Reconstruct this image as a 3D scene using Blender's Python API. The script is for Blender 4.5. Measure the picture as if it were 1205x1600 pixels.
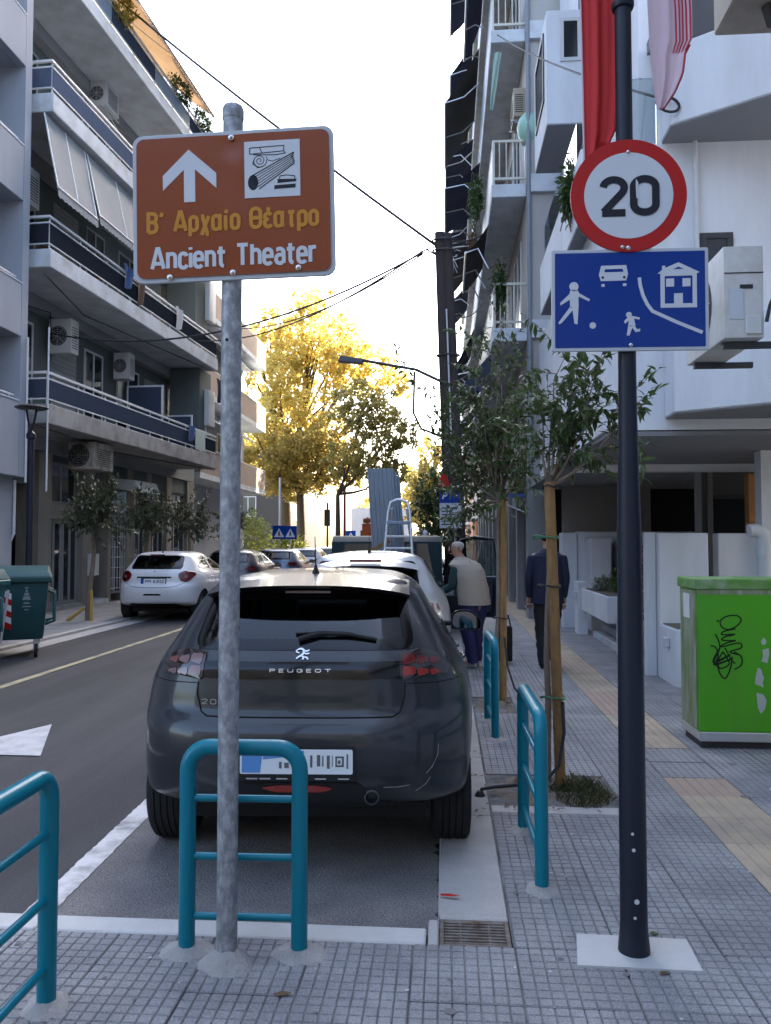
import bpy, bmesh, math, random
from mathutils import Vector, Matrix, noise

# ------------------------------------------------------------------ camera, world, sun, exposure
S = bpy.context.scene
C = S.collection
for o in list(bpy.data.objects):
    bpy.data.objects.remove(o)
R = math.radians
PI = math.pi
V = Vector
rnd = random.Random(11)

cam_d = bpy.data.cameras.new('camera')
cam_d.sensor_fit = 'VERTICAL'
cam_d.sensor_height = 24.0
cam_d.lens = 24.0 * 1250 / 1600
cam_d.clip_start = 0.05
cam_d.clip_end = 3000
cam = bpy.data.objects.new('camera', cam_d)
C.objects.link(cam)
cam.location = (0, 0, 1.55)
cam.rotation_euler = (R(90 + 2.29), 0, R(4.32))
S.camera = cam

SUN_EL, SUN_AZ = 38.0, 33.0          # azimuth from +Y towards +X
world = bpy.data.worlds.new('World')
S.world = world
world.use_nodes = True
wn = world.node_tree
wn.nodes.clear()
sky = wn.nodes.new('ShaderNodeTexSky')
sky.sky_type = 'NISHITA'
sky.sun_disc = False
sky.sun_elevation = R(SUN_EL)
sky.sun_rotation = R(SUN_AZ)
sky.air_density = 1.0
sky.dust_density = 4.5
sky.ozone_density = 0.3
bg = wn.nodes.new('ShaderNodeBackground')
bg.inputs[1].default_value = 0.15
wo = wn.nodes.new('ShaderNodeOutputWorld')
wn.links.new(sky.outputs[0], bg.inputs[0])
wn.links.new(bg.outputs[0], wo.inputs[0])

sun_d = bpy.data.lights.new('sun', 'SUN')
sun_d.energy = 5.0
sun_d.angle = R(0.5)
sun_d.color = (1.0, 0.90, 0.74)
sun = bpy.data.objects.new('sun', sun_d)
C.objects.link(sun)
sdir = V((math.sin(R(SUN_AZ)) * math.cos(R(SUN_EL)), math.cos(R(SUN_AZ)) * math.cos(R(SUN_EL)), math.sin(R(SUN_EL))))
sun.rotation_euler = sdir.to_track_quat('Z', 'Y').to_euler()
sun.location = (20, 30, 40)

S.view_settings.view_transform = 'Standard'
S.view_settings.look = 'None'
S.view_settings.gamma = 1.0
S.view_settings.exposure = 2.95
S.cycles.max_bounces = 8
S.cycles.transparent_max_bounces = 12

# ------------------------------------------------------------------ materials
MATS = {}
def mat(name, col, rough=0.6, metal=0.0, var=0.0, vscale=3.0, bump=0.0, bscale=60.0, rand=0.0, col2=None,
        spec=0.5, coat=0.0, trans=0.0, alpha=1.0, subsurf=0.0, emit=None, stretch=(1, 1, 1), fine=0.0, fscale=120.0, vst=None):
    """Principled material; world-position noise gives wear, Object Info random varies alike pieces."""
    if name in MATS:
        return MATS[name]
    m = bpy.data.materials.new(name)
    m.use_nodes = True
    nt = m.node_tree
    nt.nodes.clear()
    N = nt.nodes.new
    L = nt.links.new
    out = N('ShaderNodeOutputMaterial')
    p = N('ShaderNodeBsdfPrincipled')
    L(p.outputs[0], out.inputs[0])
    p.inputs['Base Color'].default_value = (*col, 1)
    p.inputs['Roughness'].default_value = rough
    p.inputs['Metallic'].default_value = metal
    p.inputs['Specular IOR Level'].default_value = spec if (rough < .35 or metal or coat or spec != 0.5) else 0.28
    if coat:
        p.inputs['Coat Weight'].default_value = coat
        p.inputs['Coat Roughness'].default_value = 0.05
    if trans:
        p.inputs['Transmission Weight'].default_value = trans
    if alpha < 1:
        p.inputs['Alpha'].default_value = alpha
    if emit:
        p.inputs['Emission Color'].default_value = (*emit[0], 1)
        p.inputs['Emission Strength'].default_value = emit[1]
    need = var or bump or col2 or fine
    if need:
        g = N('ShaderNodeNewGeometry')
        mp = N('ShaderNodeMapping')
        mp.inputs['Scale'].default_value = stretch
        L(g.outputs['Position'], mp.inputs[0])
        pos = mp.outputs[0]
    src = None
    if var or col2:
        n = N('ShaderNodeTexNoise')
        n.inputs['Scale'].default_value = vscale
        n.inputs['Detail'].default_value = 6
        n.inputs['Roughness'].default_value = 0.65
        if vst:
            mp2 = N('ShaderNodeMapping')
            mp2.inputs['Scale'].default_value = vst
            L(g.outputs['Position'], mp2.inputs[0])
            L(mp2.outputs[0], n.inputs['Vector'])
        else:
            L(pos, n.inputs['Vector'])
        mix = N('ShaderNodeMix')
        mix.data_type = 'RGBA'
        if col2:
            rmp = N('ShaderNodeMapRange')
            rmp.inputs['From Min'].default_value = 0.42
            rmp.inputs['From Max'].default_value = 0.66
            L(n.outputs['Fac'], rmp.inputs['Value'])
            L(rmp.outputs[0], mix.inputs['Factor'])
            mix.inputs['A'].default_value = (*col, 1)
            mix.inputs['B'].default_value = (*col2, 1)
        else:
            L(n.outputs['Fac'], mix.inputs['Factor'])
            mix.inputs['A'].default_value = (*[c * (1 - var) for c in col], 1)
            mix.inputs['B'].default_value = (*[min(1, c * (1 + var)) for c in col], 1)
        src = mix.outputs['Result']
    if fine:
        n3 = N('ShaderNodeTexNoise')
        n3.inputs['Scale'].default_value = fscale
        n3.inputs['Detail'].default_value = 3
        L(pos, n3.inputs['Vector'])
        mr3 = N('ShaderNodeMapRange')
        mr3.inputs['From Min'].default_value = 0.25
        mr3.inputs['From Max'].default_value = 0.75
        mr3.inputs['To Min'].default_value = 1 - fine
        mr3.inputs['To Max'].default_value = 1 + fine
        L(n3.outputs['Fac'], mr3.inputs['Value'])
        vm3 = N('ShaderNodeVectorMath')
        vm3.operation = 'SCALE'
        if src:
            L(src, vm3.inputs[0])
        else:
            vm3.inputs[0].default_value = col
        L(mr3.outputs[0], vm3.inputs['Scale'])
        src = vm3.outputs[0]
    if rand:
        oi = N('ShaderNodeObjectInfo')
        mr = N('ShaderNodeMapRange')
        mr.inputs['To Min'].default_value = 1 - rand
        mr.inputs['To Max'].default_value = 1 + rand
        L(oi.outputs['Random'], mr.inputs['Value'])
        vm = N('ShaderNodeVectorMath')
        vm.operation = 'SCALE'
        if src:
            L(src, vm.inputs[0])
        else:
            vm.inputs[0].default_value = col
        L(mr.outputs[0], vm.inputs['Scale'])
        src = vm.outputs[0]
    if src:
        L(src, p.inputs['Base Color'])
    if bump:
        n2 = N('ShaderNodeTexNoise')
        n2.inputs['Scale'].default_value = bscale
        n2.inputs['Detail'].default_value = 4
        L(pos, n2.inputs['Vector'])
        b = N('ShaderNodeBump')
        b.inputs['Strength'].default_value = bump
        b.inputs['Distance'].default_value = 0.01
        L(n2.outputs['Fac'], b.inputs['Height'])
        L(b.outputs[0], p.inputs['Normal'])
    MATS[name] = m
    return m

def leaf_mat(name, c1, c2, vscale=2.0, rough=0.45, translucent=0.35):
    """Leaves: two-tone by position noise, part of the light passes through."""
    if name in MATS:
        return MATS[name]
    m = bpy.data.materials.new(name)
    m.use_nodes = True
    nt = m.node_tree
    nt.nodes.clear()
    N = nt.nodes.new
    L = nt.links.new
    out = N('ShaderNodeOutputMaterial')
    p = N('ShaderNodeBsdfPrincipled')
    p.inputs['Roughness'].default_value = rough
    t = N('ShaderNodeBsdfTranslucent')
    mx = N('ShaderNodeMixShader')
    mx.inputs[0].default_value = translucent
    g = N('ShaderNodeNewGeometry')
    n = N('ShaderNodeTexNoise')
    n.inputs['Scale'].default_value = vscale
    n.inputs['Detail'].default_value = 8
    n.inputs['Roughness'].default_value = 0.8
    L(g.outputs['Position'], n.inputs['Vector'])
    mr = N('ShaderNodeMapRange')
    mr.inputs['From Min'].default_value = 0.36
    mr.inputs['From Max'].default_value = 0.64
    L(n.outputs['Fac'], mr.inputs['Value'])
    mix = N('ShaderNodeMix')
    mix.data_type = 'RGBA'
    mix.inputs['A'].default_value = (*c1, 1)
    mix.inputs['B'].default_value = (*c2, 1)
    L(mr.outputs[0], mix.inputs['Factor'])
    L(mix.outputs['Result'], p.inputs['Base Color'])
    L(mix.outputs['Result'], t.inputs['Color'])
    L(p.outputs[0], mx.inputs[1])
    L(t.outputs[0], mx.inputs[2])
    L(mx.outputs[0], out.inputs[0])
    MATS[name] = m
    return m

def glass_mat(name, tint, rough=0.03, through=0.5):
    """Thin glass: mirror-like coat over a tinted see-through pane."""
    if name in MATS:
        return MATS[name]
    m = bpy.data.materials.new(name)
    m.use_nodes = True
    nt = m.node_tree
    nt.nodes.clear()
    N = nt.nodes.new
    L = nt.links.new
    out = N('ShaderNodeOutputMaterial')
    tr = N('ShaderNodeBsdfTransparent')
    tr.inputs[0].default_value = (*tint, 1)
    gl = N('ShaderNodeBsdfGlossy')
    gl.inputs['Roughness'].default_value = rough
    gl.inputs['Color'].default_value = (0.9, 0.93, 0.97, 1)
    fr = N('ShaderNodeFresnel')
    fr.inputs[0].default_value = 1.55
    mx = N('ShaderNodeMixShader')
    L(fr.outputs[0], mx.inputs[0])
    L(tr.outputs[0], mx.inputs[1])
    L(gl.outputs[0], mx.inputs[2])
    L(mx.outputs[0], out.inputs[0])
    MATS[name] = m
    return m

# ------------------------------------------------------------------ object helpers
def offset_of(o):
    v = V((0, 0, 0))
    while o is not None:
        v += o.location
        o = o.parent
    return v

def tag(o, label=None, cat=None, group=None, kind=None):
    if label: o['label'] = label
    if cat: o['category'] = cat
    if group: o['group'] = group
    if kind: o['kind'] = kind
    return o

def thing(name, label, cat, loc=(0, 0, 0), group=None):
    o = bpy.data.objects.new(name, None)
    o.empty_display_size = 0.2
    C.objects.link(o)
    o.location = loc
    return tag(o, label, cat, group)

def link_mesh(name, me, parent=None, loc=(0, 0, 0)):
    o = bpy.data.objects.new(name, me)
    C.objects.link(o)
    o.location = loc
    if parent is not None:
        o.parent = parent
    return o

def copy_tree(o, parent=None):
    c = o.copy()
    C.objects.link(c)
    c.parent = parent
    for ch in KIDS(o):
        copy_tree(ch, c)
    return c

def KIDS(o):
    return [x for x in C.objects if x.parent == o]

class MB:
    """Collects shapes in world coordinates and links them as ONE mesh object."""
    def __init__(s):
        s.v, s.f, s.m = [], [], []
    def add(s, verts, faces, mi=0):
        b = len(s.v)
        s.v += [tuple(p) for p in verts]
        for f in faces:
            s.f.append(tuple(b + i for i in f))
            s.m.append(mi)
        return s
    def box(s, x0, x1, y0, y1, z0, z1, mi=0):
        v = [(x0, y0, z0), (x1, y0, z0), (x1, y1, z0), (x0, y1, z0), (x0, y0, z1), (x1, y0, z1), (x1, y1, z1), (x0, y1, z1)]
        return s.add(v, [(3, 2, 1, 0), (4, 5, 6, 7), (0, 1, 5, 4), (1, 2, 6, 5), (2, 3, 7, 6), (3, 0, 4, 7)], mi)
    def hexa(s, v, mi=0):
        """eight corners: bottom ring then top ring"""
        return s.add(v, [(3, 2, 1, 0), (4, 5, 6, 7), (0, 1, 5, 4), (1, 2, 6, 5), (2, 3, 7, 6), (3, 0, 4, 7)], mi)
    def obox(s, c, size, mtx=None, mi=0):
        hx, hy, hz = size[0] / 2, size[1] / 2, size[2] / 2
        pts = [V(p) for p in [(-hx, -hy, -hz), (hx, -hy, -hz), (hx, hy, -hz), (-hx, hy, -hz), (-hx, -hy, hz), (hx, -hy, hz), (hx, hy, hz), (-hx, hy, hz)]]
        if mtx is not None:
            pts = [mtx @ p for p in pts]
        c = V(c)
        return s.hexa([p + c for p in pts], mi)
    def tube(s, pts, r, n=8, mi=0, cap=True, closed=False):
        pts = [V(p) for p in pts]
        k = len(pts)
        if not isinstance(r, (list, tuple)):
            r = [r] * k
        b = len(s.v)
        up = None
        for i, p in enumerate(pts):
            if closed:
                d = pts[(i + 1) % k] - pts[i - 1]
            else:
                d = pts[min(i + 1, k - 1)] - pts[max(i - 1, 0)]
            if d.length < 1e-9:
                d = V((0, 0, 1))
            d.normalize()
            if up is None:
                a = V((0, 0, 1)) if abs(d.z) < 0.9 else V((0, 1, 0))
                up = (a - d * a.dot(d)).normalized()
            else:
                up = up - d * up.dot(d)
                if up.length < 1e-6:
                    up = d.orthogonal()
                up.normalize()
            sd = d.cross(up)
            for j in range(n):
                t = 2 * PI * j / n
                q = p + (up * math.cos(t) + sd * math.sin(t)) * r[i]
                s.v.append(tuple(q))
        for i in range(k if closed else k - 1):
            for j in range(n):
                a = b + i * n + j
                c = b + i * n + (j + 1) % n
                i2 = (i + 1) % k
                s.f.append((a, b + i2 * n + j, b + i2 * n + (j + 1) % n, c))
                s.m.append(mi)
        if cap and not closed:
            s.f.append(tuple(b + j for j in range(n))); s.m.append(mi)
            s.f.append(tuple(b + (k - 1) * n + j for j in reversed(range(n)))); s.m.append(mi)
        return s
    def lathe(s, prof, n=24, o=(0, 0, 0), axis='z', mi=0, cap=True):
        o = V(o)
        b = len(s.v)
        for (r, z) in prof:
            for j in range(n):
                t = 2 * PI * j / n
                if axis == 'z':
                    p = V((r * math.cos(t), r * math.sin(t), z))
                elif axis == 'x':
                    p = V((z, r * math.cos(t), r * math.sin(t)))
                else:
                    p = V((r * math.sin(t), z, r * math.cos(t)))
                s.v.append(tuple(o + p))
        for i in range(len(prof) - 1):
            for j in range(n):
                s.f.append((b + i * n + j, b + i * n + (j + 1) % n, b + (i + 1) * n + (j + 1) % n, b + (i + 1) * n + j))
                s.m.append(mi)
        if cap:
            s.f.append(tuple(b + j for j in reversed(range(n)))); s.m.append(mi)
            s.f.append(tuple(b + (len(prof) - 1) * n + j for j in range(n))); s.m.append(mi)
        return s
    def prism(s, poly, o, ux, uy, depth, mi=0):
        """2-D polygon in plane (ux, uy) at o, thickened along -(ux x uy) by depth"""
        o, ux, uy = V(o), V(ux), V(uy)
        nrm = ux.cross(uy).normalized()
        k = len(poly)
        top = [o + ux * a + uy * b for a, b in poly]
        bot = [p - nrm * depth for p in top]
        f = [tuple(range(k)), tuple(range(2 * k - 1, k - 1, -1))]
        f += [(i, k + i, k + (i + 1) % k, (i + 1) % k) for i in range(k)]
        return s.add(top + bot, f, mi)
    def ribbon(s, line, w, o, ux, uy, depth=0.0006, mi=0, closed=False):
        pts = [V((a, b)) for a, b in line]
        k = len(pts)
        L, Rr = [], []
        for i in range(k):
            if closed:
                d0, d1 = pts[i] - pts[i - 1], pts[(i + 1) % k] - pts[i]
            else:
                d0 = pts[i] - pts[i - 1] if i else pts[1] - pts[0]
                d1 = pts[i + 1] - pts[i] if i < k - 1 else pts[i] - pts[i - 1]
            d0 = d0.normalized(); d1 = d1.normalized()
            n0 = V((-d0.y, d0.x)); n1 = V((-d1.y, d1.x))
            nn = n0 + n1
            if nn.length < 1e-6: nn = n0
            nn.normalize()
            sc = 1 / max(0.5, nn.dot(n0))
            L.append(pts[i] + nn * w / 2 * sc); Rr.append(pts[i] - nn * w / 2 * sc)
        for i in range(k if closed else k - 1):
            j = (i + 1) % k
            s.prism([Rr[i], Rr[j], L[j], L[i]], o, ux, uy, depth, mi)
        return s
    def strip(s, line, w, o, ux, uy, closed=False, mi=0):
        pts = [V((a, b)) for a, b in line]
        k = len(pts)
        base = len(s.v)
        for i in range(k):
            d0 = pts[i] - pts[i - 1] if (i or closed) else pts[1] - pts[0]
            d1 = pts[(i + 1) % k] - pts[i] if (i < k - 1 or closed) else d0
            if i == 0 and not closed: d0 = d1
            d0 = d0.normalized(); d1 = d1.normalized()
            n0 = V((-d0.y, d0.x)); nn = n0 + V((-d1.y, d1.x))
            if nn.length < 1e-6: nn = n0
            nn.normalize()
            sc = 1 / max(0.45, nn.dot(n0))
            for sg in (1, -1):
                q = pts[i] + nn * (w / 2 * sc * sg)
                s.v.append(tuple(o + ux * q.x + uy * q.y + ux.cross(uy) * (9e-6 * i)))
        for i in range(k if closed else k - 1):
            j = (i + 1) % k
            s.f.append((base + 2 * i + 1, base + 2 * j + 1, base + 2 * j, base + 2 * i)); s.m.append(mi)
        return s
    def sheet(s, fn, nu, nv, mi=0):
        b = len(s.v)
        for j in range(nv + 1):
            for i in range(nu + 1):
                s.v.append(tuple(fn(i / nu, j / nv)))
        for j in range(nv):
            for i in range(nu):
                a = b + j * (nu + 1) + i
                s.f.append((a, a + 1, a + nu + 2, a + nu + 1)); s.m.append(mi)
        return s
    def mesh(s, name, mats, off=V((0, 0, 0)), smooth=0, bevel=0.0, weld=False, segs=1):
        me = bpy.data.meshes.new(name)
        me.from_pydata([(p[0] - off.x, p[1] - off.y, p[2] - off.z) for p in s.v], [], s.f)
        if not isinstance(mats, (list, tuple)):
            mats = [mats]
        for m in mats:
            me.materials.append(m)
        me.polygons.foreach_set('material_index', s.m)
        if bevel or weld:
            bm = bmesh.new()
            bm.from_mesh(me)
            if weld:
                bmesh.ops.remove_doubles(bm, verts=bm.verts, dist=1e-5)
            if bevel:
                es = [e for e in bm.edges if len(e.link_faces) == 2 and e.calc_face_angle(0) > 0.5]
                bmesh.ops.bevel(bm, geom=es, offset=bevel, segments=segs, affect='EDGES', clamp_overlap=True, profile=0.7)
            bm.to_mesh(me)
            bm.free()
        if smooth:
            me.polygons.foreach_set('use_smooth', [True] * len(me.polygons))
            me.set_sharp_from_angle(angle=R(smooth))
        me.update()
        return me
    def build(s, name, mats, parent=None, smooth=0, bevel=0.0, weld=False, kind=None, label=None, segs=1):
        off = offset_of(parent) if parent is not None else V((0, 0, 0))
        o = link_mesh(name, s.mesh(name, mats, off, smooth, bevel, weld, segs), parent)
        return tag(o, label, None, None, kind)

def loose(name, mb, mats, label, cat, group=None, origin=None, **k):
    """one-mesh thing whose origin sits at its base"""
    if origin is None:
        xs = [p[0] for p in mb.v]; ys = [p[1] for p in mb.v]; zs = [p[2] for p in mb.v]
        origin = ((min(xs) + max(xs)) / 2, (min(ys) + max(ys)) / 2, min(zs))
    me = mb.mesh(name, mats, V(origin), k.get('smooth', 0), k.get('bevel', 0), k.get('weld', False), k.get('segs', 1))
    o = link_mesh(name, me, None, origin)
    return tag(o, label, cat, group)

def arc(c, r, a0, a1, n):
    return [(c[0] + r * math.cos(R(a0 + (a1 - a0) * i / n)), c[1] + r * math.sin(R(a0 + (a1 - a0) * i / n))) for i in range(n + 1)]

def rrect(w, h, r, n=6):
    p = []
    for cx, cy, a in ((w / 2 - r, h / 2 - r, 0), (-w / 2 + r, h / 2 - r, 90), (-w / 2 + r, -h / 2 + r, 180), (w / 2 - r, -h / 2 + r, 270)):
        p += arc((cx, cy), r, a, a + 90, n)
    return p

def circle(cx, cy, r, n=20):
    return [(cx + r * math.cos(2 * PI * i / n), cy + r * math.sin(2 * PI * i / n)) for i in range(n)]

def text(body, name, m, parent, o, ux, uy, h, xs=1.0, off=0.0, ext=0.0004, align='CENTER', width=None, sp=1.0):
    """flat lettering standing 'ext' proud of plane (ux, uy) at o; h = cap height"""
    cu = bpy.data.curves.new(name, 'FONT')
    cu.body = body
    cu.size = 1.0
    cu.offset = off
    cu.align_x = align
    cu.space_character = sp
    cu.resolution_u = 3
    t = bpy.data.objects.new('text', cu)
    C.objects.link(t)
    dg = bpy.context.evaluated_depsgraph_get()
    me = bpy.data.meshes.new_from_object(t.evaluated_get(dg))
    bpy.data.objects.remove(t)
    sc = h / 0.72
    if width:
        X = [v.co.x for v in me.vertices]
        xs = width / max(1e-6, (max(X) - min(X)) * sc)
    ux, uy, o = V(ux).normalized(), V(uy).normalized(), V(o)
    nrm = ux.cross(uy)
    base = offset_of(parent) if parent is not None else V((0, 0, 0))
    for v in me.vertices:
        v.co = o + ux * (v.co.x * sc * xs) + uy * (v.co.y * sc) + nrm * ext - base
    me.materials.clear()
    me.materials.append(m)
    for p in me.polygons: p.material_index = 0
    me.name = name
    return link_mesh(name, me, parent)

# ------------------------------------------------------------------ shared materials
asphalt = mat('asphalt', (0.046, 0.046, 0.049), 0.86, col2=(0.072, 0.071, 0.073), vscale=1.3, vst=(1, .10, 1), bump=0.6, bscale=110, fine=0.42, fscale=120)
asphalt_new = mat('asphalt_new', (0.15, 0.142, 0.14), 0.9, col2=(0.21, 0.20, 0.19), vscale=2.6, bump=0.9, bscale=90, fine=0.6, fscale=110)
ground_m = mat('ground_m', (0.09, 0.088, 0.082), 0.9, var=0.2, vscale=0.4)
tile_m = mat('tile_m', (0.200, 0.200, 0.208), 0.7, col2=(0.285, 0.283, 0.285), vscale=2.6, bump=0.5, bscale=120, rand=0.07, fine=0.30, fscale=130)
tile_groove = mat('tile_groove', (0.092, 0.092, 0.096), 0.9, col2=(0.22, 0.22, 0.22), vscale=3)
tactile_m = mat('tactile_m', (0.38, 0.305, 0.22), 0.75, col2=(0.27, 0.235, 0.19), vscale=3.2, bump=0.2, bscale=130, rand=0.1, fine=0.12)
tactile_pink = mat('tactile_pink', (0.33, 0.25, 0.195), 0.75, var=0.15, vscale=4, bump=0.2, bscale=130, rand=0.08)
concrete = mat('concrete', (0.36, 0.345, 0.33), 0.8, var=0.25, vscale=4, bump=0.35, bscale=70, rand=0.06, fine=0.12, fscale=120)
kerb_white = mat('kerb_white', (0.46, 0.455, 0.44), 0.85, var=0.22, vscale=5, bump=0.25, bscale=70, rand=0.05)
cement = mat('cement', (0.30, 0.29, 0.28), 0.85, var=0.25, vscale=14, bump=0.8, bscale=60)
paint_white = mat('paint_white', (0.66, 0.66, 0.66), 0.7, var=0.2, vscale=9)
paint_worn = mat('paint_worn', (0.58, 0.57, 0.56), 0.75, col2=(0.24, 0.24, 0.24), vscale=5)
paint_yellow = mat('paint_yellow', (0.42, 0.37, 0.22), 0.75, col2=(0.2, 0.19, 0.16), vscale=3)
soil = mat('soil', (0.16, 0.135, 0.11), 0.95, var=0.5, vscale=14, bump=0.9, bscale=45)
teal = mat('teal', (0.0010, 0.155, 0.215), 0.30, var=0.10, vscale=6, spec=.32, bump=0.05, bscale=30)
galv = mat('galv', (0.20, 0.21, 0.225), 0.55, metal=0.35, col2=(0.40, 0.41, 0.43), vscale=34, bump=0.3, bscale=60, stretch=(1, 1, 0.6))
black_paint = mat('black_paint', (0.010, 0.013, 0.023), 0.45, var=0.2, vscale=9, spec=.3)
white_metal = mat('white_metal', (0.62, 0.64, 0.66), 0.4, var=0.06)
alu = mat('alu', (0.55, 0.57, 0.6), 0.35, metal=0.6, var=0.1, vscale=10)
steel = mat('steel', (0.5, 0.5, 0.5), 0.25, metal=1.0)
dark_steel = mat('dark_steel', (0.06, 0.06, 0.065), 0.5, metal=0.5)
rust = mat('rust', (0.12, 0.06, 0.035), 0.8, var=0.4, vscale=20)
grate_m = mat('grate_m', (0.13, 0.10, 0.08), 0.7, metal=0.2, col2=(0.2, 0.18, 0.16), vscale=20)
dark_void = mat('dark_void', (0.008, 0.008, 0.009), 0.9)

# ------------------------------------------------------------------ ground, roads, pavements
RZ = -0.05
loose('ground', MB().box(-700, 700, -700, 700, -0.3, -0.085), ground_m, None, None)['kind'] = 'structure'

def struct(name, mb, m, **k):
    o = mb.build(name, m, None, **k)
    o['kind'] = 'structure'
    return o

rg = random.Random(5)
# carriageway, its right edge ragged where the asphalt meets the concrete channel
edge = []
y = 3.31
while y < 9:
    edge.append((-0.045 + rg.uniform(-0.022, 0.024) + (0.02 if 3.5 < y < 4.2 else 0), y))
    y += 0.035
edge += [(-0.04, 60)]
poly = [(-6.6, 60), (-6.6, -14), (-2.21, -14), (-2.21, 3.2), (-2.1, 3.305)]
for i in range(40):
    poly.append((-2.08 + i * 0.05, 3.305 + rg.uniform(-0.006, 0.012)))
poly += edge
b = MB()
b.add([(x, yy, RZ) for x, yy in poly], [tuple(range(len(poly)))])
b.add([(x, yy, RZ - 0.03) for x, yy in poly] , [tuple(range(len(poly)))])
struct('road', b, asphalt)
# darker resurfaced bay under the parked cars, its edge flush with the road edge
pk = [(-1.74, 3.34)] + [(-1.74 + i * 0.06, 3.325 + rg.uniform(-0.012, 0.012)) for i in range(1, 28)] + [(x - 0.006, yy) for x, yy in edge[1:-1]] + [(-0.05, 15.2), (-1.74, 15.2)]
struct('parking_bay', MB().add([(x, yy, RZ + 0.004) for x, yy in pk], [tuple(range(len(pk)))]), asphalt_new)
# cross street far ahead
struct('cross_street', MB().box(-120, 120, 60, 70, -0.08, RZ + 0.002), asphalt)

def marking(name, pts, m, z=0.008):
    return struct(name, MB().add([(x, yy, RZ + z) for x, yy in pts], [tuple(range(len(pts)))]), m)
def ragged_line(x, w, y0, y1, step=0.06, amp=0.012, lean=0.0):
    l, r = [], []
    yy = y0
    while yy < y1:
        c = x + lean * (yy - y0)
        l.append((c - w / 2 + rg.uniform(-amp, amp), yy)); r.append((c + w / 2 + rg.uniform(-amp, amp), yy))
        yy += step
    return r + l[::-1]
marking('parking_line', ragged_line(-1.765, 0.125, 3.36, 8.5, 0.03, 0.0045, -0.03), paint_worn)
marking('lane_line', ragged_line(-4.95, 0.10, 1.0, 40, 0.3, 0.008), paint_yellow)
marking('lane_arrow', [(-3.48, 6.9), (-3.92, 5.88), (-3.58, 5.88), (-3.58, 3.6), (-3.38, 3.6), (-3.38, 5.88), (-3.05, 5.88)], mat('paint_arrow', (0.50, 0.50, 0.51), 0.75, col2=(0.36, 0.36, 0.37), vscale=7, fine=.15))

# pavement, laid tile by tile where tiles can be told apart
P = 0.39
def tile_mesh(n, w=P, kind='grid'):
    t = MB()
    g = 0.004
    h = w / 2 - g / 2
    t.box(-h, h, -h, h, -0.03, -0.005, 1)
    if kind == 'grid':
        s = 2 * h / n
        for i in range(n):
            for j in range(n):
                x, yy = -h + (i + .5) * s, -h + (j + .5) * s
                a, c = s / 2 - 0.0016, s / 2 - 0.0048
                v = [(x - a, yy - a, -0.005), (x + a, yy - a, -0.005), (x + a, yy + a, -0.005), (x - a, yy + a, -0.005),
                     (x - c, yy - c, 0), (x + c, yy - c, 0), (x + c, yy + c, 0), (x - c, yy + c, 0)]
                t.add(v, [(4, 5, 6, 7), (0, 1, 5, 4), (1, 2, 6, 5), (2, 3, 7, 6), (3, 0, 4, 7)], 0)
    else:
        s = 2 * h / n
        for i in range(n):
            x = -h + (i + .5) * s
            a, c = s / 2 - 0.001, s / 2 - 0.006
            v = [(x - a, -h, -0.005), (x + a, -h, -0.005), (x + a, h, -0.005), (x - a, h, -0.005), (x - c, -h, 0), (x + c, -h, 0), (x + c, h, 0), (x - c, h, 0)]
            t.add(v, [(4, 5, 6, 7), (0, 1, 5, 4), (1, 2, 6, 5), (2, 3, 7, 6), (3, 0, 4, 7)], 0)
    return t
tile_me = tile_mesh(8).mesh('paving_tile', [tile_m, tile_groove])
tact_me = tile_mesh(6, 0.41, 'bars').mesh('tactile_tile', [tactile_m, tile_groove])
tact_me2 = tile_mesh(6, 0.41, 'bars').mesh('tactile_tile', [tactile_pink, tile_groove])

pav = struct('pavement', MB().box(-2.08, 9, -14, 3.17, -0.2, -0.009).box(0.255, 9, 3.17, 62, -0.2, -0.009).box(-0.30, 0.255, 3.17, 3.40, -0.2, -0.12), tile_groove)
cols_r = [0.26, 0.65, 1.04]
cols_rr = [1.84, 2.23, 2.62, 3.01, 3.40]
cols_f = [0.26 - P * k for k in range(6, 0, -1)] + cols_r
def skip(x, yy):
    if 0.2 < x < 1.0 and 4.7 < yy < 5.5: return True       # tree pits
    if 0.2 < x < 0.6 and 7.4 < yy < 8.2: return True
    return False
def put_tile(me, x, yy, w=P):
    o = link_mesh(me.name.split('.')[0], me, pav, (x + w / 2, yy + P / 2, rg.uniform(-0.0015, 0.0015)))
    o.rotation_euler = (rg.uniform(-.002, .002), rg.uniform(-.002, .002), rg.choice((0, PI / 2, PI)) if me == tile_me else 0)
    if w != P: o.scale = (1, P / w, 1); o.rotation_euler.z = 0
far = MB()
for k in range(-30, 110):
    yy = 3.17 + P * k
    cols = (cols_f if k < 0 else cols_r) + cols_rr
    for x in cols:
        if skip(x, yy): continue
        near = 2.0 < yy < 11.0 and not (k < 0 and yy < 2.0) and x < 2.7
        if near and not (x > 2.0 and yy < 4.5):
            put_tile(tile_me, x, yy)
        else:
            far.box(x + .002, x + P - .002, yy + .002, yy + P - .002, -0.04, rg.uniform(-.001, .001))
    me = tile_me if k in (6, 7) else (tact_me2 if k in (11, 12, 13, 18, 5) else tact_me)
    if 2.0 < yy < 11.0:
        put_tile(me, 1.43, yy, 0.41)
far.build('paving', tile_m, pav, kind='stuff')
ft = MB()
for k in list(range(-30, -3)) + list(range(21, 110)):
    yy = 3.17 + P * k
    ft.box(1.432, 1.838, yy + .002, yy + P - .002, -0.04, 0)
ft.build('tactile_paving', tactile_m, pav, kind='stuff')
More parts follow.
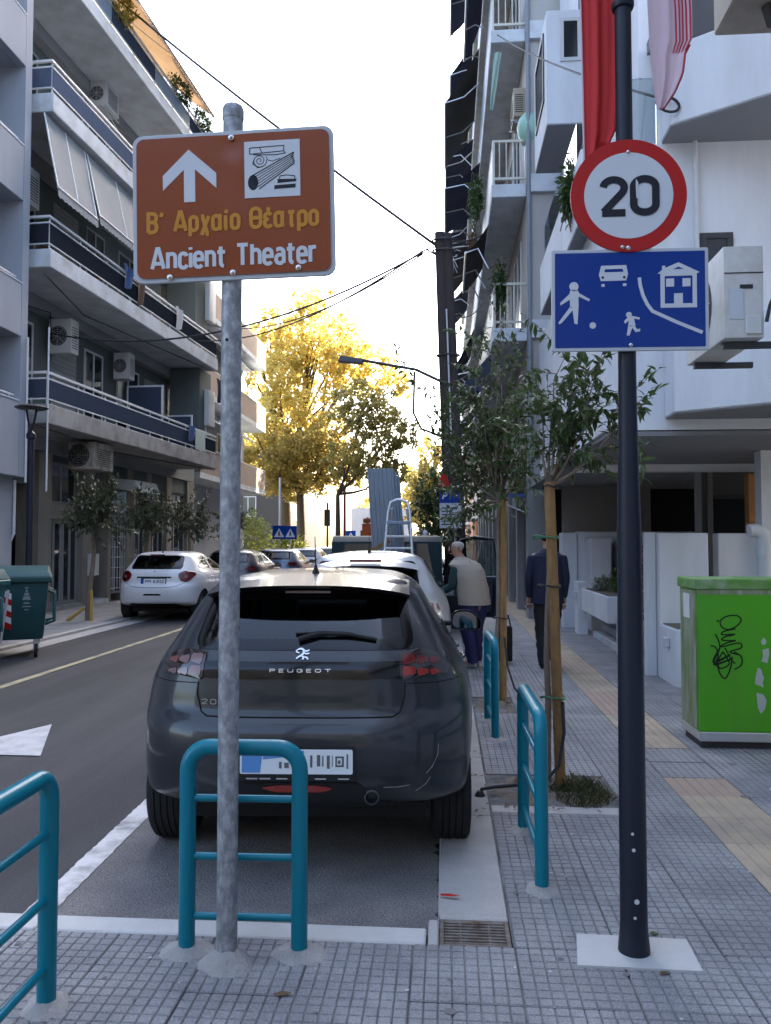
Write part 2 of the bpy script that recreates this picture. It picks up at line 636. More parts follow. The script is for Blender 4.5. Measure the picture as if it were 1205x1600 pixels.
# trodden gum, pale specks and dark spots on the paving
for nm_, m_, n_, lo, hi in (('gum_spots', mat('gum_m', (.13, .13, .135), .8), 70, .006, .014), ('paint_specks', mat('speck_m', (.42, .42, .42), .8), 60, .003, .009), ('dirt_stains', mat('stain_m', (.15, .145, .14), .9), 16, .02, .05)):
    mb = MB()
    for i in range(n_):
        if rg.random() < .45: x, yy = rg.uniform(-1.9, 2.2), rg.uniform(2.3, 3.1)
        else: x, yy = rg.uniform(.3, 2.4), rg.uniform(3.2, 8.5)
        r_ = rg.uniform(lo, hi)
        mb.add([(x + r_ * rg.uniform(.7, 1.2) * math.cos(a * PI / 4.5), yy + r_ * rg.uniform(.7, 1.2) * math.sin(a * PI / 4.5), .0022 + .0001 * (i % 5)) for a in range(9)], [tuple(range(9))])
    mb.build(nm_, m_, pav, kind='stuff')
# earth under the two street trees
def earth(x0, x1, y0, y1, seed):
    r2 = random.Random(seed)
    return MB().sheet(lambda u, v: (x0 + (x1 - x0) * u, y0 + (y1 - y0) * v, -0.012 + 0.05 * math.sin(PI * u) * math.sin(PI * v) * (0.4 + noise.noise(V((u * 5, v * 5, seed)))) ), 16, 16)
struct('tree_pit', earth(0.262, 1.04, 4.86, 5.51, 1), soil, smooth=60)
stone('edging_stone', 0.262, 1.04, 4.735, 4.855, -0.2, 0.0, concrete, pav) if False else MB().box(0.262, 1.04, 4.735, 4.855, -0.2, 0.0).build('edging_stone', concrete, pav, bevel=.004)
struct('tree_pit', earth(0.262, 0.65, 7.465, 8.24, 2), soil, smooth=60)

# kerbs and concrete channel
kb = []
def stone(name, x0, x1, y0, y1, z0, z1, m, par=None):
    return MB().box(x0, x1, y0, y1, z0, z1).build(name, m, par or pav, bevel=0.006)
x = -2.21
for w in (0.55, 0.60, 0.47, 0.51):
    stone('kerb_stone', x, x + w - 0.004, 3.174, 3.30, -0.2, 0.002 - rg.uniform(0, .002), kerb_white)
    x += w
for k in range(14):
    stone('kerb_stone', -2.21, -2.084, 3.17 - 1.0 * (k + 1) + .004, 3.17 - 1.0 * k, -0.2, 0.001, kerb_white)
stone('channel_stone', -0.076, -0.034, 3.176, 3.385, -0.2, -0.004, concrete)
stone('channel_stone', -0.030, 0.252, 3.40, 3.44, -0.2, -0.004, concrete)
y = 3.444
while y < 45:
    l = 1.25 if y < 12 else 5.0
    stone('channel_stone', -0.038, 0.254, y, y + l - .004, -0.2, -0.008 - rg.uniform(0, .003), concrete)
    y += l
# drain grating in its frame
dg_ = thing('drain_grating', 'rusty drain grating at the corner of the kerb and the concrete channel', 'drain', (0.11, 3.29, -0.05))
b = MB()
b.box(-0.030, -0.012, 3.18, 3.395, -0.12, -0.006).box(0.232, 0.25, 3.18, 3.395, -0.12, -0.006).box(-0.012, 0.232, 3.18, 3.194, -0.12, -0.006).box(-0.012, 0.232, 3.381, 3.395, -0.12, -0.006)
b.build('frame', grate_m, dg_, bevel=0.002)
MB().box(-0.029, 0.249, 3.181, 3.394, -0.13, -0.115).build('pit', dark_void, dg_)
for i in range(8):
    yy = 3.203 + i * 0.0243
    MB().box(-0.012, 0.232, yy, yy + 0.010, -0.03, -0.008).build('bar', grate_m, dg_, bevel=0.002)
for xx in (0.05, 0.165):
    MB().box(xx, xx + 0.008, 3.194, 3.381, -0.034, -0.012).build('cross_bar', grate_m, dg_)

# far pavement on the left
LK = -6.75
b = MB().box(-12, LK, -14, 58, -0.2, -0.03)
pl = struct('pavement', b, tile_groove)
b = MB()
for i in range(6):
    for k in range(-10, 130):
        b.box(LK - P * (i + 1) + .003, LK - P * i - .003, 2 + P * k + .003, 2 + P * (k + 1) - .003, -0.04, rg.uniform(-.002, .002))
b.build('paving', tile_m, pl, kind='stuff')
for k in range(45):
    stone('kerb_stone', LK + .004, LK + 0.15, 6 + k, 7 + k - .006, -0.2, 0.0, concrete, pl)
struct('gutter', MB().box(LK + .154, -6.25, -14, 58, -0.1, RZ + .006), concrete)

# ------------------------------------------------------------------ upright road-sign lettering drawn from strokes of one width
def _a(cx, cy, rx, ry, a0, a1, n=10):
    return [(cx + rx * math.cos(R(a0 + (a1 - a0) * i / n)), cy + ry * math.sin(R(a0 + (a1 - a0) * i / n))) for i in range(n + 1)]
def _oval(w, h, y0=0.0, r=None):
    """upright rounded box, the o of the sign face"""
    r = r or w / 2
    return ([(w, y0 + h - r), *_a(w - r, y0 + h - r, r, r, 0, 90, 6), *_a(r, y0 + h - r, r, r, 90, 180, 6), *_a(r, y0 + r, r, r, 180, 270, 6), *_a(w - r, y0 + r, r, r, 270, 360, 6), (w, y0 + h - r)])
XH = .72
GL = {
 ' ': (.22, []),
 'A': (.60, [[(0, 0), (.26, 1), (.34, 1), (.60, 0)], [(.10, .26), (.50, .26)]]),
 'T': (.54, [[(0, 1), (.54, 1)], [(.27, 1), (.27, 0)]]),
 'B': (.46, [[(0, 0), (0, 1), (.24, 1), *_a(.24, .77, .20, .23, 90, -90, 8), (0, .54)], [(.24, .54), *_a(.24, .27, .22, .27, 90, -90, 8), (0, 0)]]),
 'Θ': (.50, [_oval(.50, 1.0), [(.02, .5), (.48, .5)]]),
 'n': (.38, [[(0, 0), (0, XH + .08)], [(0, XH - .16), *_a(.19, XH - .19, .19, .19, 150, 0, 8), (.38, 0)]]),
 'h': (.38, [[(0, 0), (0, 1)], [(0, XH - .16), *_a(.19, XH - .19, .19, .19, 150, 0, 8), (.38, 0)]]),
 'r': (.27, [[(0, 0), (0, XH + .08)], [(0, XH - .22), *_a(.18, XH - .20, .18, .20, 160, 80, 6), (.29, XH)]]),
 'c': (.35, [[*_a(.19, XH - .19, .18, .19, 15, 180, 8), *_a(.19, .19, .19, .19, 180, 345, 8)]]),
 'e': (.39, [[(0, .37), (.39, .37), (.39, XH - .19), *_a(.195, XH - .195, .195, .195, 0, 180, 8), *_a(.195, .19, .195, .19, 180, 330, 8)]]),
 'i': (.0, [[(0, 0), (0, XH)], [(0, .88), (0, 1.0)]]),
 't': (.30, [[(.12, .96), (.12, .15), *_a(.27, .15, .15, .15, 180, 270, 5)], [(-.05, XH - .03), (.34, XH - .03)]]),
 'a': (.38, [[(.02, XH - .05), *_a(.17, XH - .19, .17, .19, 130, 90, 3), *_a(.19, XH - .19, .19, .19, 90, 0, 6), (.38, 0)], [(.38, .42), (.17, .42), *_a(.17, .21, .17, .21, 90, 270, 8), (.25, 0), (.38, .12)]]),
 'α': (.46, [[*_oval(.37, XH)], [(.38, XH + .08), (.38, .12), (.42, .02), (.48, 0)]]),
 'ρ': (.38, [_oval(.38, XH), [(0, .40), (0, -.30)]]),
 'χ': (.40, [[(0, XH), (.07, XH), (.33, -.24), (.40, -.24)], [(.40, XH), (.01, -.26)]]),
 'ο': (.38, [_oval(.38, XH)]),
 'ί': (.10, [[(0, XH), (0, .12), (.03, .01), (.10, 0)], [(.01, .83), (.07, 1.02)]]),
 'έ': (.34, [[*_a(.18, XH - .17, .16, .17, 20, 180, 7), (.02, .48), (.10, .39), (.22, .39)], [(.10, .39), (0, .28), *_a(.18, .18, .18, .18, 180, 340, 8)], [(.17, .83), (.23, 1.02)]]),
 'τ': (.34, [[(0, XH), (.34, XH)], [(.17, XH), (.17, .12), (.20, .01), (.29, 0)]]),
 '΄': (.10, [[(.0, .80), (.08, 1.02)]]),
 'P': (.46, [[(0, 0), (0, 1), (.24, 1), *_a(.24, .74, .22, .26, 90, -90, 8), (0, .48)]]),
 'E': (.42, [[(.42, 1), (0, 1), (0, 0), (.42, 0)], [(0, .5), (.36, .5)]]),
 'U': (.48, [[(0, 1), *_a(.24, .24, .24, .24, 180, 360, 10), (.48, 1)]]),
 'G': (.48, [[*_a(.24, .76, .24, .24, 20, 180, 8), *_a(.24, .24, .24, .24, 180, 360, 8), (.48, .48), (.27, .48)]]),
 'O': (.50, [_oval(.50, 1.0)]),
 '0': (.48, [_oval(.48, 1.0)]),
 '2': (.46, [[*_a(.23, .76, .23, .24, 175, -25, 12), (.40, .58), (.0, .03)], [(-.03, .0), (.48, .0)]]),
 '8': (.46, [_oval(.40, .48, .52)and [(x + .03, y) for x, y in _oval(.40, .48, .52)], _oval(.46, .54, 0)]),
 '6': (.46, [[(.42, .86), *_a(.23, .76, .23, .24, 40, 180, 7), (0, .28)], _oval(.46, .56, 0)]),
 '3': (.44, [[*_a(.22, .77, .20, .23, 160, -90, 10), (.14, .54)], [(.22, .54), *_a(.22, .27, .22, .27, 90, -160, 11)]]),
 '5': (.44, [[(.40, 1), (.06, 1), (.02, .56), *_a(.21, .32, .23, .32, 90, -150, 11)]]),
 '1': (.20, [[(0, .80), (.18, 1), (.18, 0)]]),
 'I': (.0, [[(0, 0), (0, 1)]]),
 '-': (.26, [[(0, .45), (.26, .45)]]),
 'Λ': (.56, [[(0, 0), (.28, 1), (.56, 0)]]),
 'Γ': (.40, [[(0, 0), (0, 1), (.40, 1)]]),
 'Σ': (.44, [[(.44, 1), (0, 1), (.24, .5), (0, 0), (.44, 0)]]),
 'Κ': (.46, [[(0, 0), (0, 1)], [(.44, 1), (.04, .5), (.46, 0)]]),
 'Μ': (.58, [[(0, 0), (0, 1), (.29, .35), (.58, 1), (.58, 0)]]),
 'Ν': (.48, [[(0, 0), (0, 1), (.48, 0), (.48, 1)]]),
 'Φ': (.52, [[(x, y * .6 + .2) for x, y in _oval(.52, 1.0)], [(.26, 0), (.26, 1)]]),
}
def stroke_text(body, name, m, parent, o, ux, uy, h, w, width=None, sp=1.0, align=0.5, gap=.055, curve=None):
    """letters h high with strokes w wide, total width squeezed to 'width'; o = middle of the baseline"""
    x = 0.0
    items = []
    for ch in body:
        gw, lines = GL[ch]
        items.append((x, lines))
        x += gw + (gap + w / h) * sp
    tot = (x - (gap + w / h) * sp) * h
    k = 1.0
    if width: k = (width - w) / tot
    o, ux, uy = V(o), V(ux).normalized(), V(uy).normalized()
    n = ux.cross(uy)
    b = MB()
    x0 = -tot * k * align
    e = 0
    for gx, lines in items:
        for ln in lines:
            pts = [((gx + p[0]) * h * k + x0, w / 2 + p[1] * (h - w)) for p in ln]
            cl = len(pts) > 3 and (V(pts[0]) - V(pts[-1])).length < 1e-6
            pp = []
            for p in (pts[:-1] if cl else pts):
                if not pp or (V(p) - V(pp[-1])).length > 1e-6: pp.append(p)
            oo = o
            if curve:
                oo = o + V((0, curve(pp[0][0]), 0))
            b.strip(pp, w, oo + n * (.0004 + .0004 * (e % 4)), ux, uy, cl)
            e += 1
    return b.build(name, m, parent, kind='stuff')

# ------------------------------------------------------------------ guard rails of teal steel tube
def rail_path(L, H, r, n=7):
    pts = [(0, 0, 0), (0, 0, H - r)]
    for i in range(1, n + 1):
        a = PI / 2 * i / n
        pts.append((r - r * math.cos(a), 0, H - r + r * math.sin(a)))
    for i in range(n + 1):
        a = PI / 2 * i / n
        pts.append((L - r + r * math.sin(a), 0, H - r + r * math.cos(a)))
    pts.append((L, 0, 0))
    return pts
def mound(mb, x, y, r, h, seed, z=0.0):
    r2 = random.Random(seed)
    K = 24
    ph = [1 + .10 * math.sin(2 * PI * j / K * 2 + seed) + .07 * math.sin(2 * PI * j / K * 5 + 2 * seed) + r2.uniform(-.04, .04) for j in range(K)]
    rings = [(1.0, -0.2), (0.88, 0.16), (0.70, 0.45), (0.52, 0.75), (0.40, 0.95), (.3, 1.0)]
    base = len(mb.v)
    for q, hz in rings:
        for j in range(K):
            t = 2 * PI * j / K
            rr = r * q * ph[j]
            mb.v.append((x + rr * math.cos(t), y + rr * math.sin(t), z + max(-.004, h * hz * r2.uniform(.9, 1.1))))
    for i in range(len(rings) - 1):
        for j in range(K):
            mb.f.append((base + i * K + j, base + i * K + (j + 1) % K, base + (i + 1) * K + (j + 1) % K, base + (i + 1) * K + j)); mb.m.append(0)
    mb.f.append(tuple(base + (len(rings) - 1) * K + j for j in range(K))); mb.m.append(0)
    return mb
def guard_rail(x0, y0, x1, y1, H, bars, label, seed, mr=0.085):
    t = thing('guard_rail', label, 'guard rail', (x0, y0, 0), 'teal tube rails along the pavement edge')
    d = V((x1 - x0, y1 - y0, 0)); L = d.length; d.normalize()
    W = lambda p: (x0 + d.x * p[0], y0 + d.y * p[0], p[2])
    MB().tube([W(p) for p in rail_path(L, H - 0.031, 0.085)], 0.0315, 16).build('hoop', teal, t, smooth=60)
    for z in bars:
        MB().tube([W((0.01, 0, z)), W((L - 0.01, 0, z))], 0.0145, 10).build('crossbar', teal, t, smooth=60)
    for i, xx in enumerate((0, L)):
        p = W((xx, 0, 0))
        mound(MB(), p[0], p[1], mr, 0.022, seed + i).build('cement_mound', cement, t, smooth=60)
    return t
BARS = (0.13, 0.355, 0.575)
guard_rail(-0.993, 3.055, -0.560, 3.065, 0.80, BARS, 'teal tube rail across the kerb directly behind the galvanised sign pole', 1, 0.10)
guard_rail(-1.335, 1.86, -1.345, 2.66, 0.80, BARS, 'teal tube rail cut off by the left edge, nearest the camera', 3)
guard_rail(0.425, 3.70, 0.415, 4.45, 0.80, BARS, 'teal tube rail along the kerb in front of the young tree with the grass tuft', 5)
guard_rail(0.385, 6.45, 0.360, 7.15, 0.80, BARS, 'farther teal tube rail beside the dark car wing mirror', 7)

# ------------------------------------------------------------------ brown direction sign on a galvanised pole
brown = mat('brown', (0.205, 0.040, 0.012), 0.17, var=0.06, vscale=3, spec=.45)
amber = mat('amber', (0.46, 0.19, 0.016), 0.5)
sign_white = mat('sign_white', (0.50, 0.52, 0.55), 0.5, var=0.04)
sign_grey = mat('sign_grey', (0.42, 0.44, 0.47), 0.5, var=0.06, vscale=8)
ink = mat('ink', (0.010, 0.011, 0.018), 0.6)
X_, Z_ = V((1, 0, 0)), V((0, 0, 1))
gp = thing('sign_pole', 'grey galvanised steel pole set in cement behind the kerb, carrying the brown sign', 'pole', (-0.815, 2.975, 0))
MB().lathe([(0.0385, -0.02), (0.0385, 3.19)], 28, (-0.815, 2.975, 0)).build('shaft', galv, gp, smooth=50)
MB().lathe([(0.040, 3.185), (0.0415, 3.19), (0.0415, 3.225), (0.036, 3.238), (0.0, 3.242)], 28, (-0.815, 2.975, 0)).build('cap', galv, gp, smooth=40)
mound(MB(), -0.815, 2.965, 0.10, 0.055, 21).build('cement_mound', cement, gp, smooth=60)
MB().lathe([(0.006, 0), (0.006, 0.004)], 10, (-0.822, 2.9335, 2.32), 'y').build('bolt_hole', dark_void, gp)

def bolt(par, x, y, z, r=0.011):
    MB().lathe([(r, 0), (r, -0.003), (r * .6, -0.004), (r * .55, -0.009), (r * .2, -0.011)], 14, (x, y, z), 'y').build('bolt', steel, par, smooth=40)
SY = 2.925
sx0, sx1, sz0, sz1 = -1.188, -0.412, 2.545, 3.118
cx, cz = (sx0 + sx1) / 2, (sz0 + sz1) / 2
W_, H_ = sx1 - sx0, sz1 - sz0
ds = thing('direction_sign', 'brown direction sign with white arrow and column picture, lettered Ancient Theater', 'road sign', (cx, SY, cz))
o = V((cx, SY, cz))
SK = V((math.cos(R(1.2)), 0, math.sin(R(1.2))))   # the plate hangs a touch out of level
SU = V((-SK.z, 0, SK.x))
MB().prism(rrect(W_, H_, 0.04), o, SK, SU, 0.012).build('plate', sign_grey, ds, bevel=0.002)
def face_pt(u, v):
    # aluminium face pulled in around the pole clamps, so it catches the sky unevenly
    hw, hh, rr = (W_ - .034) / 2, (H_ - .034) / 2, .03
    a, b_ = (2 * u - 1) * hw, (2 * v - 1) * hh
    dx, dy = max(0, abs(a) - (hw - rr)), max(0, abs(b_) - (hh - rr))
    L_ = math.hypot(dx, dy)
    if L_ > rr:
        a = math.copysign(hw - rr + dx * rr / L_, a); b_ = math.copysign(hh - rr + dy * rr / L_, b_)
    d = 0
    for (qa, qb, s_, h_) in ((0.0, .235, .075, .0050), (-.01, -.24, .060, .0032), (.05, .06, .10, .0030), (-.04, .11, .05, .0014)):
        d += h_ * math.exp(-((a - qa) ** 2 * 1.6 + (b_ - qb) ** 2) / s_ ** 2)
    return o + SK * a + SU * b_ + V((0, -.0062 + d, 0))
fb_ = MB().sheet(face_pt, 60, 46)
fb_.build('face', brown, ds, smooth=180)
A = lambda a, b, e=0.0024: o + SK * a + SU * b + V((0, -e - .0052, 0))
sx = W_ / 322.0      # picture pixels on the sign to metres
q = lambda px, py: ((px - 365) * sx, (317 - py) * sx)
arrow = [q(296, 226), q(340, 266), q(340, 290), q(306, 258), q(306, 310), q(288, 310), q(288, 258), q(254, 290), q(254, 266)]
MB().prism(arrow, A(0, 0, 0.0026), SK, SU, 0.0005).build('arrow', sign_white, ds)
pic = [q(385, 219), q(473, 219), q(473, 309), q(385, 309)]
MB().prism(pic, A(0, 0, 0.0022), SK, SU, 0.0005).build('pictogram_panel', sign_white, ds)
b = MB()
oo = A(0, 0, 0.0030)
lw = 0.0032
qq = lambda px, py: q(190 + px * 350 / 1205, 140 + py * 350 / 1205)      # enlarged-view pixels
for line in ([(700, 308), (888, 303), (888, 333), (702, 342), (700, 308)], [(755, 306), (768, 338)], [(888, 333), (896, 345), (845, 352), (720, 346)]):
    b.ribbon([qq(*p) for p in line], lw, oo, SK, SU, 0.0005)
sp = []
for i in range(34):
    a = i * 0.42
    r_ = 5 + i * 1.05
    sp.append(qq(755 + r_ * math.cos(-a + 1.2), 380 + r_ * math.sin(-a + 1.2)))
b.ribbon(sp, lw * .8, oo, SK, SU, 0.0005)
b.ribbon([qq(*p) for p in [(725, 372), (718, 395), (745, 418), (775, 412)]], lw, oo, SK, SU, 0.0005)
b.ribbon([qq(*p) for p in [(790, 358), (800, 378), (825, 386), (868, 372)]], lw * .8, oo, SK, SU, 0.0005)
for i in range(7):
    f_ = i / 6
    b.ribbon([qq(705 + 45 * f_, 465 + 70 * f_), qq(942, 343 + 62 * f_)], lw * (1.3 if i in (0, 6) else .8), oo, SK, SU, 0.0005)
b.ribbon([qq(*p) for p in [(942, 343), (930, 368), (944, 390), (942, 405)]], lw, oo, SK, SU, 0.0005)
b.prism([qq(718 + 28 * math.cos(a * PI / 10), 498 + 42 * math.sin(a * PI / 10)) for a in range(20)][::-1], oo, SK, SU, 0.0005)
b.prism([qq(*p) for p in [(832, 540), (948, 537), (950, 516), (834, 519)]], oo, SK, SU, 0.0005)
b.prism([qq(*p) for p in [(850, 508), (950, 503), (955, 489), (852, 486)]], oo, SK, SU, 0.0005)
b.ribbon([qq(*p) for p in [(862, 484), (865, 470), (900, 466), (925, 470), (945, 473), (944, 486)]], lw, oo, SK, SU, 0.0005)
b.build('column_drawing', ink, ds)
stroke_text('B΄ Aρχαίο Θέατρο', 'greek_lettering', amber, ds, A(*q(364.5, 359)), SK, SU, 36 * sx, 6.0 * sx, width=275 * sx)
stroke_text('Ancient Theater', 'english_lettering', sign_white, ds, A(*q(365.5, 417.5)), SK, SU, 38 * sx, 6.0 * sx, width=266 * sx)
for bx, by in ((364.5, 211), (264, 429), (364.5, 426), (468, 423)):
    p = A(*q(bx, by), 0.002)
    bolt(ds, p.x, p.y, p.z)
MB().box(-0.87, -0.76, 2.9385, 2.945, 3.06, 3.10).box(-0.87, -0.76, 2.9385, 2.945, 2.57, 2.61).build('clamp', galv, ds)

# ------------------------------------------------------------------ black lamp pole with the 20 sign and the living-street sign
bp = thing('lamp_pole', 'dark navy steel pole on a pale square footing, carrying the round and the blue sign', 'pole', (0.708, 3.165, 0))
MB().lathe([(0.060, 0.0), (0.058, 0.03), (0.053, 0.08), (0.051, 0.12), (0.0495, 0.9), (0.0455, 1.6), (0.038, 1.9), (0.0345, 2.2), (0.0325, 2.9), (0.032, 3.68)], 28, (0.708, 3.165, 0)).build('shaft', black_paint, bp, smooth=50)
MB().lathe([(0.040, 3.675), (0.044, 3.685), (0.044, 3.70), (0.032, 3.715), (0.028, 3.72), (0.028, 4.75), (0.045, 4.76), (0.02, 4.80)], 24, (0.708, 3.165, 0)).build('upper_shaft', black_paint, bp, smooth=40)
b = MB()
pts = [(0.475, 3.045), (0.925, 3.035), (0.935, 3.27), (0.51, 3.285)]
b.add([(x, y, -0.004) for x, y in pts] + [(x * .99 + .007, y, 0.007) for x, y in pts], [(4, 5, 6, 7), (0, 1, 5, 4), (1, 2, 6, 5), (2, 3, 7, 6), (3, 0, 4, 7)])
b.build('footing', kerb_white, bp)
for (dx, z, w) in ((-.012, .46, .006), (-.008, .40, .007), (.001, .21, .01), (-.006, .15, .006)):
    MB().prism(circle(0, 0, w, 7), (0.708 + dx, 3.165 - 0.0512, z), X_, Z_, .002).build('paint_chip', mat('chip', (0.5, 0.5, 0.5), .7), bp)
MB().box(0.63, 0.79, 3.118, 3.1305, 2.78, 2.81).box(0.63, 0.79, 3.118, 3.1305, 2.44, 2.47).build('sign_clamp', galv, bp)

sred = mat('sred', (0.36, 0.007, 0.006), 0.5, var=0.06)
sblue = mat('sblue', (0.0015, 0.031, 0.205), 0.2, var=0.08, vscale=5, spec=.3)
sp_ = thing('speed_sign', 'round speed limit sign with red ring and black number 20', 'road sign', (0.708, 3.105, 2.895))
c0 = V((0.708, 3.105, 2.897))
MB().prism(circle(0, 0, 0.221, 64), c0, X_, Z_, 0.012).build('plate', sred, sp_)
MB().prism(circle(0, 0, 0.169, 64), c0 + V((0, -.0012, 0)), X_, Z_, 0.001).build('face', sign_white, sp_)
stroke_text('20', 'number', ink, sp_, c0 + V((0.003, -.0025, -0.083)), X_, Z_, 0.160, 0.029, width=0.228, gap=.02)
bolt(sp_, 0.708, 3.1037, 3.067, .007); bolt(sp_, 0.682, 3.1037, 2.694, .007); bolt(sp_, 0.704, 3.1037, 2.69, .009)
# the scuff on the zero
MB().prism([(-.002, -.03), (.005, -.035), (.003, .0), (.006, .03), (-.003, .045), (-.004, .01)], c0 + V((0.031, -.0040, 0.018)), X_, Z_, .0004).build('scuff', sign_white, sp_)

bs = thing('living_street_sign', 'blue rectangular sign with walking figures, ball, car and house', 'road sign', (0.71, 3.112, 2.49))
bx0, bx1, bz0, bz1 = 0.412, 1.006, 2.293, 2.690
bo = V(((bx0 + bx1) / 2, 3.112, (bz0 + bz1) / 2))
BK = V((math.cos(R(-.3)), 0, math.sin(R(-.3)))); BU = V((-BK.z, 0, BK.x))
bw, bh = bx1 - bx0, bz1 - bz0
MB().prism(rrect(bw, bh, 0.006, 2), bo, BK, BU, 0.012).build('plate', sign_grey, bs, bevel=0.0015)
MB().prism(rrect(bw - .026, bh - .026, .003, 2), bo + V((0, -.0012, 0)), BK, BU, 0.001).build('face', sblue, bs)
s_ = bw / 810.0
g = lambda x, y: ((x - 449) * s_, (406 - y) * s_)
ob = bo + V((0, -.0026, 0))
def figure(name, polys, circles=()):
    b = MB()
    for i, p in enumerate(polys):
        b.prism([g(*t) for t in p], ob + V((0, -.0001 * i, 0)), BK, BU, .0005)
    for c in circles:
        b.prism([g(c[0] + c[2] * math.cos(t * PI / 12), c[1] + c[2] * math.sin(t * PI / 12)) for t in range(24)][::-1], ob, BK, BU, .0005)
    return b.build(name, sign_white, bs)
figure('adult_symbol', [[(142, 350), (136, 372), (88, 418), (90, 432), (138, 402), (140, 440), (184, 440), (184, 385), (238, 412), (244, 402), (188, 368), (178, 350)],
                        [(140, 440), (78, 524), (84, 532), (96, 526), (158, 452)], [(150, 440), (162, 530), (178, 534), (184, 440)]], [(160, 332, 24)])
figure('ball_symbol', [], [(257, 541, 17)])
figure('child_symbol', [[(438, 500), (418, 522), (424, 534), (444, 518), (440, 545), (478, 545), (470, 508), (498, 513), (500, 502), (462, 494)],
                        [(440, 545), (432, 596), (446, 598), (462, 552)], [(455, 548), (478, 580), (500, 576), (502, 562), (486, 564), (472, 545)]], [(444, 487, 15)])
figure('car_symbol', [[(302, 224), (432, 222), (441, 270), (432, 304), (300, 306), (290, 272)], [(302, 322), (320, 321), (320, 336), (303, 336)], [(414, 320), (432, 320), (432, 334), (414, 334)]])
MB().prism([g(*t) for t in [(322, 243), (412, 242), (418, 258), (318, 259)]][::-1], ob + V((0, -.0007, 0)), BK, BU, .0004).build('car_window_symbol', sblue, bs)
for cxx in (310, 421):
    MB().prism([g(cxx + 7 * math.cos(t * PI / 6), 287 + 7 * math.sin(t * PI / 6)) for t in range(12)][::-1], ob + V((0, -.0007, 0)), BK, BU, .0004).build('car_lamp_symbol', ink, bs)
b = MB()
b.ribbon([g(*t) for t in [(499, 290), (503, 330), (517, 385), (540, 435), (566, 470), (690, 530), (820, 586)]], 18 * s_, ob, BK, BU, .0005)
b.build('road_edge_symbol', sign_white, bs)
b = MB()
b.ribbon([g(*t) for t in [(618, 270), (618, 442), (782, 442), (782, 270)]], 22 * s_, ob, BK, BU, .0005)
b.prism([g(*t) for t in [(592, 272), (616, 252), (616, 230), (632, 230), (632, 242), (700, 213), (806, 266), (800, 272)]], ob + V((0, -.0001, 0)), BK, BU, .0005)
b.prism([g(*t) for t in [(607, 272), (607, 286), (793, 284), (793, 270)]], ob + V((0, -.0002, 0)), BK, BU, .0005)
b.build('house_symbol', sign_white, bs)
MB().prism([g(*t) for t in [(672, 250), (700, 237), (728, 248)]], ob + V((0, -.0008, 0)), BK, BU, .0004).build('gable_symbol', sblue, bs)
for wx in ((636, 677), (720, 761)):
    MB().prism([g(wx[0], 299), g(wx[1], 298), g(wx[1], 341), g(wx[0], 342)], ob, BK, BU, .0005).build('house_window_symbol', sign_white, bs)
MB().prism([g(676, 378), g(721, 377), g(721, 436), g(676, 436)], ob + V((0, -.0002, 0)), BK, BU, .0005).build('house_door_symbol', sign_white, bs)
p = ob + BK * (g(453, 648)[0]) + BU * g(453, 648)[1]
bolt(bs, p.x, p.y + .001, p.z, .008)

# ------------------------------------------------------------------ flags hung from the top of the dark pole
flag_red = mat('flag_red', (0.46, 0.028, 0.030), 0.75, var=0.12, vscale=6, subsurf=.1)
flag_pale = mat('flag_pale', (0.60, 0.45, 0.50), 0.8, var=0.06)
flag_stripe = mat('flag_stripe', (0.40, 0.03, 0.06), 0.8)
def flag(name, label, prof, y0, m, fold, nu=22, nv=44):
    """prof: (z, x_left, x_right) rows from top to bottom; hangs in soft vertical folds"""
    def P_(u, v):
        t = v * (len(prof) - 1); i = min(int(t), len(prof) - 2); f = t - i
        z = prof[i][0] * (1 - f) + prof[i + 1][0] * f
        xl = prof[i][1] * (1 - f) + prof[i + 1][1] * f
        xr = prof[i][2] * (1 - f) + prof[i + 1][2] * f
        zz = z + prof[i][3] * (1 - f) * u + prof[i + 1][3] * f * u
        return V((xl + (xr - xl) * u, y0 + fold * math.sin(u * 11 + v * 1.2) * (0.5 + .5 * v) + 0.4 * fold * math.sin(u * 23 + 3 * v), zz))
    b = MB().sheet(P_, nu, nv)
    return b, P_
fr = thing('flag', 'plain red flag hanging limp left of the dark pole', 'flag', (0.6, 3.23, 4.1), None)
b, _ = flag('cloth', '', [(4.25, 0.545, 0.70, 0), (3.6, 0.555, 0.70, 0), (3.4, 0.560, 0.70, 0), (3.2, 0.560, 0.69, .02), (3.105, 0.562, 0.665, .06), (3.095, 0.563, 0.64, .09)], 3.235, flag_red, 0.012)
b.build('cloth', flag_red, fr, smooth=180)
b = MB().tube([(0.547, 3.236, 4.25), (0.560, 3.236, 3.4), (0.563, 3.236, 3.10)], .004, 6)
b.build('hem', flag_pale, fr, smooth=60)
fp = thing('flag', 'pale pink flag with red and white stripes hanging right of the dark pole', 'flag', (0.85, 3.2, 4.1), None)
prof = [(4.25, 0.79, 0.95, 0), (3.7, 0.815, 0.985, 0), (3.56, 0.82, 0.985, 0), (3.50, 0.825, 0.955, 0), (3.42, 0.832, 0.945, 0), (3.34, 0.84, 0.915, 0.01), (3.285, 0.848, 0.87, 0)]
b, Pf = flag('cloth', '', prof, 3.20, flag_pale, 0.010)
b.build('cloth', flag_pale, fp, smooth=180)
for i in range(5):
    u0 = 0.62 + i * 0.078
    b = MB().sheet(lambda u, v: Pf(u0 + u * 0.036, v * 0.47) + V((0, -.004, 0)), 3, 24)
    b.build('stripe', flag_stripe, fp, smooth=180)
b = MB().tube([Pf(1, v / 20) for v in range(8, 21)], .005, 6)
b.build('hem', flag_stripe, fp, smooth=60)
arm = MB().tube([(0.47, 3.215, 4.255), (0.95, 3.215, 4.255)], .012, 8)
arm.build('flag_arm', black_paint, bp, smooth=60)

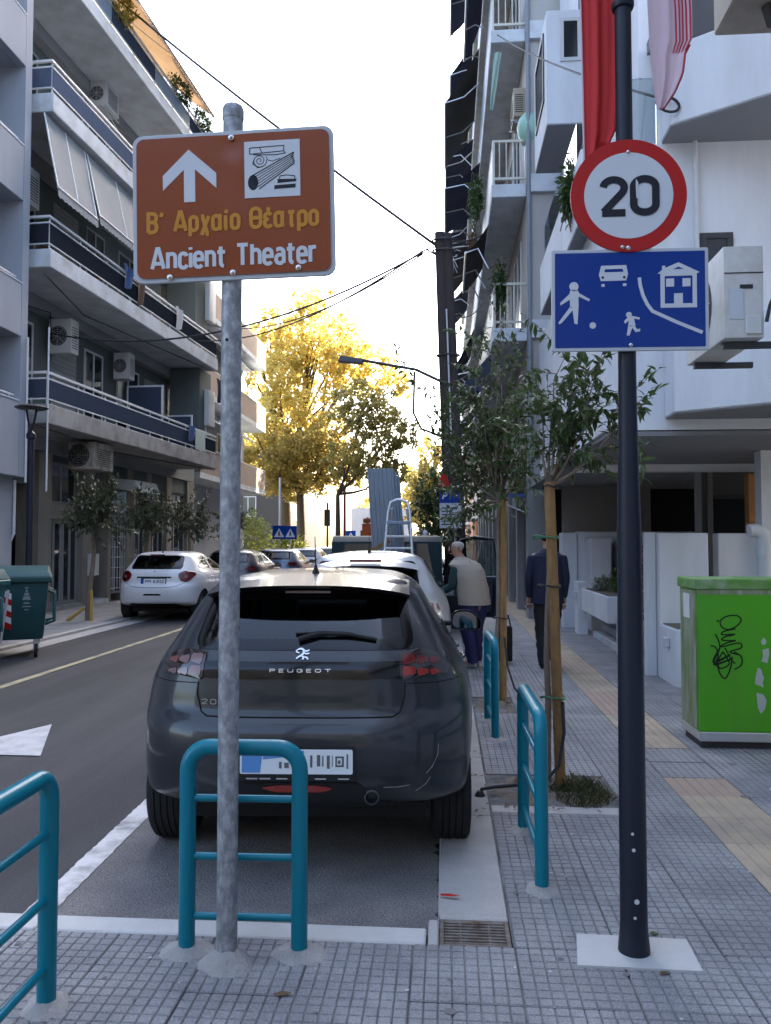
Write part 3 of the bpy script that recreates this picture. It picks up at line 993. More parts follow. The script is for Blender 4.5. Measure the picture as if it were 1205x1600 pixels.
# ------------------------------------------------------------------ cars
def pchip(xs, ys):
    n = len(xs)
    h = [xs[i + 1] - xs[i] for i in range(n - 1)]
    d = [(ys[i + 1] - ys[i]) / h[i] for i in range(n - 1)]
    m = [d[0]] + [0.0] * (n - 2) + [d[-1]]
    for i in range(1, n - 1):
        if d[i - 1] * d[i] > 0:
            w1, w2 = 2 * h[i] + h[i - 1], h[i] + 2 * h[i - 1]
            m[i] = (w1 + w2) / (w1 / d[i - 1] + w2 / d[i])
    def f(x):
        if x <= xs[0]: return ys[0]
        if x >= xs[-1]: return ys[-1]
        i = 0
        while x > xs[i + 1]: i += 1
        t = (x - xs[i]) / h[i]
        return ((1 + 2 * t) * (1 - t) ** 2 * ys[i] + t * (1 - t) ** 2 * h[i] * m[i] + t * t * (3 - 2 * t) * ys[i + 1] + t * t * (t - 1) * h[i] * m[i + 1])
    return f

class Hull:
    """car body as a stack of plan outlines: width, rear edge, front edge and corner depths for every height"""
    def __init__(s, w, yr, yf, cr, cf, n=3.2, nf=2.4):
        s.keys = (w, yr, yf, cr, cf)
        s.fw, s.fr, s.ff, s.fcr, s.fcf = [pchip([k[0] for k in t], [k[1] for k in t]) for t in s.keys]
        s.n, s.nf = n, nf
        s.z0, s.z1 = w[0][0], w[-1][0]
        s.zmax = s.z1
    def at(s, z):
        w, a, b = s.fw(z), s.fr(z), s.ff(z)
        L = b - a
        return w, a, b, min(s.fcr(z), L * .48), min(s.fcf(z), L * .48)
    def taper(s, y):
        return 1 - .16 * ((.9 - y) / .9) ** 2 if y < .9 else 1.0
    def rear(s, x, z):
        w, a, b, c, d = s.at(z)
        y = a
        for _ in range(9):
            u = min(1, abs(x) / max(w * s.taper(y), 1e-4))
            y = .5 * y + .5 * (a + c * (1 - (1 - u ** s.n) ** (1 / s.n)))
        return y
    def front(s, x, z):
        w, a, b, c, d = s.at(z)
        u = min(1, abs(x) / max(w, 1e-4))
        return b - d * (1 - (1 - u ** s.nf) ** (1 / s.nf))
    def side(s, y, z):
        w, a, b, c, d = s.at(z)
        if y < a + c:
            v = min(1, (a + c - y) / c)
            return w * (1 - v ** s.n) ** (1 / s.n) * s.taper(y)
        if y > b - d:
            v = min(1, (y - b + d) / d)
            return w * (1 - v ** s.nf) ** (1 / s.nf)
        return w * s.taper(y)
    def ring(s, z, off=0.0, nc=22, ns=26):
        w, a, b, c, d = s.at(z)
        w = max(0.01, w - off); a += off; b -= off
        if b - a < .05: a = b = (a + b) / 2; a -= .025; b += .025
        c, d = min(c, (b - a) * .48), min(d, (b - a) * .48)
        pts = []
        for i in range(nc + 1):
            t = PI / 2 * i / nc
            pts.append((w * max(0.0, math.sin(t)) ** (2 / s.n), a + c - c * max(0.0, math.cos(t)) ** (2 / s.n)))
        for i in range(1, ns):
            pts.append((w, a + c + (b - d - a - c) * i / ns))
        for i in range(nc + 1):
            t = PI / 2 * i / nc
            pts.append((w * max(0.0, math.cos(t)) ** (2 / s.nf), b - d + d * max(0.0, math.sin(t)) ** (2 / s.nf)))
        pts = [(x * s.taper(y), y) for x, y in pts]
        return pts + [(-x, y) for x, y in reversed(pts[1:-1])]
    def shell(s, levels, off=0.0, nc=22, ns=26, zo=0.0):
        mb = MB()
        k = None
        for z in levels:
            r = s.ring(z, off, nc, ns)
            k = len(r)
            mb.v += [(x, y, z - zo) for x, y in r]
        for i in range(len(levels) - 1):
            for j in range(k):
                mb.f.append((i * k + j, i * k + (j + 1) % k, (i + 1) * k + (j + 1) % k, (i + 1) * k + j)); mb.m.append(0)
        mb.f.append(tuple(reversed(range(k)))); mb.m.append(0)
        mb.f.append(tuple((len(levels) - 1) * k + j for j in range(k))); mb.m.append(0)
        return mb

def inside(p, poly):
    x, y = p
    r = False
    j = len(poly) - 1
    for i in range(len(poly)):
        a, b = poly[i], poly[j]
        if (a[1] > y) != (b[1] > y) and x < (b[0] - a[0]) * (y - a[1]) / (b[1] - a[1]) + a[0]:
            r = not r
        j = i
    return r

def roundpoly(pts, r, n=4):
    out = []
    k = len(pts)
    for i in range(k):
        p, a, b = V(pts[i]), V(pts[i - 1]), V(pts[(i + 1) % k])
        d0, d1 = (a - p), (b - p)
        rr = min(r, d0.length * .45, d1.length * .45)
        s, e = p + d0.normalized() * rr, p + d1.normalized() * rr
        for j in range(n + 1):
            t = j / n
            q = s * (1 - t) ** 2 + p * 2 * t * (1 - t) + e * t * t
            out.append((q.x, q.y))
    return out

def densify(pts, step):
    out = []
    k = len(pts)
    for i in range(k):
        a, b = V(pts[i]), V(pts[(i + 1) % k])
        m = max(1, int((b - a).length / step))
        for j in range(m):
            q = a.lerp(b, j / m)
            out.append((q.x, q.y))
    return out

def patch(mb, fn, poly, rows=10, cols=12, off=0.004, mi=0, skirt=0.02):
    """fill a polygon given in surface coordinates with a sheet lying 'off' outside the surface; fn(a, b, off) -> point"""
    bs = [p[1] for p in poly]
    b0, b1 = min(bs), max(bs)
    e = (b1 - b0) * 1e-4
    base = len(mb.v)
    for j in range(rows + 1):
        bb = b0 + e + (b1 - b0 - 2 * e) * j / rows
        xs = []
        for i in range(len(poly)):
            p, q = poly[i], poly[(i + 1) % len(poly)]
            if (p[1] > bb) != (q[1] > bb):
                xs.append(p[0] + (q[0] - p[0]) * (bb - p[1]) / (q[1] - p[1]))
        if len(xs) < 2: xs = [poly[0][0]] * 2
        a0, a1 = min(xs), max(xs)
        for i in range(cols + 1):
            mb.v.append(tuple(fn(a0 + (a1 - a0) * i / cols, bb, off)))
    for j in range(rows):
        for i in range(cols):
            a = base + j * (cols + 1) + i
            mb.f.append((a, a + 1, a + cols + 2, a + cols + 1)); mb.m.append(mi)
    if skirt:
        rim = [(i, 0) for i in range(cols + 1)] + [(cols, j) for j in range(1, rows + 1)] + [(i, rows) for i in range(cols - 1, -1, -1)] + [(0, j) for j in range(rows - 1, 0, -1)]
        b2 = len(mb.v)
        for i, j in rim:
            p = V(mb.v[base + j * (cols + 1) + i])
            # step back towards the surface
            c = V((0, 2.0, 0.8))
            mb.v.append(tuple(p + (c - p).normalized() * skirt))
        m = len(rim)
        for t in range(m):
            i, j = rim[t]; i2, j2 = rim[(t + 1) % m]
            mb.f.append((base + j * (cols + 1) + i, b2 + t, b2 + (t + 1) % m, base + j2 * (cols + 1) + i2)); mb.m.append(mi)
    return mb

def band(mb, fn, outline, w_out, w_in, off, mi=0, closed=True):
    """strip along an outline on the surface, covering w_out outside to w_in inside"""
    k = len(outline)
    c = V((sum(p[0] for p in outline) / k, sum(p[1] for p in outline) / k))
    sgn = 1 if sum(outline[i][0] * outline[(i + 1) % k][1] - outline[(i + 1) % k][0] * outline[i][1] for i in range(k)) > 0 else -1
    base = len(mb.v)
    for i in range(k):
        d = V(outline[(i + 1) % k]) - V(outline[i - 1])
        if d.length < 1e-9: d = V((1, 0))
        d.normalize()
        n = V((d.y, -d.x)) * sgn
        p = V(outline[i])
        for w in (w_out, 0, -w_in):
            q = p + n * w
            mb.v.append(tuple(fn(q.x, q.y, off if w <= 0 else off * .6)))
    for i in range(k if closed else k - 1):
        j = (i + 1) % k
        for t in (0, 1):
            mb.f.append((base + i * 3 + t, base + j * 3 + t, base + j * 3 + t + 1, base + i * 3 + t + 1)); mb.m.append(mi)
    return mb

tyre_m = mat('tyre_m', (0.018, 0.018, 0.019), 0.85, var=0.25, vscale=20)
rim_m = mat('rim_m', (0.35, 0.36, 0.38), 0.35, metal=0.8)
plastic = mat('plastic', (0.014, 0.014, 0.015), 0.6)
gloss_black = mat('gloss_black', (0.004, 0.004, 0.005), 0.12, spec=.4)
cabin_m = mat('cabin_m', (0.022, 0.022, 0.024), 0.85)
seat_m = mat('seat_m', (0.035, 0.035, 0.04), 0.9)
car_glass = glass_mat('car_glass', (0.46, 0.52, 0.53))
car_glass_light = glass_mat('car_glass_light', (0.72, 0.82, 0.82))
lamp_red = mat('lamp_red', (0.10, 0.004, 0.005), 0.2, coat=.6)
lamp_bright = mat('lamp_bright', (0.26, 0.016, 0.010), 0.25, coat=.5)
lamp_clear = mat('lamp_clear', (0.17, 0.11, 0.11), 0.15, coat=.5)
chrome = mat('chrome', (0.62, 0.62, 0.63), 0.22, metal=.9)
seam_m = mat('seam_m', (0.004, 0.004, 0.004), 0.8)
paint_dark = mat('paint_dark', (0.017, 0.020, 0.026), 0.32, coat=0.5, col2=(0.026, 0.028, 0.032), vscale=1.6, spec=.3)
paint_wh = mat('paint_wh', (0.62, 0.63, 0.65), 0.3, coat=0.7, var=0.04)
paint_silver = mat('paint_silver', (0.50, 0.51, 0.53), 0.28, metal=0.35, coat=0.7)
paint_blue = mat('paint_blue', (0.07, 0.10, 0.17), 0.3, metal=0.3, coat=0.7)
paint_night = mat('paint_night', (0.015, 0.019, 0.032), 0.3, coat=0.7)
paint_teal = mat('paint_teal', (0.006, 0.026, 0.036), 0.3, metal=0.1, coat=0.6)
plate_blue = mat('plate_blue', (0.01, 0.06, 0.35), 0.4)
plate_white = mat('plate_white', (0.70, 0.72, 0.74), 0.35)

HATCH = dict(
    w=[(.17, .78), (.30, .835), (.42, .862), (.58, .8725), (.72, .8725), (.86, .858), (.95, .83), (1.02, .79), (1.10, .735), (1.2, .672), (1.3, .612), (1.36, .565), (1.40, .50), (1.43, .39), (1.445, .2), (1.45, .04)],
    yr=[(.17, .62), (.28, .46), (.345, .17), (.39, .055), (.46, .022), (.6, 0), (.70, .008), (.765, .045), (.80, .085), (.90, .105), (1.0, .13), (1.07, .185), (1.2, .305), (1.3, .405), (1.36, .46), (1.40, .54), (1.43, .72), (1.445, 1.0), (1.45, 1.25)],
    yf=[(.17, 3.80), (.3, 3.98), (.5, 4.05), (.7, 4.03), (.8, 3.93), (.86, 3.70), (.90, 3.40), (.95, 3.08), (1.0, 2.92), (1.1, 2.70), (1.2, 2.48), (1.3, 2.22), (1.36, 2.0), (1.40, 1.82), (1.43, 1.65), (1.445, 1.5), (1.45, 1.35)],
    cr=[(.17, .45), (.6, .52), (.9, .50), (1.1, .36), (1.36, .30), (1.43, .1)],
    cf=[(.17, .7), (.7, .8), (.9, .7), (1.0, .55), (1.36, .35), (1.43, .1)])
HATCH['rear_win'] = [(-.535, 1.095), (-.49, 1.345), (.49, 1.345), (.535, 1.095)]
HATCH['front_win'] = [(-.60, 1.02), (-.47, 1.345), (.47, 1.345), (.60, 1.02)]
HATCH['side_win'] = [[(.78, 1.10), (1.02, 1.30), (1.50, 1.345), (1.52, 1.04)], [(1.60, 1.04), (1.58, 1.345), (1.98, 1.335), (2.62, 1.02), (2.55, 1.0)]]
HATCH['axles'] = (.745, 3.285)
HATCH['tyre'] = (.312, .20, .745)

def scaled(spec, sl=1.0, sw=1.0, sh=1.0):
    f = lambda t, a: [(z * sh, v * a) for z, v in t]
    d = dict(w=f(spec['w'], sw), yr=f(spec['yr'], sl), yf=f(spec['yf'], sl), cr=f(spec['cr'], sl), cf=f(spec['cf'], sl))
    d['rear_win'] = [(x * sw, z * sh) for x, z in spec['rear_win']]
    d['front_win'] = [(x * sw, z * sh) for x, z in spec['front_win']]
    d['side_win'] = [[(y * sl, z * sh) for y, z in p] for p in spec['side_win']]
    d['axles'] = tuple(a * sl for a in spec['axles'])
    t = spec['tyre']; d['tyre'] = (t[0], t[1], t[2] * sw)
    return d

def build_car(label, loc, yaw, paint, spec=HATCH, group=None, lod=0, glass=None, name='parked_car', cat='car', detail=None, through=True):
    root = thing(name, label, cat, (0, 0, 0), group)
    H = Hull(spec['w'], spec['yr'], spec['yf'], spec['cr'], spec['cf'])
    zt = H.z1
    step = (.022, .035, .06)[lod]
    lv, z = [], H.z0
    while z < zt * .93:
        lv.append(z); z += step
    m_ = (12, 7, 4)[lod]
    lv += [zt * .93 + (zt - zt * .93) * (1 - (1 - i / m_) ** 2) for i in range(m_ + 1)]
    nc, ns = ((26, 60), (14, 30), (8, 16))[lod]
    me = H.shell(lv, 0, nc, ns).mesh('body', [paint, plastic])
    o = link_mesh('body', me, root)
    tr, tw, tx = spec['tyre']
    # wheel arches
    for ya in spec['axles']:
        for sg in (-1, 1):
            cme = MB().lathe([(tr + .035, min(sg * .5, sg * 1.2)), (tr + .035, max(sg * .5, sg * 1.2))], 40, (0, ya, tr), 'x').mesh('cut', [paint, plastic])
            for p in cme.polygons: p.material_index = 1
            co = link_mesh('cut', cme)
            md = o.modifiers.new('arch', 'BOOLEAN')
            md.operation = 'DIFFERENCE'; md.solver = 'EXACT'; md.object = co
            dg = bpy.context.evaluated_depsgraph_get()
            nm = bpy.data.meshes.new_from_object(o.evaluated_get(dg))
            o.modifiers.clear()
            bpy.data.objects.remove(co)
            o.data = nm
    me = o.data
    me.name = 'body'
    if len(me.materials) < 2:
        me.materials.clear(); me.materials.append(paint); me.materials.append(plastic)
    ym = (H.fr(.9) + H.ff(1.2)) / 2
    rw, fw, sws = spec['rear_win'], spec['front_win'], spec['side_win']
    rwr = roundpoly(rw, .05)
    def region(c, nrm):
        if c.z < .6: return None
        if nrm.y < -.25 and c.y < ym and inside((c.x, c.z), rwr): return 'rear_window'
        if nrm.y > .2 and c.y > ym and inside((c.x, c.z), fw): return 'windscreen'
        if abs(nrm.x) > .55:
            for p in sws:
                if inside((c.y, c.z), p): return 'side_window_' + ('r' if c.x > 0 else 'l')
        return None
    bm = bmesh.new(); bm.from_mesh(me)
    bm.normal_update()
    kill, parts = [], {}
    for f in bm.faces:
        r_ = region(f.calc_center_median(), f.normal)
        if r_:
            kill.append(f)
            parts.setdefault(r_, []).append([v.co.copy() for v in f.verts])
    if through:
        bmesh.ops.delete(bm, geom=kill, context='FACES')
    bm.to_mesh(me); bm.free()
    me.polygons.foreach_set('use_smooth', [True] * len(me.polygons))
    me.set_sharp_from_angle(angle=R(38))
    for nm, fs in parts.items():
        mb = MB()
        for f in fs:
            mb.add([p + (V((0, .002, 0)) if nm == 'rear_window' else V((0, -.002, 0)) if nm == 'windscreen' else V((-.002 if p.x > 0 else .002, 0, 0))) if through else p - (V((0, .002, 0)) if nm == 'rear_window' else V((0, -.002, 0)) if nm == 'windscreen' else V((-.002 if p.x > 0 else .002, 0, 0))) for p in f], [tuple(range(len(f)))])
        g_ = glass or car_glass
        if nm == 'windscreen' and through: g_ = car_glass_light
        mb.build(nm.rsplit('_', 1)[0] if nm.startswith('side') else nm, g_ if through else gloss_black, root, smooth=40, weld=True)
    # surface helpers: (a, b, off) -> point outside the body
    def fr_(x, z, off):
        p = V((x, H.rear(x, z), z)); e = .004
        tx_ = V((x + e, H.rear(x + e, z), z)) - V((x - e, H.rear(x - e, z), z)); tz = V((x, H.rear(x, z + e), z + e)) - V((x, H.rear(x, z - e), z - e))
        n = tx_.cross(tz).normalized()
        return p + n * off
    def ff_(x, z, off): return V((x, H.front(x, z) + off, z))
    def fs_(sg):
        return lambda y, z, off: V((sg * (H.side(y, z) + off), y, z))
    if lod < 2 and through:
        mb = MB()
        band(mb, fr_, densify(rwr, .03), .014, .035, .0035)
        mb.build('rear_window_seal', gloss_black, root, smooth=60)
        mb = MB()
        band(mb, ff_, densify(roundpoly(fw, .05), .03), .012, .035, .004)
        mb.build('windscreen_seal', gloss_black, root, smooth=60)
        for sg in (-1, 1):
            for p in sws:
                mb = MB()
                band(mb, fs_(sg), densify(roundpoly(p, .03), .04), .012, .03, .0035)
                mb.build('window_seal', gloss_black, root, smooth=60)
        # dark inner lining with the same openings, seats, dashboard, shelf
        lz = [z for z in lv if z > .5]
        lme = H.shell(lz, .035, nc, ns, zo=.02).mesh('lining', [cabin_m])
        bm = bmesh.new(); bm.from_mesh(lme); bm.normal_update()
        kl = []
        for f in bm.faces:
            c = f.calc_center_median(); c.z += .02
            n_ = f.normal
            infl = 1.06
            if n_.y < -.2 and c.y < ym and inside((c.x / infl, (c.z - 1.2) / infl + 1.2), rw): kl.append(f)
            elif n_.y > .15 and c.y > ym and inside((c.x / infl, (c.z - 1.2) / infl + 1.2), fw): kl.append(f)
            elif abs(n_.x) > .5 and any(inside((c.y, c.z), p) for p in sws): kl.append(f)
        bmesh.ops.delete(bm, geom=kl, context='FACES')
        bm.to_mesh(lme); bm.free()
        link_mesh('lining', lme, root)
        zb = .95 * zt / 1.45
        sy = H.ff(.5) / 4.05
        for sg in (-1, 1):
            mb = MB().hexa([(sg * .36 - .23, 2.0 * sy, .45), (sg * .36 + .23, 2.0 * sy, .45), (sg * .36 + .23, 2.12 * sy, .45), (sg * .36 - .23, 2.12 * sy, .45),
                            (sg * .36 - .20, 1.78 * sy, 1.08), (sg * .36 + .20, 1.78 * sy, 1.08), (sg * .36 + .20, 1.88 * sy, 1.08), (sg * .36 - .20, 1.88 * sy, 1.08)])
            mb.build('front_seat', seat_m, root, bevel=.03, segs=2, smooth=40)
            MB().obox((sg * .36, 1.80 * sy, 1.20), (.24, .10, .18)).build('headrest', seat_m, root, bevel=.03, segs=2, smooth=40)
        MB().hexa([(-.6, .95, .5), (.6, .95, .5), (.6, 1.1, .5), (-.6, 1.1, .5), (-.55, .80, .98), (.55, .80, .98), (.55, .92, .98), (-.55, .92, .98)]).build('rear_seat', seat_m, root, bevel=.03, segs=2, smooth=40)
        for xx in (-.36, .36):
            MB().obox((xx, .82, 1.04), (.24, .09, .13)).build('headrest', seat_m, root, bevel=.025, segs=2, smooth=40)
        MB().box(-.58, .58, 2.62 * sy, 2.95 * sy, .80, .97).build('dashboard', cabin_m, root, bevel=.03)
    # wheels
    for ya in spec['axles']:
        for sg in (-1, 1):
            c = (sg * (tx + tw * .5 - .0), ya, tr)
            hw = tw / 2
            prof = [(tr * .66, -hw * .9), (tr * .80, -hw * .99), (tr * .93, -hw * .97), (tr * .985, -hw * .82)]
            if lod == 0:
                for gx in (-.5, -.17, .17, .5):
                    prof += [(tr, hw * (gx - .14)), (tr, hw * (gx - .04)), (tr - .008, hw * (gx - .03)), (tr - .008, hw * (gx + .03)), (tr, hw * (gx + .04)), (tr, hw * (gx + .14))]
            else:
                prof += [(tr, -hw * .6), (tr, hw * .6)]
            prof += [(tr * .985, hw * .82), (tr * .93, hw * .97), (tr * .80, hw * .99), (tr * .66, hw * .9)]
            cc = (c[0] - sg * hw, c[1], c[2])
            wh = MB().lathe(prof, (48, 28, 18)[lod], (sg * (tx + .0), ya, tr), 'x', cap=False).build('wheel', tyre_m, root, smooth=35)
            mb = MB()
            xo = sg * (tx + hw * .55)
            mb.lathe([(tr * .66, -.02), (tr * .66, .02)], 28, (xo, ya, tr), 'x', cap=False)
            if lod < 2:
                for k in range(5):
                    a = 2 * PI * k / 5
                    mb.obox((xo, ya + .17 * math.sin(a) * tr / .312, tr + .17 * math.cos(a) * tr / .312 * 0 + .10 * math.cos(a)), (.02, .05, .2), Matrix.Rotation(-a, 3, 'X'))
                    mb.v[-8:] = [tuple(V((v[0], ya, tr)) + (Matrix.Rotation(-a, 3, 'X') @ (V((0, dy, .06 if q_ < 4 else .205))))) for q_, (v, dy) in enumerate(zip(mb.v[-8:], (-.03, .03, .03, -.03, -.03, .03, .03, -.03)))]
                    for q_ in range(-8, 0):
                        x_ = mb.v[q_]
                        mb.v[q_] = (xo + (.012 if q_ in (-6, -5, -2, -1) else -.012), x_[1], x_[2])
            mb.lathe([(.07, -.02), (.06, .02)], 16, (xo, ya, tr), 'x')
            mb.build('rim', rim_m, wh, smooth=30)
            MB().lathe([(tr * .64, -.01), (tr * .64, .01)], 20, (sg * (tx), ya, tr), 'x').build('brake_disc', dark_steel, wh)
    MB().box(-.6, .6, .5, H.ff(.5) - .5, .18, .26).build('underbody', plastic, root)
    if detail: detail(root, H, fr_, ff_, fs_)
    root.location = loc
    root.rotation_euler = (0, 0, yaw)
    return root

def tube_on(fn, pts, r, off=0.0, n=6, step=.03):
    out = []
    for i in range(len(pts) - 1):
        a, b = V(pts[i]), V(pts[i + 1])
        m = max(1, int((b - a).length / step))
        for j in range(m):
            q = a.lerp(b, j / m)
            out.append(fn(q.x, q.y, off))
    out.append(fn(pts[-1][0], pts[-1][1], off))
    return MB().tube(out, r, n)

def antenna(root, x, y, z, h=.30):
    b = MB().lathe([(.022, -.004), (.019, .012), (.010, .034), (.006, .05)], 14, (x, y, z))
    b.tube([(x, y, z + .04), (x, y - .05, z + .04 + h)], [.0045, .0022], 6)
    b.build('antenna', plastic, root, smooth=50)

def mirror(root, sg, y, z, x, mcap, big=1.0):
    b = MB().tube([(sg * (x - .10), y + .04, z - .03), (sg * (x + .03), y + .02, z - .02)], [.025, .02], 10)
    b.build('mirror_arm', plastic, root, smooth=60)
    prof = roundpoly([(-.09, -.055), (.10, -.06), (.105, .0), (.04, .065), (-.08, .06)], .05, 5)
    cx_ = x + .12
    m = MB()
    base = len(m.v)
    k = len(prof)
    rings = [(1.0, 0.0), (1.03, .03), (.98, .07), (.80, .105), (.4, .125), (.02, .13)]
    for s, dy in rings:
        for px, pz in prof:
            m.v.append((sg * (cx_ + px * s * big), y + dy, z + pz * s * big))
    for i in range(len(rings) - 1):
        for j in range(k):
            m.f.append((base + i * k + j, base + i * k + (j + 1) % k, base + (i + 1) * k + (j + 1) % k, base + (i + 1) * k + j)); m.m.append(0)
    h = m.build('wing_mirror', mcap, root, smooth=60)
    MB().prism([(sg * px * .9 * big, pz * .86 * big) for px, pz in (prof if sg > 0 else prof[::-1])], (sg * cx_, y - .0015, z), (1, 0, 0), (0, 0, 1), .004).build('mirror_glass', mat('mirror_m', (.16, .17, .19), .03, metal=1.0), h)
    band_ = [(sg * (cx_ + px * big), y - .002, z + pz * big) for px, pz in prof]
    MB().tube(band_, .005, 6, closed=True).build('mirror_rim', plastic, h, smooth=60)

def plate(root, fn, x, z, w, h, body, m_txt, off=.012, strip=True, label=None):
    o_ = fn(x, z, off)
    n = (fn(x, z, 1.0) - fn(x, z, 0)).normalized()
    uy = V((0, 0, 1)) - n * n.z; uy.normalize()
    ux = uy.cross(n)
    p = MB().prism(rrect(w, h, .008, 2), o_, ux, uy, .010).build('number_plate', plate_white, root)
    if strip:
        MB().prism([(-w / 2 + .004, -h / 2 + .004), (-w / 2 + .048, -h / 2 + .004), (-w / 2 + .048, h / 2 - .004), (-w / 2 + .004, h / 2 - .004)], o_ + n * .0008, ux, uy, .0007).build('plate_band', plate_blue, p)
    return p, o_, ux, uy, n

# ---- the dark hatchback parked nearest
def dark_detail(root, H, fr, ff, fs):
    # glossy band between the lamps
    pb = MB()
    patch(pb, fr, [(-.50, .955), (-.505, 1.03), (.505, 1.03), (.50, .955)], 6, 30, .006)
    pb.build('gloss_band', gloss_black, root, smooth=40)
    for sg in (-1, 1):
        lp = [(sg * .475, .945), (sg * .47, 1.072), (sg * .58, 1.080), (sg * .655, 1.055), (sg * .715, .99), (sg * .70, .952)]
        m = MB(); patch(m, fr, roundpoly(lp, .012, 2), 8, 16, .010, 0)
        lamp = m.build('tail_lamp', mat('lamp_smoke', (.022, .014, .015), .08, coat=.5), root, smooth=40)
        for j, (a, c_) in enumerate(((.487, .550), (.557, .612), (.619, .668))):
            for k, (z0, z1) in enumerate(((.960, 1.005), (1.010, 1.056))):
                sh = .012 * j
                pp = [(sg * a, z0), (sg * c_, z0 + .003), (sg * (c_ - .006), z1 - sh), (sg * (a - .002), z1 - sh * .6)]
                m = MB(); patch(m, fr, roundpoly(pp, .008, 2), 4, 5, .0125, 0, .004)
                m.build('lamp_cell', (lamp_bright if sg > 0 and k == 0 else lamp_red) if sg > 0 else (lamp_clear if (j + k) % 3 else mat('lamp_pale', (.17, .055, .05), .2, coat=.5)), lamp, smooth=40)
    # tailgate shut lines
    for pts in ([(-.50, .935), (-.50, .88), (-.475, .80), (-.44, .783), (.44, .783), (.475, .80), (.50, .88), (.50, .935)],):
        tube_on(fr, pts, .0042, .0).build('tailgate_seam', seam_m, root, smooth=60)
    for sg in (-1, 1):
        tube_on(fr, [(sg * .50, 1.03), (sg * .52, 1.095), (sg * .50, 1.18)], .0035).build('tailgate_seam', seam_m, root, smooth=60)
        tube_on(fr, [(sg * .80, .93), (sg * .66, .925), (sg * .51, .93)], .0025).build('bumper_seam', seam_m, root, smooth=60)
    # chamfered ledge of the bumper
    # roof spoiler
    sp_ = MB()
    def spo(u, v):
        x = -.525 + u * 1.05
        e = abs(2 * u - 1)
        y0 = .30 + .10 * e ** 3
        if v < .5:
            t = v * 2
            y = .75 + (y0 - .75) * t
            zz = 1.434 - .012 * e ** 2 * (1 - t) - .043 * t - (.022 + .03 * t) * e ** 3
        else:
            t = (v - .5) * 2
            y = y0 + .13 * t
            zz = 1.391 - .026 * t - .052 * e ** 3
        return V((x, y, zz))
    sp_.sheet(spo, 30, 10)
    sp_.build('roof_spoiler', paint_dark, root, smooth=35)
    m = MB(); m.sheet(lambda u, v: V((-.515 + 1.03 * u, (.432 + .09 * abs(2 * u - 1) ** 3) - .0 * v + .03 * v, 1.366 - .035 * v - .03 * abs(2 * u - 1) ** 3)), 24, 2)
    m.build('spoiler_underside', gloss_black, root, smooth=60)
    MB().obox((0, .425, 1.352), (.235, .012, .012)).build('brake_lamp', mat('brake_off', (.32, .25, .24), .2), root, bevel=.003)
    # emblem: a rearing lion drawn in bright strokes
    o_ = fr(.005, 1.062, .006)
    n = (fr(0, 1.062, 1) - fr(0, 1.062, 0)).normalized(); uy = (V((0, 0, 1)) - n * n.z).normalized(); ux = uy.cross(n)
    e = MB()
    k = .00125
    for line, w in (([(-18, 24), (-6, 26), (4, 18), (2, 4), (-6, -6), (-14, -10)], 8), ([(4, 18), (14, 14), (24, 20)], 6), ([(2, 6), (14, 2), (25, 5)], 6), ([(-6, -6), (4, -12), (2, -24)], 7), ([(-14, -10), (-24, -20)], 6), ([(4, -12), (16, -14), (22, -24)], 6), ([(-14, 6), (-24, 10), (-27, 20)], 5), ([(-18, 24), (-26, 17)], 5)):
        e.ribbon([(a * k, c * k) for a, c in line], w * k, o_, ux, uy, .002)
    e.build('emblem', chrome, root)
    # lettering on the band
    ob_ = fr(0, .992, .0085)
    n2 = (fr(0, .992, 1) - fr(0, .992, 0)).normalized(); uy2 = (V((0, 0, 1)) - n2 * n2.z).normalized(); ux2 = uy2.cross(n2)
    stroke_text('PEUGEOT', 'lettering', chrome, root, ob_ - uy2 * .009, ux2, uy2, .018, .0036, width=.295, sp=1.6, curve=lambda x: fr(x, .992, .0085).y - ob_.y)
    o3 = fr(-.415, .845, .005)
    n3 = (fr(-.415, .845, 1) - fr(-.415, .845, 0)).normalized(); uy3 = (V((0, 0, 1)) - n3 * n3.z).normalized(); ux3 = uy3.cross(n3)
    stroke_text('208', 'model_badge', mat('badge_m', (.25, .25, .26), .3, metal=.8), root, o3 - uy3 * .012, ux3, uy3, .026, .005, width=.12, sp=1.2)
    # wiper
    m = MB()
    def wp(x, z, d): return fr(x, z, d)
    m.tube([wp(-.02 + .0, 1.118, .02), wp(.08, 1.145, .022), wp(.22, 1.142, .02), wp(.36, 1.120, .016)], [.016, .013, .011, .008], 8)
    m.tube([wp(-.04, 1.150, .008), wp(.15, 1.156, .008), wp(.34, 1.124, .008)], .006, 6)
    m.build('wiper', plastic, root, smooth=60)
    # number plate with its blurred print and holder
    pr_, po, ux, uy, n = plate(root, fr, .0, .600, .52, .112, '', None, .014, strip=False)
    MB().prism(rrect(.545, .15, .006, 2), po + uy * -.012 - n * .002, ux, uy, .012).build('plate_holder', plastic, pr_)
    gx = lambda a: -.26 + a / 345 * .52
    e = MB()
    for (a, c, z0, z1) in ((215, 222, -.025, .03), (236, 246, -.02, .032), (252, 256, -.02, .028), (266, 275, -.03, .03), (282, 284, -.02, .03), (292, 318, .018, .026), (292, 318, -.022, -.014), (292, 297, -.02, .024), (312, 318, -.02, .024), (300, 308, -.008, .008), (326, 331, -.03, .036), (120, 128, -.03, .0), (136, 150, -.028, -.004), (160, 166, -.03, .004), (172, 186, -.006, .002), (176, 181, -.03, -.002), (192, 206, -.03, -.022)):
        e.prism([(gx(a), z0), (gx(c), z0), (gx(c), z1), (gx(a), z1)], po + n * .0012, ux, uy, .0005)
    e.build('plate_print', mat('print_grey', (.12, .12, .13), .5), pr_)
    e = MB()
    e.prism([(gx(6), -.05), (gx(62), -.05), (gx(70), .05), (gx(6), .05)], po + n * .0009, ux, uy, .0005)
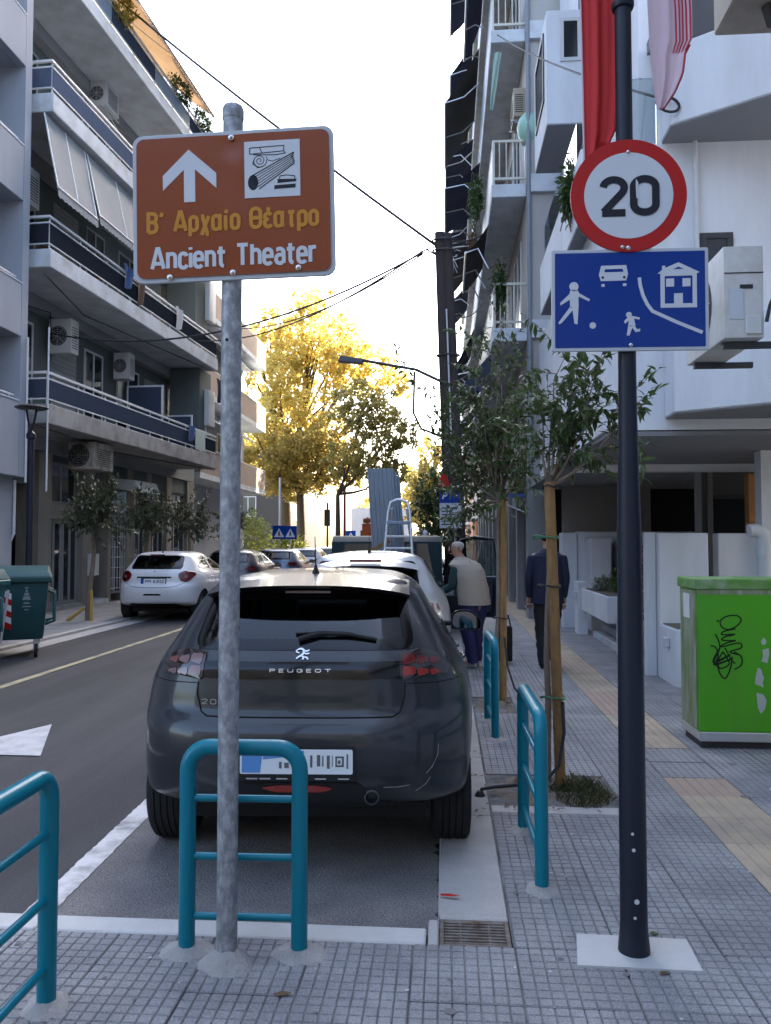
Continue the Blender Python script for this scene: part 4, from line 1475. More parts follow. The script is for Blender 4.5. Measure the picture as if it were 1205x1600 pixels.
    e.prism([(gx(70), .01), (gx(196), .03), (gx(196), .05), (gx(72), .05)], po + n * .0009, ux, uy, .0005)
    e.build('plate_tint', mat('print_blue', (.10, .26, .55), .5), pr_)
    e = MB()
    for a in (20, 60, 112, 170, 230, 300):
        e.prism([(gx(a), -.080), (gx(a + 34), -.080), (gx(a + 34), -.074), (gx(a), -.074)], po + n * .0005, ux, uy, .0005)
    e.build('holder_print', mat('print_pale', (.4, .4, .4), .5), pr_, kind='stuff')
    # lower apron, reflector, exhaust
    m = MB(); patch(m, fr, roundpoly([(-.60, .345), (-.58, .37), (-.33, .41), (-.30, .50), (.30, .50), (.33, .41), (.58, .37), (.60, .345)], .03), 10, 30, .005)
    m.build('apron', plastic, root, smooth=40)
    m = MB(); patch(m, fr, roundpoly([(-.17, .474), (-.10, .456), (.12, .456), (.17, .474), (.10, .488), (-.10, .488)], .01), 5, 14, .010)
    m.build('fog_reflector', lamp_bright, root, smooth=40)
    pts = [fr(x, .452, .012) for x in (-.205, -.17)]
    MB().lathe([(.033, .12), (.036, 0), (.028, -.003), (.027, .10)], 24, (.345, .035, .425), 'y', cap=False).lathe([(.0265, .05), (.001, .05)], 24, (.345, .035, .425), 'y', cap=False).build('exhaust', dark_steel, root, smooth=40)
    # scuffs on the bumper
    sc = mat('scuff_m', (.30, .30, .31), .6)
    for pts in ([(.60, .52), (.63, .55), (.655, .60), (.66, .65)], [(.40, .47), (.47, .468), (.52, .473)], [(.55, .44), (.60, .47), (.62, .50)]):
        tube_on(fr, pts, .0016, -.0002, 5).build('scratch', sc, root)
    antenna(root, .0, .78, 1.432, .17)
    mirror(root, 1, 2.42, 1.02, .84, gloss_black, 1.2); mirror(root, -1, 2.42, 1.02, .84, gloss_black, 1.2)
    # door shut lines and handles on both sides
    for sg in (-1, 1):
        f = fs(sg)
        for pts in ([(1.02, .95), (1.12, .6), (1.45, .33)], [(1.56, 1.0), (1.60, .32)], [(2.62, 1.0), (2.72, .6), (2.70, .33)]):
            tube_on(f, pts, .003).build('door_seam', seam_m, root, smooth=60)
        for y in (1.25, 1.80):
            MB().tube([f(y, .90, .004), f(y + .03, .905, .022), f(y + .15, .905, .022), f(y + .18, .90, .004)], .010, 8).build('door_handle', paint_dark, root, smooth=60)
        # quarter glass edge trim
    red = mat('red_cloth', (.28, .015, .02), .85)
    MB().hexa([(.30, .86, .80), (.54, .86, .80), (.54, .98, .80), (.30, .98, .80), (.33, .70, 1.20), (.49, .70, 1.20), (.50, .80, 1.22), (.34, .80, 1.22)]).build('red_cover', red, root, bevel=.04, segs=2, smooth=50)
    MB().box(-.55, .55, .30, .80, .93, .945).build('parcel_shelf', cabin_m, root)

build_car('dark grey hatchback parked nearest, behind the teal rail', (-0.690, 3.69, RZ), R(3.0), paint_dark, detail=dark_detail)

# ------------------------------------------------------------------ buildings
stucco = mat('stucco', (0.285, 0.305, 0.345), 0.85, var=0.16, vscale=1.2, vst=(1.5, 1.5, .3), bump=0.2, bscale=60, fine=.06)
stucco_w = mat('stucco_w', (0.66, 0.68, 0.72), 0.8, col2=(0.58, 0.595, 0.62), vscale=1.6, vst=(1.4, 1.4, .25), bump=0.15, bscale=60)
slab_m = mat('slab_m', (0.56, 0.59, 0.62), 0.8, col2=(0.42, 0.43, 0.44), vscale=1.8, bump=0.1, bscale=60)
slab_old = mat('slab_old', (0.33, 0.32, 0.31), 0.85, col2=(0.20, 0.19, 0.18), vscale=2.2, bump=0.25, bscale=50)
wall_green = mat('wall_green', (0.115, 0.135, 0.13), 0.85, var=0.15, vscale=1.0)
wall_grey = mat('wall_grey', (0.26, 0.265, 0.27), 0.85, var=0.12, vscale=1.0)
wall_beige = mat('wall_beige', (0.27, 0.245, 0.205), 0.85, col2=(.20, .18, .155), vscale=1.5, vst=(2, 2, .4), bump=.1)
beam_beige = mat('beam_beige', (0.42, 0.37, 0.31), 0.85, col2=(0.33, 0.28, 0.23), vscale=2.5, bump=.2)
panel_grey = mat('panel_grey', (0.048, 0.060, 0.088), 0.6, var=0.08, vscale=1.5, spec=.0)
panel_dark = mat('panel_dark', (0.022, 0.026, 0.034), 0.6, var=0.2, vscale=1.5, spec=.0)
panel_mid = mat('panel_mid', (0.085, 0.105, 0.155), 0.7, var=.06, spec=.0)
panel_light = mat('panel_light', (0.20, 0.26, 0.33), 0.5, var=0.08)
rail_m = mat('rail_m', (0.58, 0.59, 0.60), 0.45, var=.08, vscale=8)
rail_cream = mat('rail_cream', (0.55, 0.52, 0.45), 0.5, var=.1, vscale=6)
win_glass = mat('win_glass', (0.02, 0.026, 0.03), 0.08, coat=.5)
shutter_m = mat('shutter_m', (0.30, 0.31, 0.31), 0.6, var=.08)
frame_w = mat('frame_w', (0.55, 0.56, 0.57), 0.5)
ac_m = mat('ac_m', (0.56, 0.56, 0.54), 0.5, var=.1, vscale=6)
ac_rust = mat('ac_rust', (0.36, 0.34, 0.29), 0.75, col2=(0.17, 0.12, 0.085), vscale=6)
ac_dark = mat('ac_dark', (0.03, 0.03, 0.032), 0.6)
awning_grey = mat('awning_grey', (0.24, 0.25, 0.26), 0.85, var=.1, vscale=3)
awning_navy = mat('awning_navy', (0.045, 0.050, 0.090), 0.85, var=.25, vscale=2)
canvas = leaf_mat('canvas', (0.24, 0.15, 0.085), (0.30, 0.20, 0.12), 1.5, .9, .22)
green_leaf = leaf_mat('green_leaf', (0.028, 0.065, 0.018), (0.075, 0.13, 0.035), 3, .5, .3)
yellow_leaf = leaf_mat('yellow_leaf', (0.30, 0.24, 0.03), (0.42, 0.34, 0.06), 3, .5, .4)
rust_leaf = leaf_mat('rust_leaf', (0.14, 0.075, 0.035), (0.10, 0.09, 0.035), 3, .6, .3)
bark = mat('bark', (0.10, 0.075, 0.055), 0.9, var=.4, vscale=12, bump=.8, bscale=40)

def leaf(mb, p, d, up, L, w, mi=0, bend=.25):
    """one pointed leaf of six faces, folded along its midrib"""
    d = d.normalized()
    sd = d.cross(up)
    if sd.length < 1e-4: sd = d.orthogonal()
    sd.normalize()
    nn = sd.cross(d)
    pts = []
    for t, ww in ((0, .0), (.3, .9), (.62, .8)):
        c = p + d * (L * t) + nn * (-bend * L * t * t)
        pts.append(c + sd * (w * .5 * ww) + nn * (.12 * w))
        pts.append(c - sd * (w * .5 * ww) + nn * (.12 * w))
    m1 = p + d * (L * .45) - nn * (bend * L * .2)
    tip = p + d * L - nn * (bend * L)
    b = len(mb.v)
    mb.v += [tuple(p), tuple(pts[2]), tuple(pts[4]), tuple(tip), tuple(pts[5]), tuple(pts[3]), tuple(m1)]
    for f in ((0, 6, 1), (1, 6, 2), (2, 6, 3), (3, 6, 4), (4, 6, 5), (5, 6, 0)):
        mb.f.append(tuple(b + i for i in f)); mb.m.append(mi)

def rvec(r_):
    while True:
        v = V((r_.uniform(-1, 1), r_.uniform(-1, 1), r_.uniform(-1, 1)))
        if .05 < v.length < 1: return v.normalized()

def bush(mb, c, rad, n, L, seed, mi=0, flat=1.0, shell=.5):
    r_ = random.Random(seed)
    for i in range(n):
        d = rvec(r_)
        k = r_.uniform(shell, 1) * (0.75 + .4 * noise.noise(V(d) * 2.1 + V((seed, 0, 0))))
        p = V(c) + V((d.x * rad[0], d.y * rad[1], d.z * rad[2])) * k
        dd = (d + rvec(r_) * .9 + V((0, 0, -.15))).normalized()
        leaf(mb, p, dd, V((0, 0, 1)) if r_.random() < .8 else rvec(r_), L * r_.uniform(.6, 1.25), L * r_.uniform(.35, .5), mi if not isinstance(mi, tuple) else r_.choice(mi))
    return mb

def rotate_about(root, P0, ang):
    d = root.location - V(P0)
    root.location = V(P0) + Matrix.Rotation(ang, 3, 'Z') @ d
    root.rotation_euler.z += ang
    return root

def ac_unit(label, x, y, z, face, w=.80, h=.58, d=.30, m=None, group='air conditioning units on the balcony fronts', bracket=True, louvre=True):
    """outdoor unit, base centre at x, y, z; face = direction of the fan side as an angle"""
    t = thing('air_conditioner', label, 'air conditioner', (x, y, z), group)
    c, s = math.cos(face), math.sin(face)
    T = lambda a, b, zz: (x + c * a - s * b, y + s * a + c * b, z + zz)   # a along facing, b sideways
    M3 = Matrix.Rotation(face, 3, 'Z')
    mm = m or ac_m
    MB().obox(T(0, 0, h / 2), (d, w, h), M3).build('casing', mm, t, bevel=.012, segs=2, smooth=40)
    o_ = V(T(d / 2 + .004, -.1 * w, h * .5)); ux = V((-s, c, 0)); uz = V((0, 0, 1))
    r0 = min(w, h) * .42
    g = MB().prism(circle(0, 0, r0, 24), o_, ux, uz, .006)
    fan = g.build('fan_opening', ac_dark, t)
    g = MB()
    for k in range(1, 5):
        g.tube([o_ + ux * (r0 * k / 4.5 * math.cos(a * PI / 10)) + uz * (r0 * k / 4.5 * math.sin(a * PI / 10)) + V((c, s, 0)) * .012 for a in range(20)], .004, 4, closed=True)
    for a in range(4):
        q = a * PI / 4
        g.tube([o_ + ux * (r0 * math.cos(q)) + uz * (r0 * math.sin(q)) + V((c, s, 0)) * .012, o_ - ux * (r0 * math.cos(q)) - uz * (r0 * math.sin(q)) + V((c, s, 0)) * .012], .004, 4)
    g.build('fan_guard', mm, fan)
    g = MB()
    for k in range(9 if louvre else 0):
        g.obox(T(0, w / 2 + .002, h * (.16 + .075 * k)), (d * .7, .006, .018), M3)
    if louvre: g.build('side_louvre', ac_dark, t, kind='stuff')
    if bracket:
        for sd in (-.32, .32):
            b = MB().obox(T(-.05, sd * w, -.02), (d + .2, .03, .03), M3)
            b.tube([T(d / 2 - .02, sd * w, -.03), T(-d / 2 - .12, sd * w, -.25)], .012, 6)
            b.build('bracket', frame_w, t)
    return t

def window(root, plane, a0, a1, z0, z1, m_f=None, m_g=None, fw=.06, mull=1, inset=.10, kind='window'):
    """plane(a, depth, z) -> point; built as a frame with panes set back from the wall"""
    m_f, m_g = m_f or frame_w, m_g or win_glass
    f = MB()
    P_ = lambda a, d, z: plane(a, d, z)
    def bar(x0, x1, za, zb, d0=-.005, d1=.06):
        f.hexa([P_(x0, d0, za), P_(x1, d0, za), P_(x1, d1, za), P_(x0, d1, za), P_(x0, d0, zb), P_(x1, d0, zb), P_(x1, d1, zb), P_(x0, d1, zb)])
    bar(a0, a0 + fw, z0, z1); bar(a1 - fw, a1, z0, z1); bar(a0 + fw, a1 - fw, z1 - fw, z1); bar(a0 + fw, a1 - fw, z0, z0 + fw)
    for k in range(1, mull + 1):
        x = a0 + (a1 - a0) * k / (mull + 1)
        bar(x - fw / 2, x + fw / 2, z0 + fw, z1 - fw)
    fo = f.build(kind, m_f, root)
    for k in range(mull + 1):
        x0 = a0 + (a1 - a0) * k / (mull + 1) + fw / 2 + .004; x1 = a0 + (a1 - a0) * (k + 1) / (mull + 1) - fw / 2 - .004
        g = MB().hexa([P_(x0, .01, z0 + fw * .9), P_(x1, .01, z0 + fw * .9), P_(x1, .03, z0 + fw * .9), P_(x0, .03, z0 + fw * .9), P_(x0, .01, z1 - fw * .9), P_(x1, .01, z1 - fw * .9), P_(x1, .03, z1 - fw * .9), P_(x0, .03, z1 - fw * .9)])
        g.build('pane', m_g, fo)
    return fo

def shutter(root, plane, a0, a1, z0, z1, m=None):
    """roller shutter: shallow horizontal slats"""
    b = MB()
    n = max(4, int((z1 - z0) / .11))
    for k in range(n):
        za, zb = z0 + (z1 - z0) * k / n, z0 + (z1 - z0) * (k + 1) / n
        b.hexa([plane(a0, -.012, za), plane(a1, -.012, za), plane(a1, .03, za), plane(a0, .03, za), plane(a0, .004, zb - .004), plane(a1, .004, zb - .004), plane(a1, .03, zb - .004), plane(a0, .03, zb - .004)])
    return b.build('roller_shutter', m or shutter_m, root, kind='stuff')

# ---- apartment block with long balconies, left side (built straight, then turned to the street line)
P0 = (-7.95, 15.4, 0.0)
LA = R(-3.4)
LX = lambda s, d, z: (-7.95 - d, 15.4 + s, z)
def fixL(o): return rotate_about(o, P0, LA)
def lbox(mb, s0, s1, d0, d1, z0, z1, mi=0): return mb.box(-7.95 - d1, -7.95 - d0, 15.4 + s0, 15.4 + s1, z0, z1, mi)
lb_ = thing('apartment_building', 'grey apartment block with long panelled balconies and shops below, behind the white hatchback', 'building', P0)
# body: walls set back behind the balconies
b = MB()
lbox(b, -.6, 11.4, 1.6, 9, 2.9, 16.3)
b.build('wall', wall_green, lb_)
floors = [(3.97, 4.37), (7.15, 7.53), (10.36, 10.76), (13.40, 13.75)]
for i, (z0, z1) in enumerate(floors):
    b = MB(); lbox(b, 0.0, 9.9, 0, 1.35 if i else 1.55, z0, z1)
    b.build('balcony_slab', slab_old if i == 0 else slab_m, lb_, bevel=.015)
    b = MB(); lbox(b, -.6, 11.4, 1.353, 1.6, z0 + .01 - .3, z1 + .02)
    b.build('floor_band', wall_grey, lb_)
for i, (z0, z1) in enumerate(floors):
    zt = z1 + (.66 if i == 0 else .68)
    b = MB()
    lbox(b, -.02, 9.86, .02, .07, zt - .05, zt); lbox(b, -.02, .03, .07, 1.3, zt - .05, zt)
    lbox(b, .02, 9.84, .03, .05, zt - .16, zt - .13); lbox(b, -.005, .02, .05, 1.3, zt - .16, zt - .13)
    lbox(b, .02, 9.84, .03, .05, z1 + .09, z1 + .115); lbox(b, -.005, .02, .05, 1.3, z1 + .09, z1 + .115)
    rl = b.build('railing', rail_m, lb_)
    for k in range(9):
        s_ = .05 + k * 9.76 / 8
        b = MB(); lbox(b, s_ - .015, s_ + .015, .052, .075, z1, zt - .05); b.build('post', rail_m, rl)
    n = (5, 6, 6, 8)[i]
    for k in range(n):
        a0, a1 = .03 + 9.8 * k / n, .03 + 9.8 * (k + 1) / n
        mm = (panel_grey, panel_dark, panel_mid, panel_light)[i]
        if i == 3 and k in (2, 3, 6): mm = panel_grey
        if i == 0: mm = panel_grey if k < 4 else panel_dark
        b = MB(); lbox(b, a0 + .004, a1 - .004, .034, .046, z1 + .125, zt - .17); b.build('panel', mm, rl)
    b = MB(); lbox(b, -.004, .008, .06, 1.3, z1 + .125, zt - .17); b.build('panel', (panel_grey, panel_dark, panel_mid, panel_light)[i], rl)
b = MB(); lbox(b, 8.05, 8.85, .018, .030, 4.40, 5.0); b.build('panel', mat('panel_mint', (.34, .42, .40), .5), lb_)
# openings of every floor
PL = lambda a, d, z: LX(a, 1.6 + d - .02, z)
for i, (z0, z1) in enumerate(floors):
    zt = (floors[i + 1][0] if i < 3 else 16.3)
    if i == 3: continue
    for k, (a0, a1, kind) in enumerate(((.5, 2.0, 'd'), (2.75, 3.9, 's'), (4.3, 5.3, 'd'), (6.1, 7.5, 'd'), (7.9, 9.0, 's'), (9.6, 10.8, 'd'))):
        if i == 2 and k == 1: continue
        if kind == 'd': window(lb_, PL, a0, a1, z1 + .02, zt - .55, shutter_m if i else frame_w, kind='balcony_door')
        else: shutter(lb_, PL, a0, a1, z1 + .02, zt - .6)
for i, s_, d0, d1, h in ((0, 5.95, .15, 1.2, 1.55), (0, 8.0, .1, 1.15, 1.05), (0, 9.7, .3, 1.35, 1.9)):
    b = MB(); lbox(b, s_ - .02, s_ + .02, d0, d1, 4.375, 4.375 + h)
    f_ = b.build('partition_frame', frame_w, lb_)
    b = MB(); lbox(b, s_ - .024, s_ + .024, d0 + .05, d1 - .05, 4.42, 4.375 + h - .05); b.build('partition_pane', panel_grey if h < 1.8 else wall_green, f_)
b = MB(); lbox(b, 9.2, 10.2, .35, 1.34, 4.38, 7.1); b.build('end_cabinet', wall_green, lb_)
b = MB(); lbox(b, 8.9, 9.9, .40, 1.34, 7.56, 10.3); b.build('end_wall', mat('wall_olive', (.22, .22, .18), .85, var=.1), lb_)
for z_, h in ((5.35, 1.15), (8.75, 1.3)):
    b = MB(); lbox(b, 9.55, 10.15, .18, .33, z_, z_ + h); b.build('water_heater', ac_m, lb_, bevel=.03, segs=2, smooth=40)
b = MB(); b.tube([LX(-.02, .0, 2.6), LX(-.05, -.02, 5.9)], .018, 8)
b.build('drain_pipe', rail_m, lb_)
# ground floor: piers, shopfronts, band, door, grille
GP = lambda a, d, z: LX(a, 1.35 + d, z)
def gbox(name, a0, a1, z0, z1, m, d0=0.0, d1=.3, **k):
    b = MB(); lbox(b, a0, a1, 1.35 + d0, 1.35 + d1, z0, z1); return b.build(name, m, lb_, **k)
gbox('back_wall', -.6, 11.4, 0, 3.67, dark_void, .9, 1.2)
for a0, a1 in ((1.95, 2.5), (3.95, 4.45), (5.25, 5.45), (6.35, 6.75), (7.7, 7.95), (9.1, 9.5), (10.8, 11.4)):
    gbox('pier', a0, a1, -.02, 3.66, wall_beige, 0, .55)
gbox('ledge', 2.5, 3.95, 2.14, 2.52, wall_beige, .02, .5)
gbox('threshold', 2.5, 3.95, -.02, .09, slab_old, -.02, .5)
gbox('threshold', 4.45, 5.25, -.02, .12, slab_m, -.05, .5)
gbox('fascia', 5.45, 10.8, 2.35, 2.62, wall_beige, .04, .5)
gbox('fascia', 5.45, 10.8, 3.2, 3.66, wall_green, .06, .5)
for a0, a1 in ((2.5, 3.22), (3.23, 3.95)):
    window(lb_, lambda a, d, z: GP(a, d + .16, z), a0, a1, .09, 2.14, mat('door_metal', (.25, .25, .25), .5), kind='shop_door', fw=.09, mull=1)
window(lb_, lambda a, d, z: GP(a, d + .2, z), 2.55, 3.9, 2.52, 3.5, wall_grey, mull=1)
gr = MB()
for k in range(7):
    a = 5.47 + k * .145
    gr.obox(GP(a, .05, 1.3), (.012, .018, 2.0))
for k in range(8):
    gr.obox(GP(5.9, .05, .35 + .28 * k), (.012, .9, .018))
gr.build('window_grille', frame_w, lb_, kind='stuff')
window(lb_, lambda a, d, z: GP(a, d + .15, z), 5.45, 6.35, .2, 2.35, shutter_m, mull=1)
for a0, a1 in ((6.75, 7.7), (7.95, 9.1), (9.5, 10.8)):
    window(lb_, lambda a, d, z: GP(a, d + .12, z), a0, a1, .1, 2.35, shutter_m, kind='shop_window', mull=2)
    window(lb_, lambda a, d, z: GP(a, d + .12, z), a0, a1, 2.62, 3.2, wall_grey, mull=1)
b = MB()
b.hexa([GP(5.5, -.75, 2.95), GP(6.9, -.75, 2.95), GP(6.9, .0, 3.05), GP(5.5, 0, 3.05), GP(5.5, -.62, 3.27), GP(6.9, -.62, 3.27), GP(6.9, 0, 3.33), GP(5.5, 0, 3.33)])
b.build('door_canopy', ac_m, lb_, bevel=.02)
gbox('meter_box', 4.15, 4.45, .75, 1.30, ac_m, -.18, -.01, bevel=.01)
fixL(lb_)
# shop sign standing out from the facade
sg_ = thing('shop_sign', 'grey hanging shop sign with pale lettering above the dark doorway', 'sign', GP(4.75, -.35, 2.33))
so = V(GP(4.75, -.36, 2.62))
MB().obox(so, (.74, .07, .56)).build('sign_box', mat('sign_box_m', (.26, .30, .34), .5), sg_, bevel=.01)
for k, (t_, w_) in enumerate((('ΛΟΓΙΣΤΙΚΑ', .62), ('ΣΟΜΑΝ', .50), ('ΛΟΓΙΣΤΕΣ'.replace('Ε', 'E'), .60))):
    stroke_text(t_.replace('Ο', 'O').replace('Ι', 'I').replace('Α', 'A').replace('Τ', 'T'), 'lettering', sign_white, sg_, so + V((0, -.0365, .10 - .17 * k)), X_, Z_, .12, .018, width=w_)
fixL(sg_)

def fixed(o): return fixL(o)
fixed(ac_unit('rusty air conditioner on brackets under the lowest balcony, near the street lamp', *LX(2.8, .55, 3.28), -PI / 2 , .62, .62, .95, ac_rust, bracket=False))
fixed(ac_unit('white air conditioner on the first floor wall, at its near end', *LX(2.55, 1.15, 6.0), -PI / 2, .55, .80, .35, bracket=False))
fixed(ac_unit('white air conditioner on the first floor wall, above the grey partition', *LX(5.75, 1.2, 6.05), -PI / 2, .45, .72, .35, bracket=False))
fixed(ac_unit('air conditioner with square grille high under the third floor soffit', *LX(4.3, 1.12, 12.75), -PI / 2, .44, .66, .70, bracket=True))
fixed(ac_unit('pale air conditioner beside the grey awning on the second floor', *LX(.55, 1.0, 8.65), -PI / 2, .55, .80, .4, bracket=False))

# laundry, plants and clutter on the balconies
lnd = [('dark', (.02, .022, .03)), ('white', (.5, .5, .5)), ('blue', (.05, .09, .2)), ('brown', (.12, .07, .05))]
for k, (s_, z_, hh, ww, ci) in enumerate(((10.0, 6.9, .75, .5, 0), (10.5, 6.9, .6, .4, 0), (10.9, 6.9, .5, .35, 1), (3.4, 8.35, .55, .45, 2), (4.1, 8.3, .7, .4, 3), (6.6, 8.25, .6, .5, 1), (7.6, 5.05, .45, .5, 2))):
    t = thing('hanging_garment', '%s garment hung to dry, %s' % (lnd[ci][0], ('under the second balcony at its far end', 'next along the same far line', 'smallest, last on the far line', 'on the second balcony rail below the awning', 'beside the blue one on that rail', 'on the second balcony rail near the sign pole', 'on the lowest balcony rail by the partitions')[k]), 'laundry', LX(s_, .1, z_ - hh))
    MB().sheet(lambda u, v: V(LX(s_ + ww * (u - .5) * (1 - .1 * v), .0 - .03 * math.sin(7 * u + 3 * v) - .015, z_ - hh * v - .03 * math.sin(5 * u) * v)), 8, 8).build('cloth', mat('cloth_' + lnd[ci][0], lnd[ci][1], .9), t, smooth=80)
    fixL(t)
for k, pts in enumerate(([(-.2, .02, 6.95), (3, .9, 7.05), (9.6, .1, 7.1)], [(-.3, 1.3, 6.6), (2.2, 1.3, 6.9), (2.3, 1.3, 6.2)], [(-.4, .05, 3.9), (4, .6, 3.85), (9.8, .05, 3.92)], [(1.0, 1.4, 9.9), (1.05, 1.4, 8.6), (1.5, 1.4, 7.6)], [(4.7, 1.45, 3.6), (4.72, 1.4, 2.7)])):
    t = thing('facade_cable', 'thin dark cable strung along the left balcony facade, %s' % ('under the second slab', 'looping near the first air conditioner', 'under the lowest slab', 'dropping beside the grey awning', 'dropping to the shop sign')[k], 'cable', LX(*pts[0]))
    MB().tube([LX(*p) for p in pts], .014, 5).build('cable_run', ac_dark, t)
    fixL(t)
# grey awnings of the second floor, lowered over the railing
def awning(label, s0, s1, z_top, d_top, z_bot, d_bot, m, group, n=None, val=.16, m2=None):
    t = thing('awning', label, 'awning', LX(s0, d_bot, z_bot), group)
    def P_(u, v):
        dd = d_top + (d_bot - d_top) * v; zz = z_top + (z_bot - z_top) * v - .10 * math.sin(PI * v) * (.6 + .4 * math.sin(u * 9))
        return V(LX(s0 + (s1 - s0) * u, dd, zz))
    MB().sheet(P_, 16, 8).build('fabric', m, t, smooth=60)
    b = MB()
    nn = int((s1 - s0) / .16)
    for k in range(nn):
        a, c = s0 + (s1 - s0) * k / nn, s0 + (s1 - s0) * (k + 1) / nn
        b.add([LX(a, d_bot - .01, z_bot), LX(c, d_bot - .01, z_bot), LX(c, d_bot - .02, z_bot - val), LX((a + c) / 2, d_bot - .02, z_bot - val - .04), LX(a, d_bot - .02, z_bot - val)], [(0, 1, 2, 3, 4)])
    b.build('valance', m2 or m, t)
    MB().tube([LX(s0, d_bot - .01, z_bot + .01), LX(s1, d_bot - .01, z_bot + .01)], .02, 8).build('front_bar', rail_m, t)
    for s_ in (s0 + .03, (s0 + s1) / 2, s1 - .03):
        MB().tube([LX(s_, d_top, z_top), LX(s_, d_top + (d_bot - d_top) * .5, z_top + (z_bot - z_top) * .5 - .02), LX(s_, d_bot, z_bot)], .016, 6).build('arm', rail_m, t)
    return fixL(t)
awning('grey awning lowered from under the third balcony, nearest part', -.1, 1.55, 10.30, .15, 8.72, -.18, awning_grey, None)
awning('grey awning lowered from under the third balcony, partly behind the brown sign', 1.62, 4.4, 10.30, .15, 8.85, -.18, awning_grey, None)
awning('sunlit sand coloured awning over the top balcony', 2.0, 8.2, 16.1, 1.3, 14.62, -.42, canvas, None, val=.10)
awning('sunlit sand coloured awning over the top balcony, cut by the upper edge', -.6, 1.9, 16.2, 1.3, 14.75, -.42, canvas, None, val=.10)
# plants on the top balcony
for (s_, d_, z_, r_, n_, m_, lab) in ((2.9, .0, 14.55, (.3, .8, .5), 800, yellow_leaf, 'bright yellow bush on the top balcony under the sunlit awning'),
                                      (6.6, .0, 14.55, (.3, .9, .36), 800, green_leaf, 'green plant hanging over the top balcony rail near its far end'),
                                      (8.3, .0, 14.55, (.3, .8, .4), 800, green_leaf, 'green plant at the far end of the top balcony'),
                                      (.35, .35, 8.05, (.3, .35, .3), 260, green_leaf, 'green pot plant on the second balcony below the pale air conditioner'),
                                      (2.4, .35, 8.15, (.25, .8, .35), 420, green_leaf, 'green plants behind the second balcony rail below the grey awning')):
    mb = MB(); bush(mb, LX(s_, d_, z_), r_, n_, .10, int(s_ * 10))
    t = thing('balcony_plant', lab, 'plant', LX(s_, d_, z_ - .4))
    mb.build('foliage', m_, t, kind='stuff')
    if d_ > .1: MB().lathe([(.10, 0), (.14, .24)], 14, LX(s_, d_, z_ - .62)).build('pot', mat('terracotta', (.22, .09, .05), .8), t)
    fixL(t)

# ---- lilac grey block with recessed loggias, far left
nb = thing('corner_building', 'lilac grey rendered building with recessed loggias at the left edge', 'building', (-8.2, 15.0, 0))
NX0, NX1 = -16.0, -8.2
bands = [(2.85, 4.30), (5.57, 6.60), (8.24, 9.32), (10.92, 11.95), (13.55, 14.6), (16.2, 17.2)]
b = MB()
for z0, z1 in bands:
    bb = MB().box(NX1 - .18, NX1, 2.0, 14.78, z0, z1); bb.build('parapet', stucco, nb, bevel=.01)
    bb = MB().box(-9.6, NX1 - .181, 2.0, 14.78, z0 - .0, z0 + .16); bb.build('loggia_floor', stucco, nb)
    bb = MB().tube([(NX1 - .09, 2.0, z1 + .12), (NX1 - .09, 14.7, z1 + .12)], .018, 8); rr = bb.build('rail', rail_m, nb)
    for k in range(8):
        MB().tube([(NX1 - .09, 14.55 - 1.5 * k, z1), (NX1 - .09, 14.55 - 1.5 * k, z1 + .12)], .012, 6).build('rail_post', rail_m, rr)
    MB().box(NX1 - .2, NX1 + .01, 2.0, 14.77, z1 + .003, z1 + .03).build('coping', slab_m, nb)
MB().box(-9.62, NX1 + .0, 14.782, 15.02, 2.85, 18).build('pilaster', stucco, nb)
MB().box(-9.62, NX1 - .02, 8.0, 8.25, 2.85, 18).build('pilaster', stucco, nb)
MB().box(NX0, -9.62, 2.0, 15.02, 2.3, 18.0).build('wall', stucco, nb)
NP = lambda a, d, z: (-9.62 - d + .02, a, z)
for z0, z1 in bands:
    for a0 in (9.2, 11.5):
        window(nb, NP, a0, a0 + 1.6, z0 + .18, z0 + 2.2, shutter_m, kind='loggia_door')
    MB().lathe([(.0, -.06), (.05, -.05), (.06, .05), (.0, .09)], 12, (-9.0, 14.70, z0 + 1.9)).build('wall_lamp', frame_w, nb)
# ground floor
MB().box(-9.0, -8.45, 14.5, 15.02, -.02, 2.85).build('pier', stucco, nb)
MB().box(-9.0, -8.45, 12.6, 12.95, -.02, 2.85).build('pier', stucco, nb)
MB().box(-9.0, -8.45, 9.6, 10.2, -.02, 2.85).build('pier', stucco, nb)
MB().box(-8.9, -8.5, 10.2, 14.5, 1.55, 2.2).build('band', stucco, nb)
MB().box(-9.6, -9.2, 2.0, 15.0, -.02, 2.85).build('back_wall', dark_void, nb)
window(nb, lambda a, d, z: (-8.8 - d, a, z), 12.95, 14.5, 0.0, 1.55, dark_steel, kind='shop_door', mull=3)
window(nb, lambda a, d, z: (-8.8 - d, a, z), 10.2, 12.6, 0.0, 1.55, dark_steel, kind='shop_window', mull=3)
window(nb, lambda a, d, z: (-8.8 - d, a, z), 12.95, 14.5, 2.2, 2.85, dark_steel, mull=2)
window(nb, lambda a, d, z: (-8.8 - d, a, z), 10.2, 12.6, 2.2, 2.85, frame_w, mull=2)
MB().box(-9.0, -8.3, 2.0, 9.6, -.02, 2.85).build('shop_wall', stucco, nb)
MB().tube([(-8.17, 14.98, 2.75), (-8.17, 14.98, 5.6)], .022, 8).build('rain_pipe', frame_w, nb)
MB().tube([(-8.42, 15.04, 2.8), (-8.42, 15.04, 1.75), (-8.5, 15.05, 1.6)], .03, 8).build('rain_pipe', frame_w, nb)

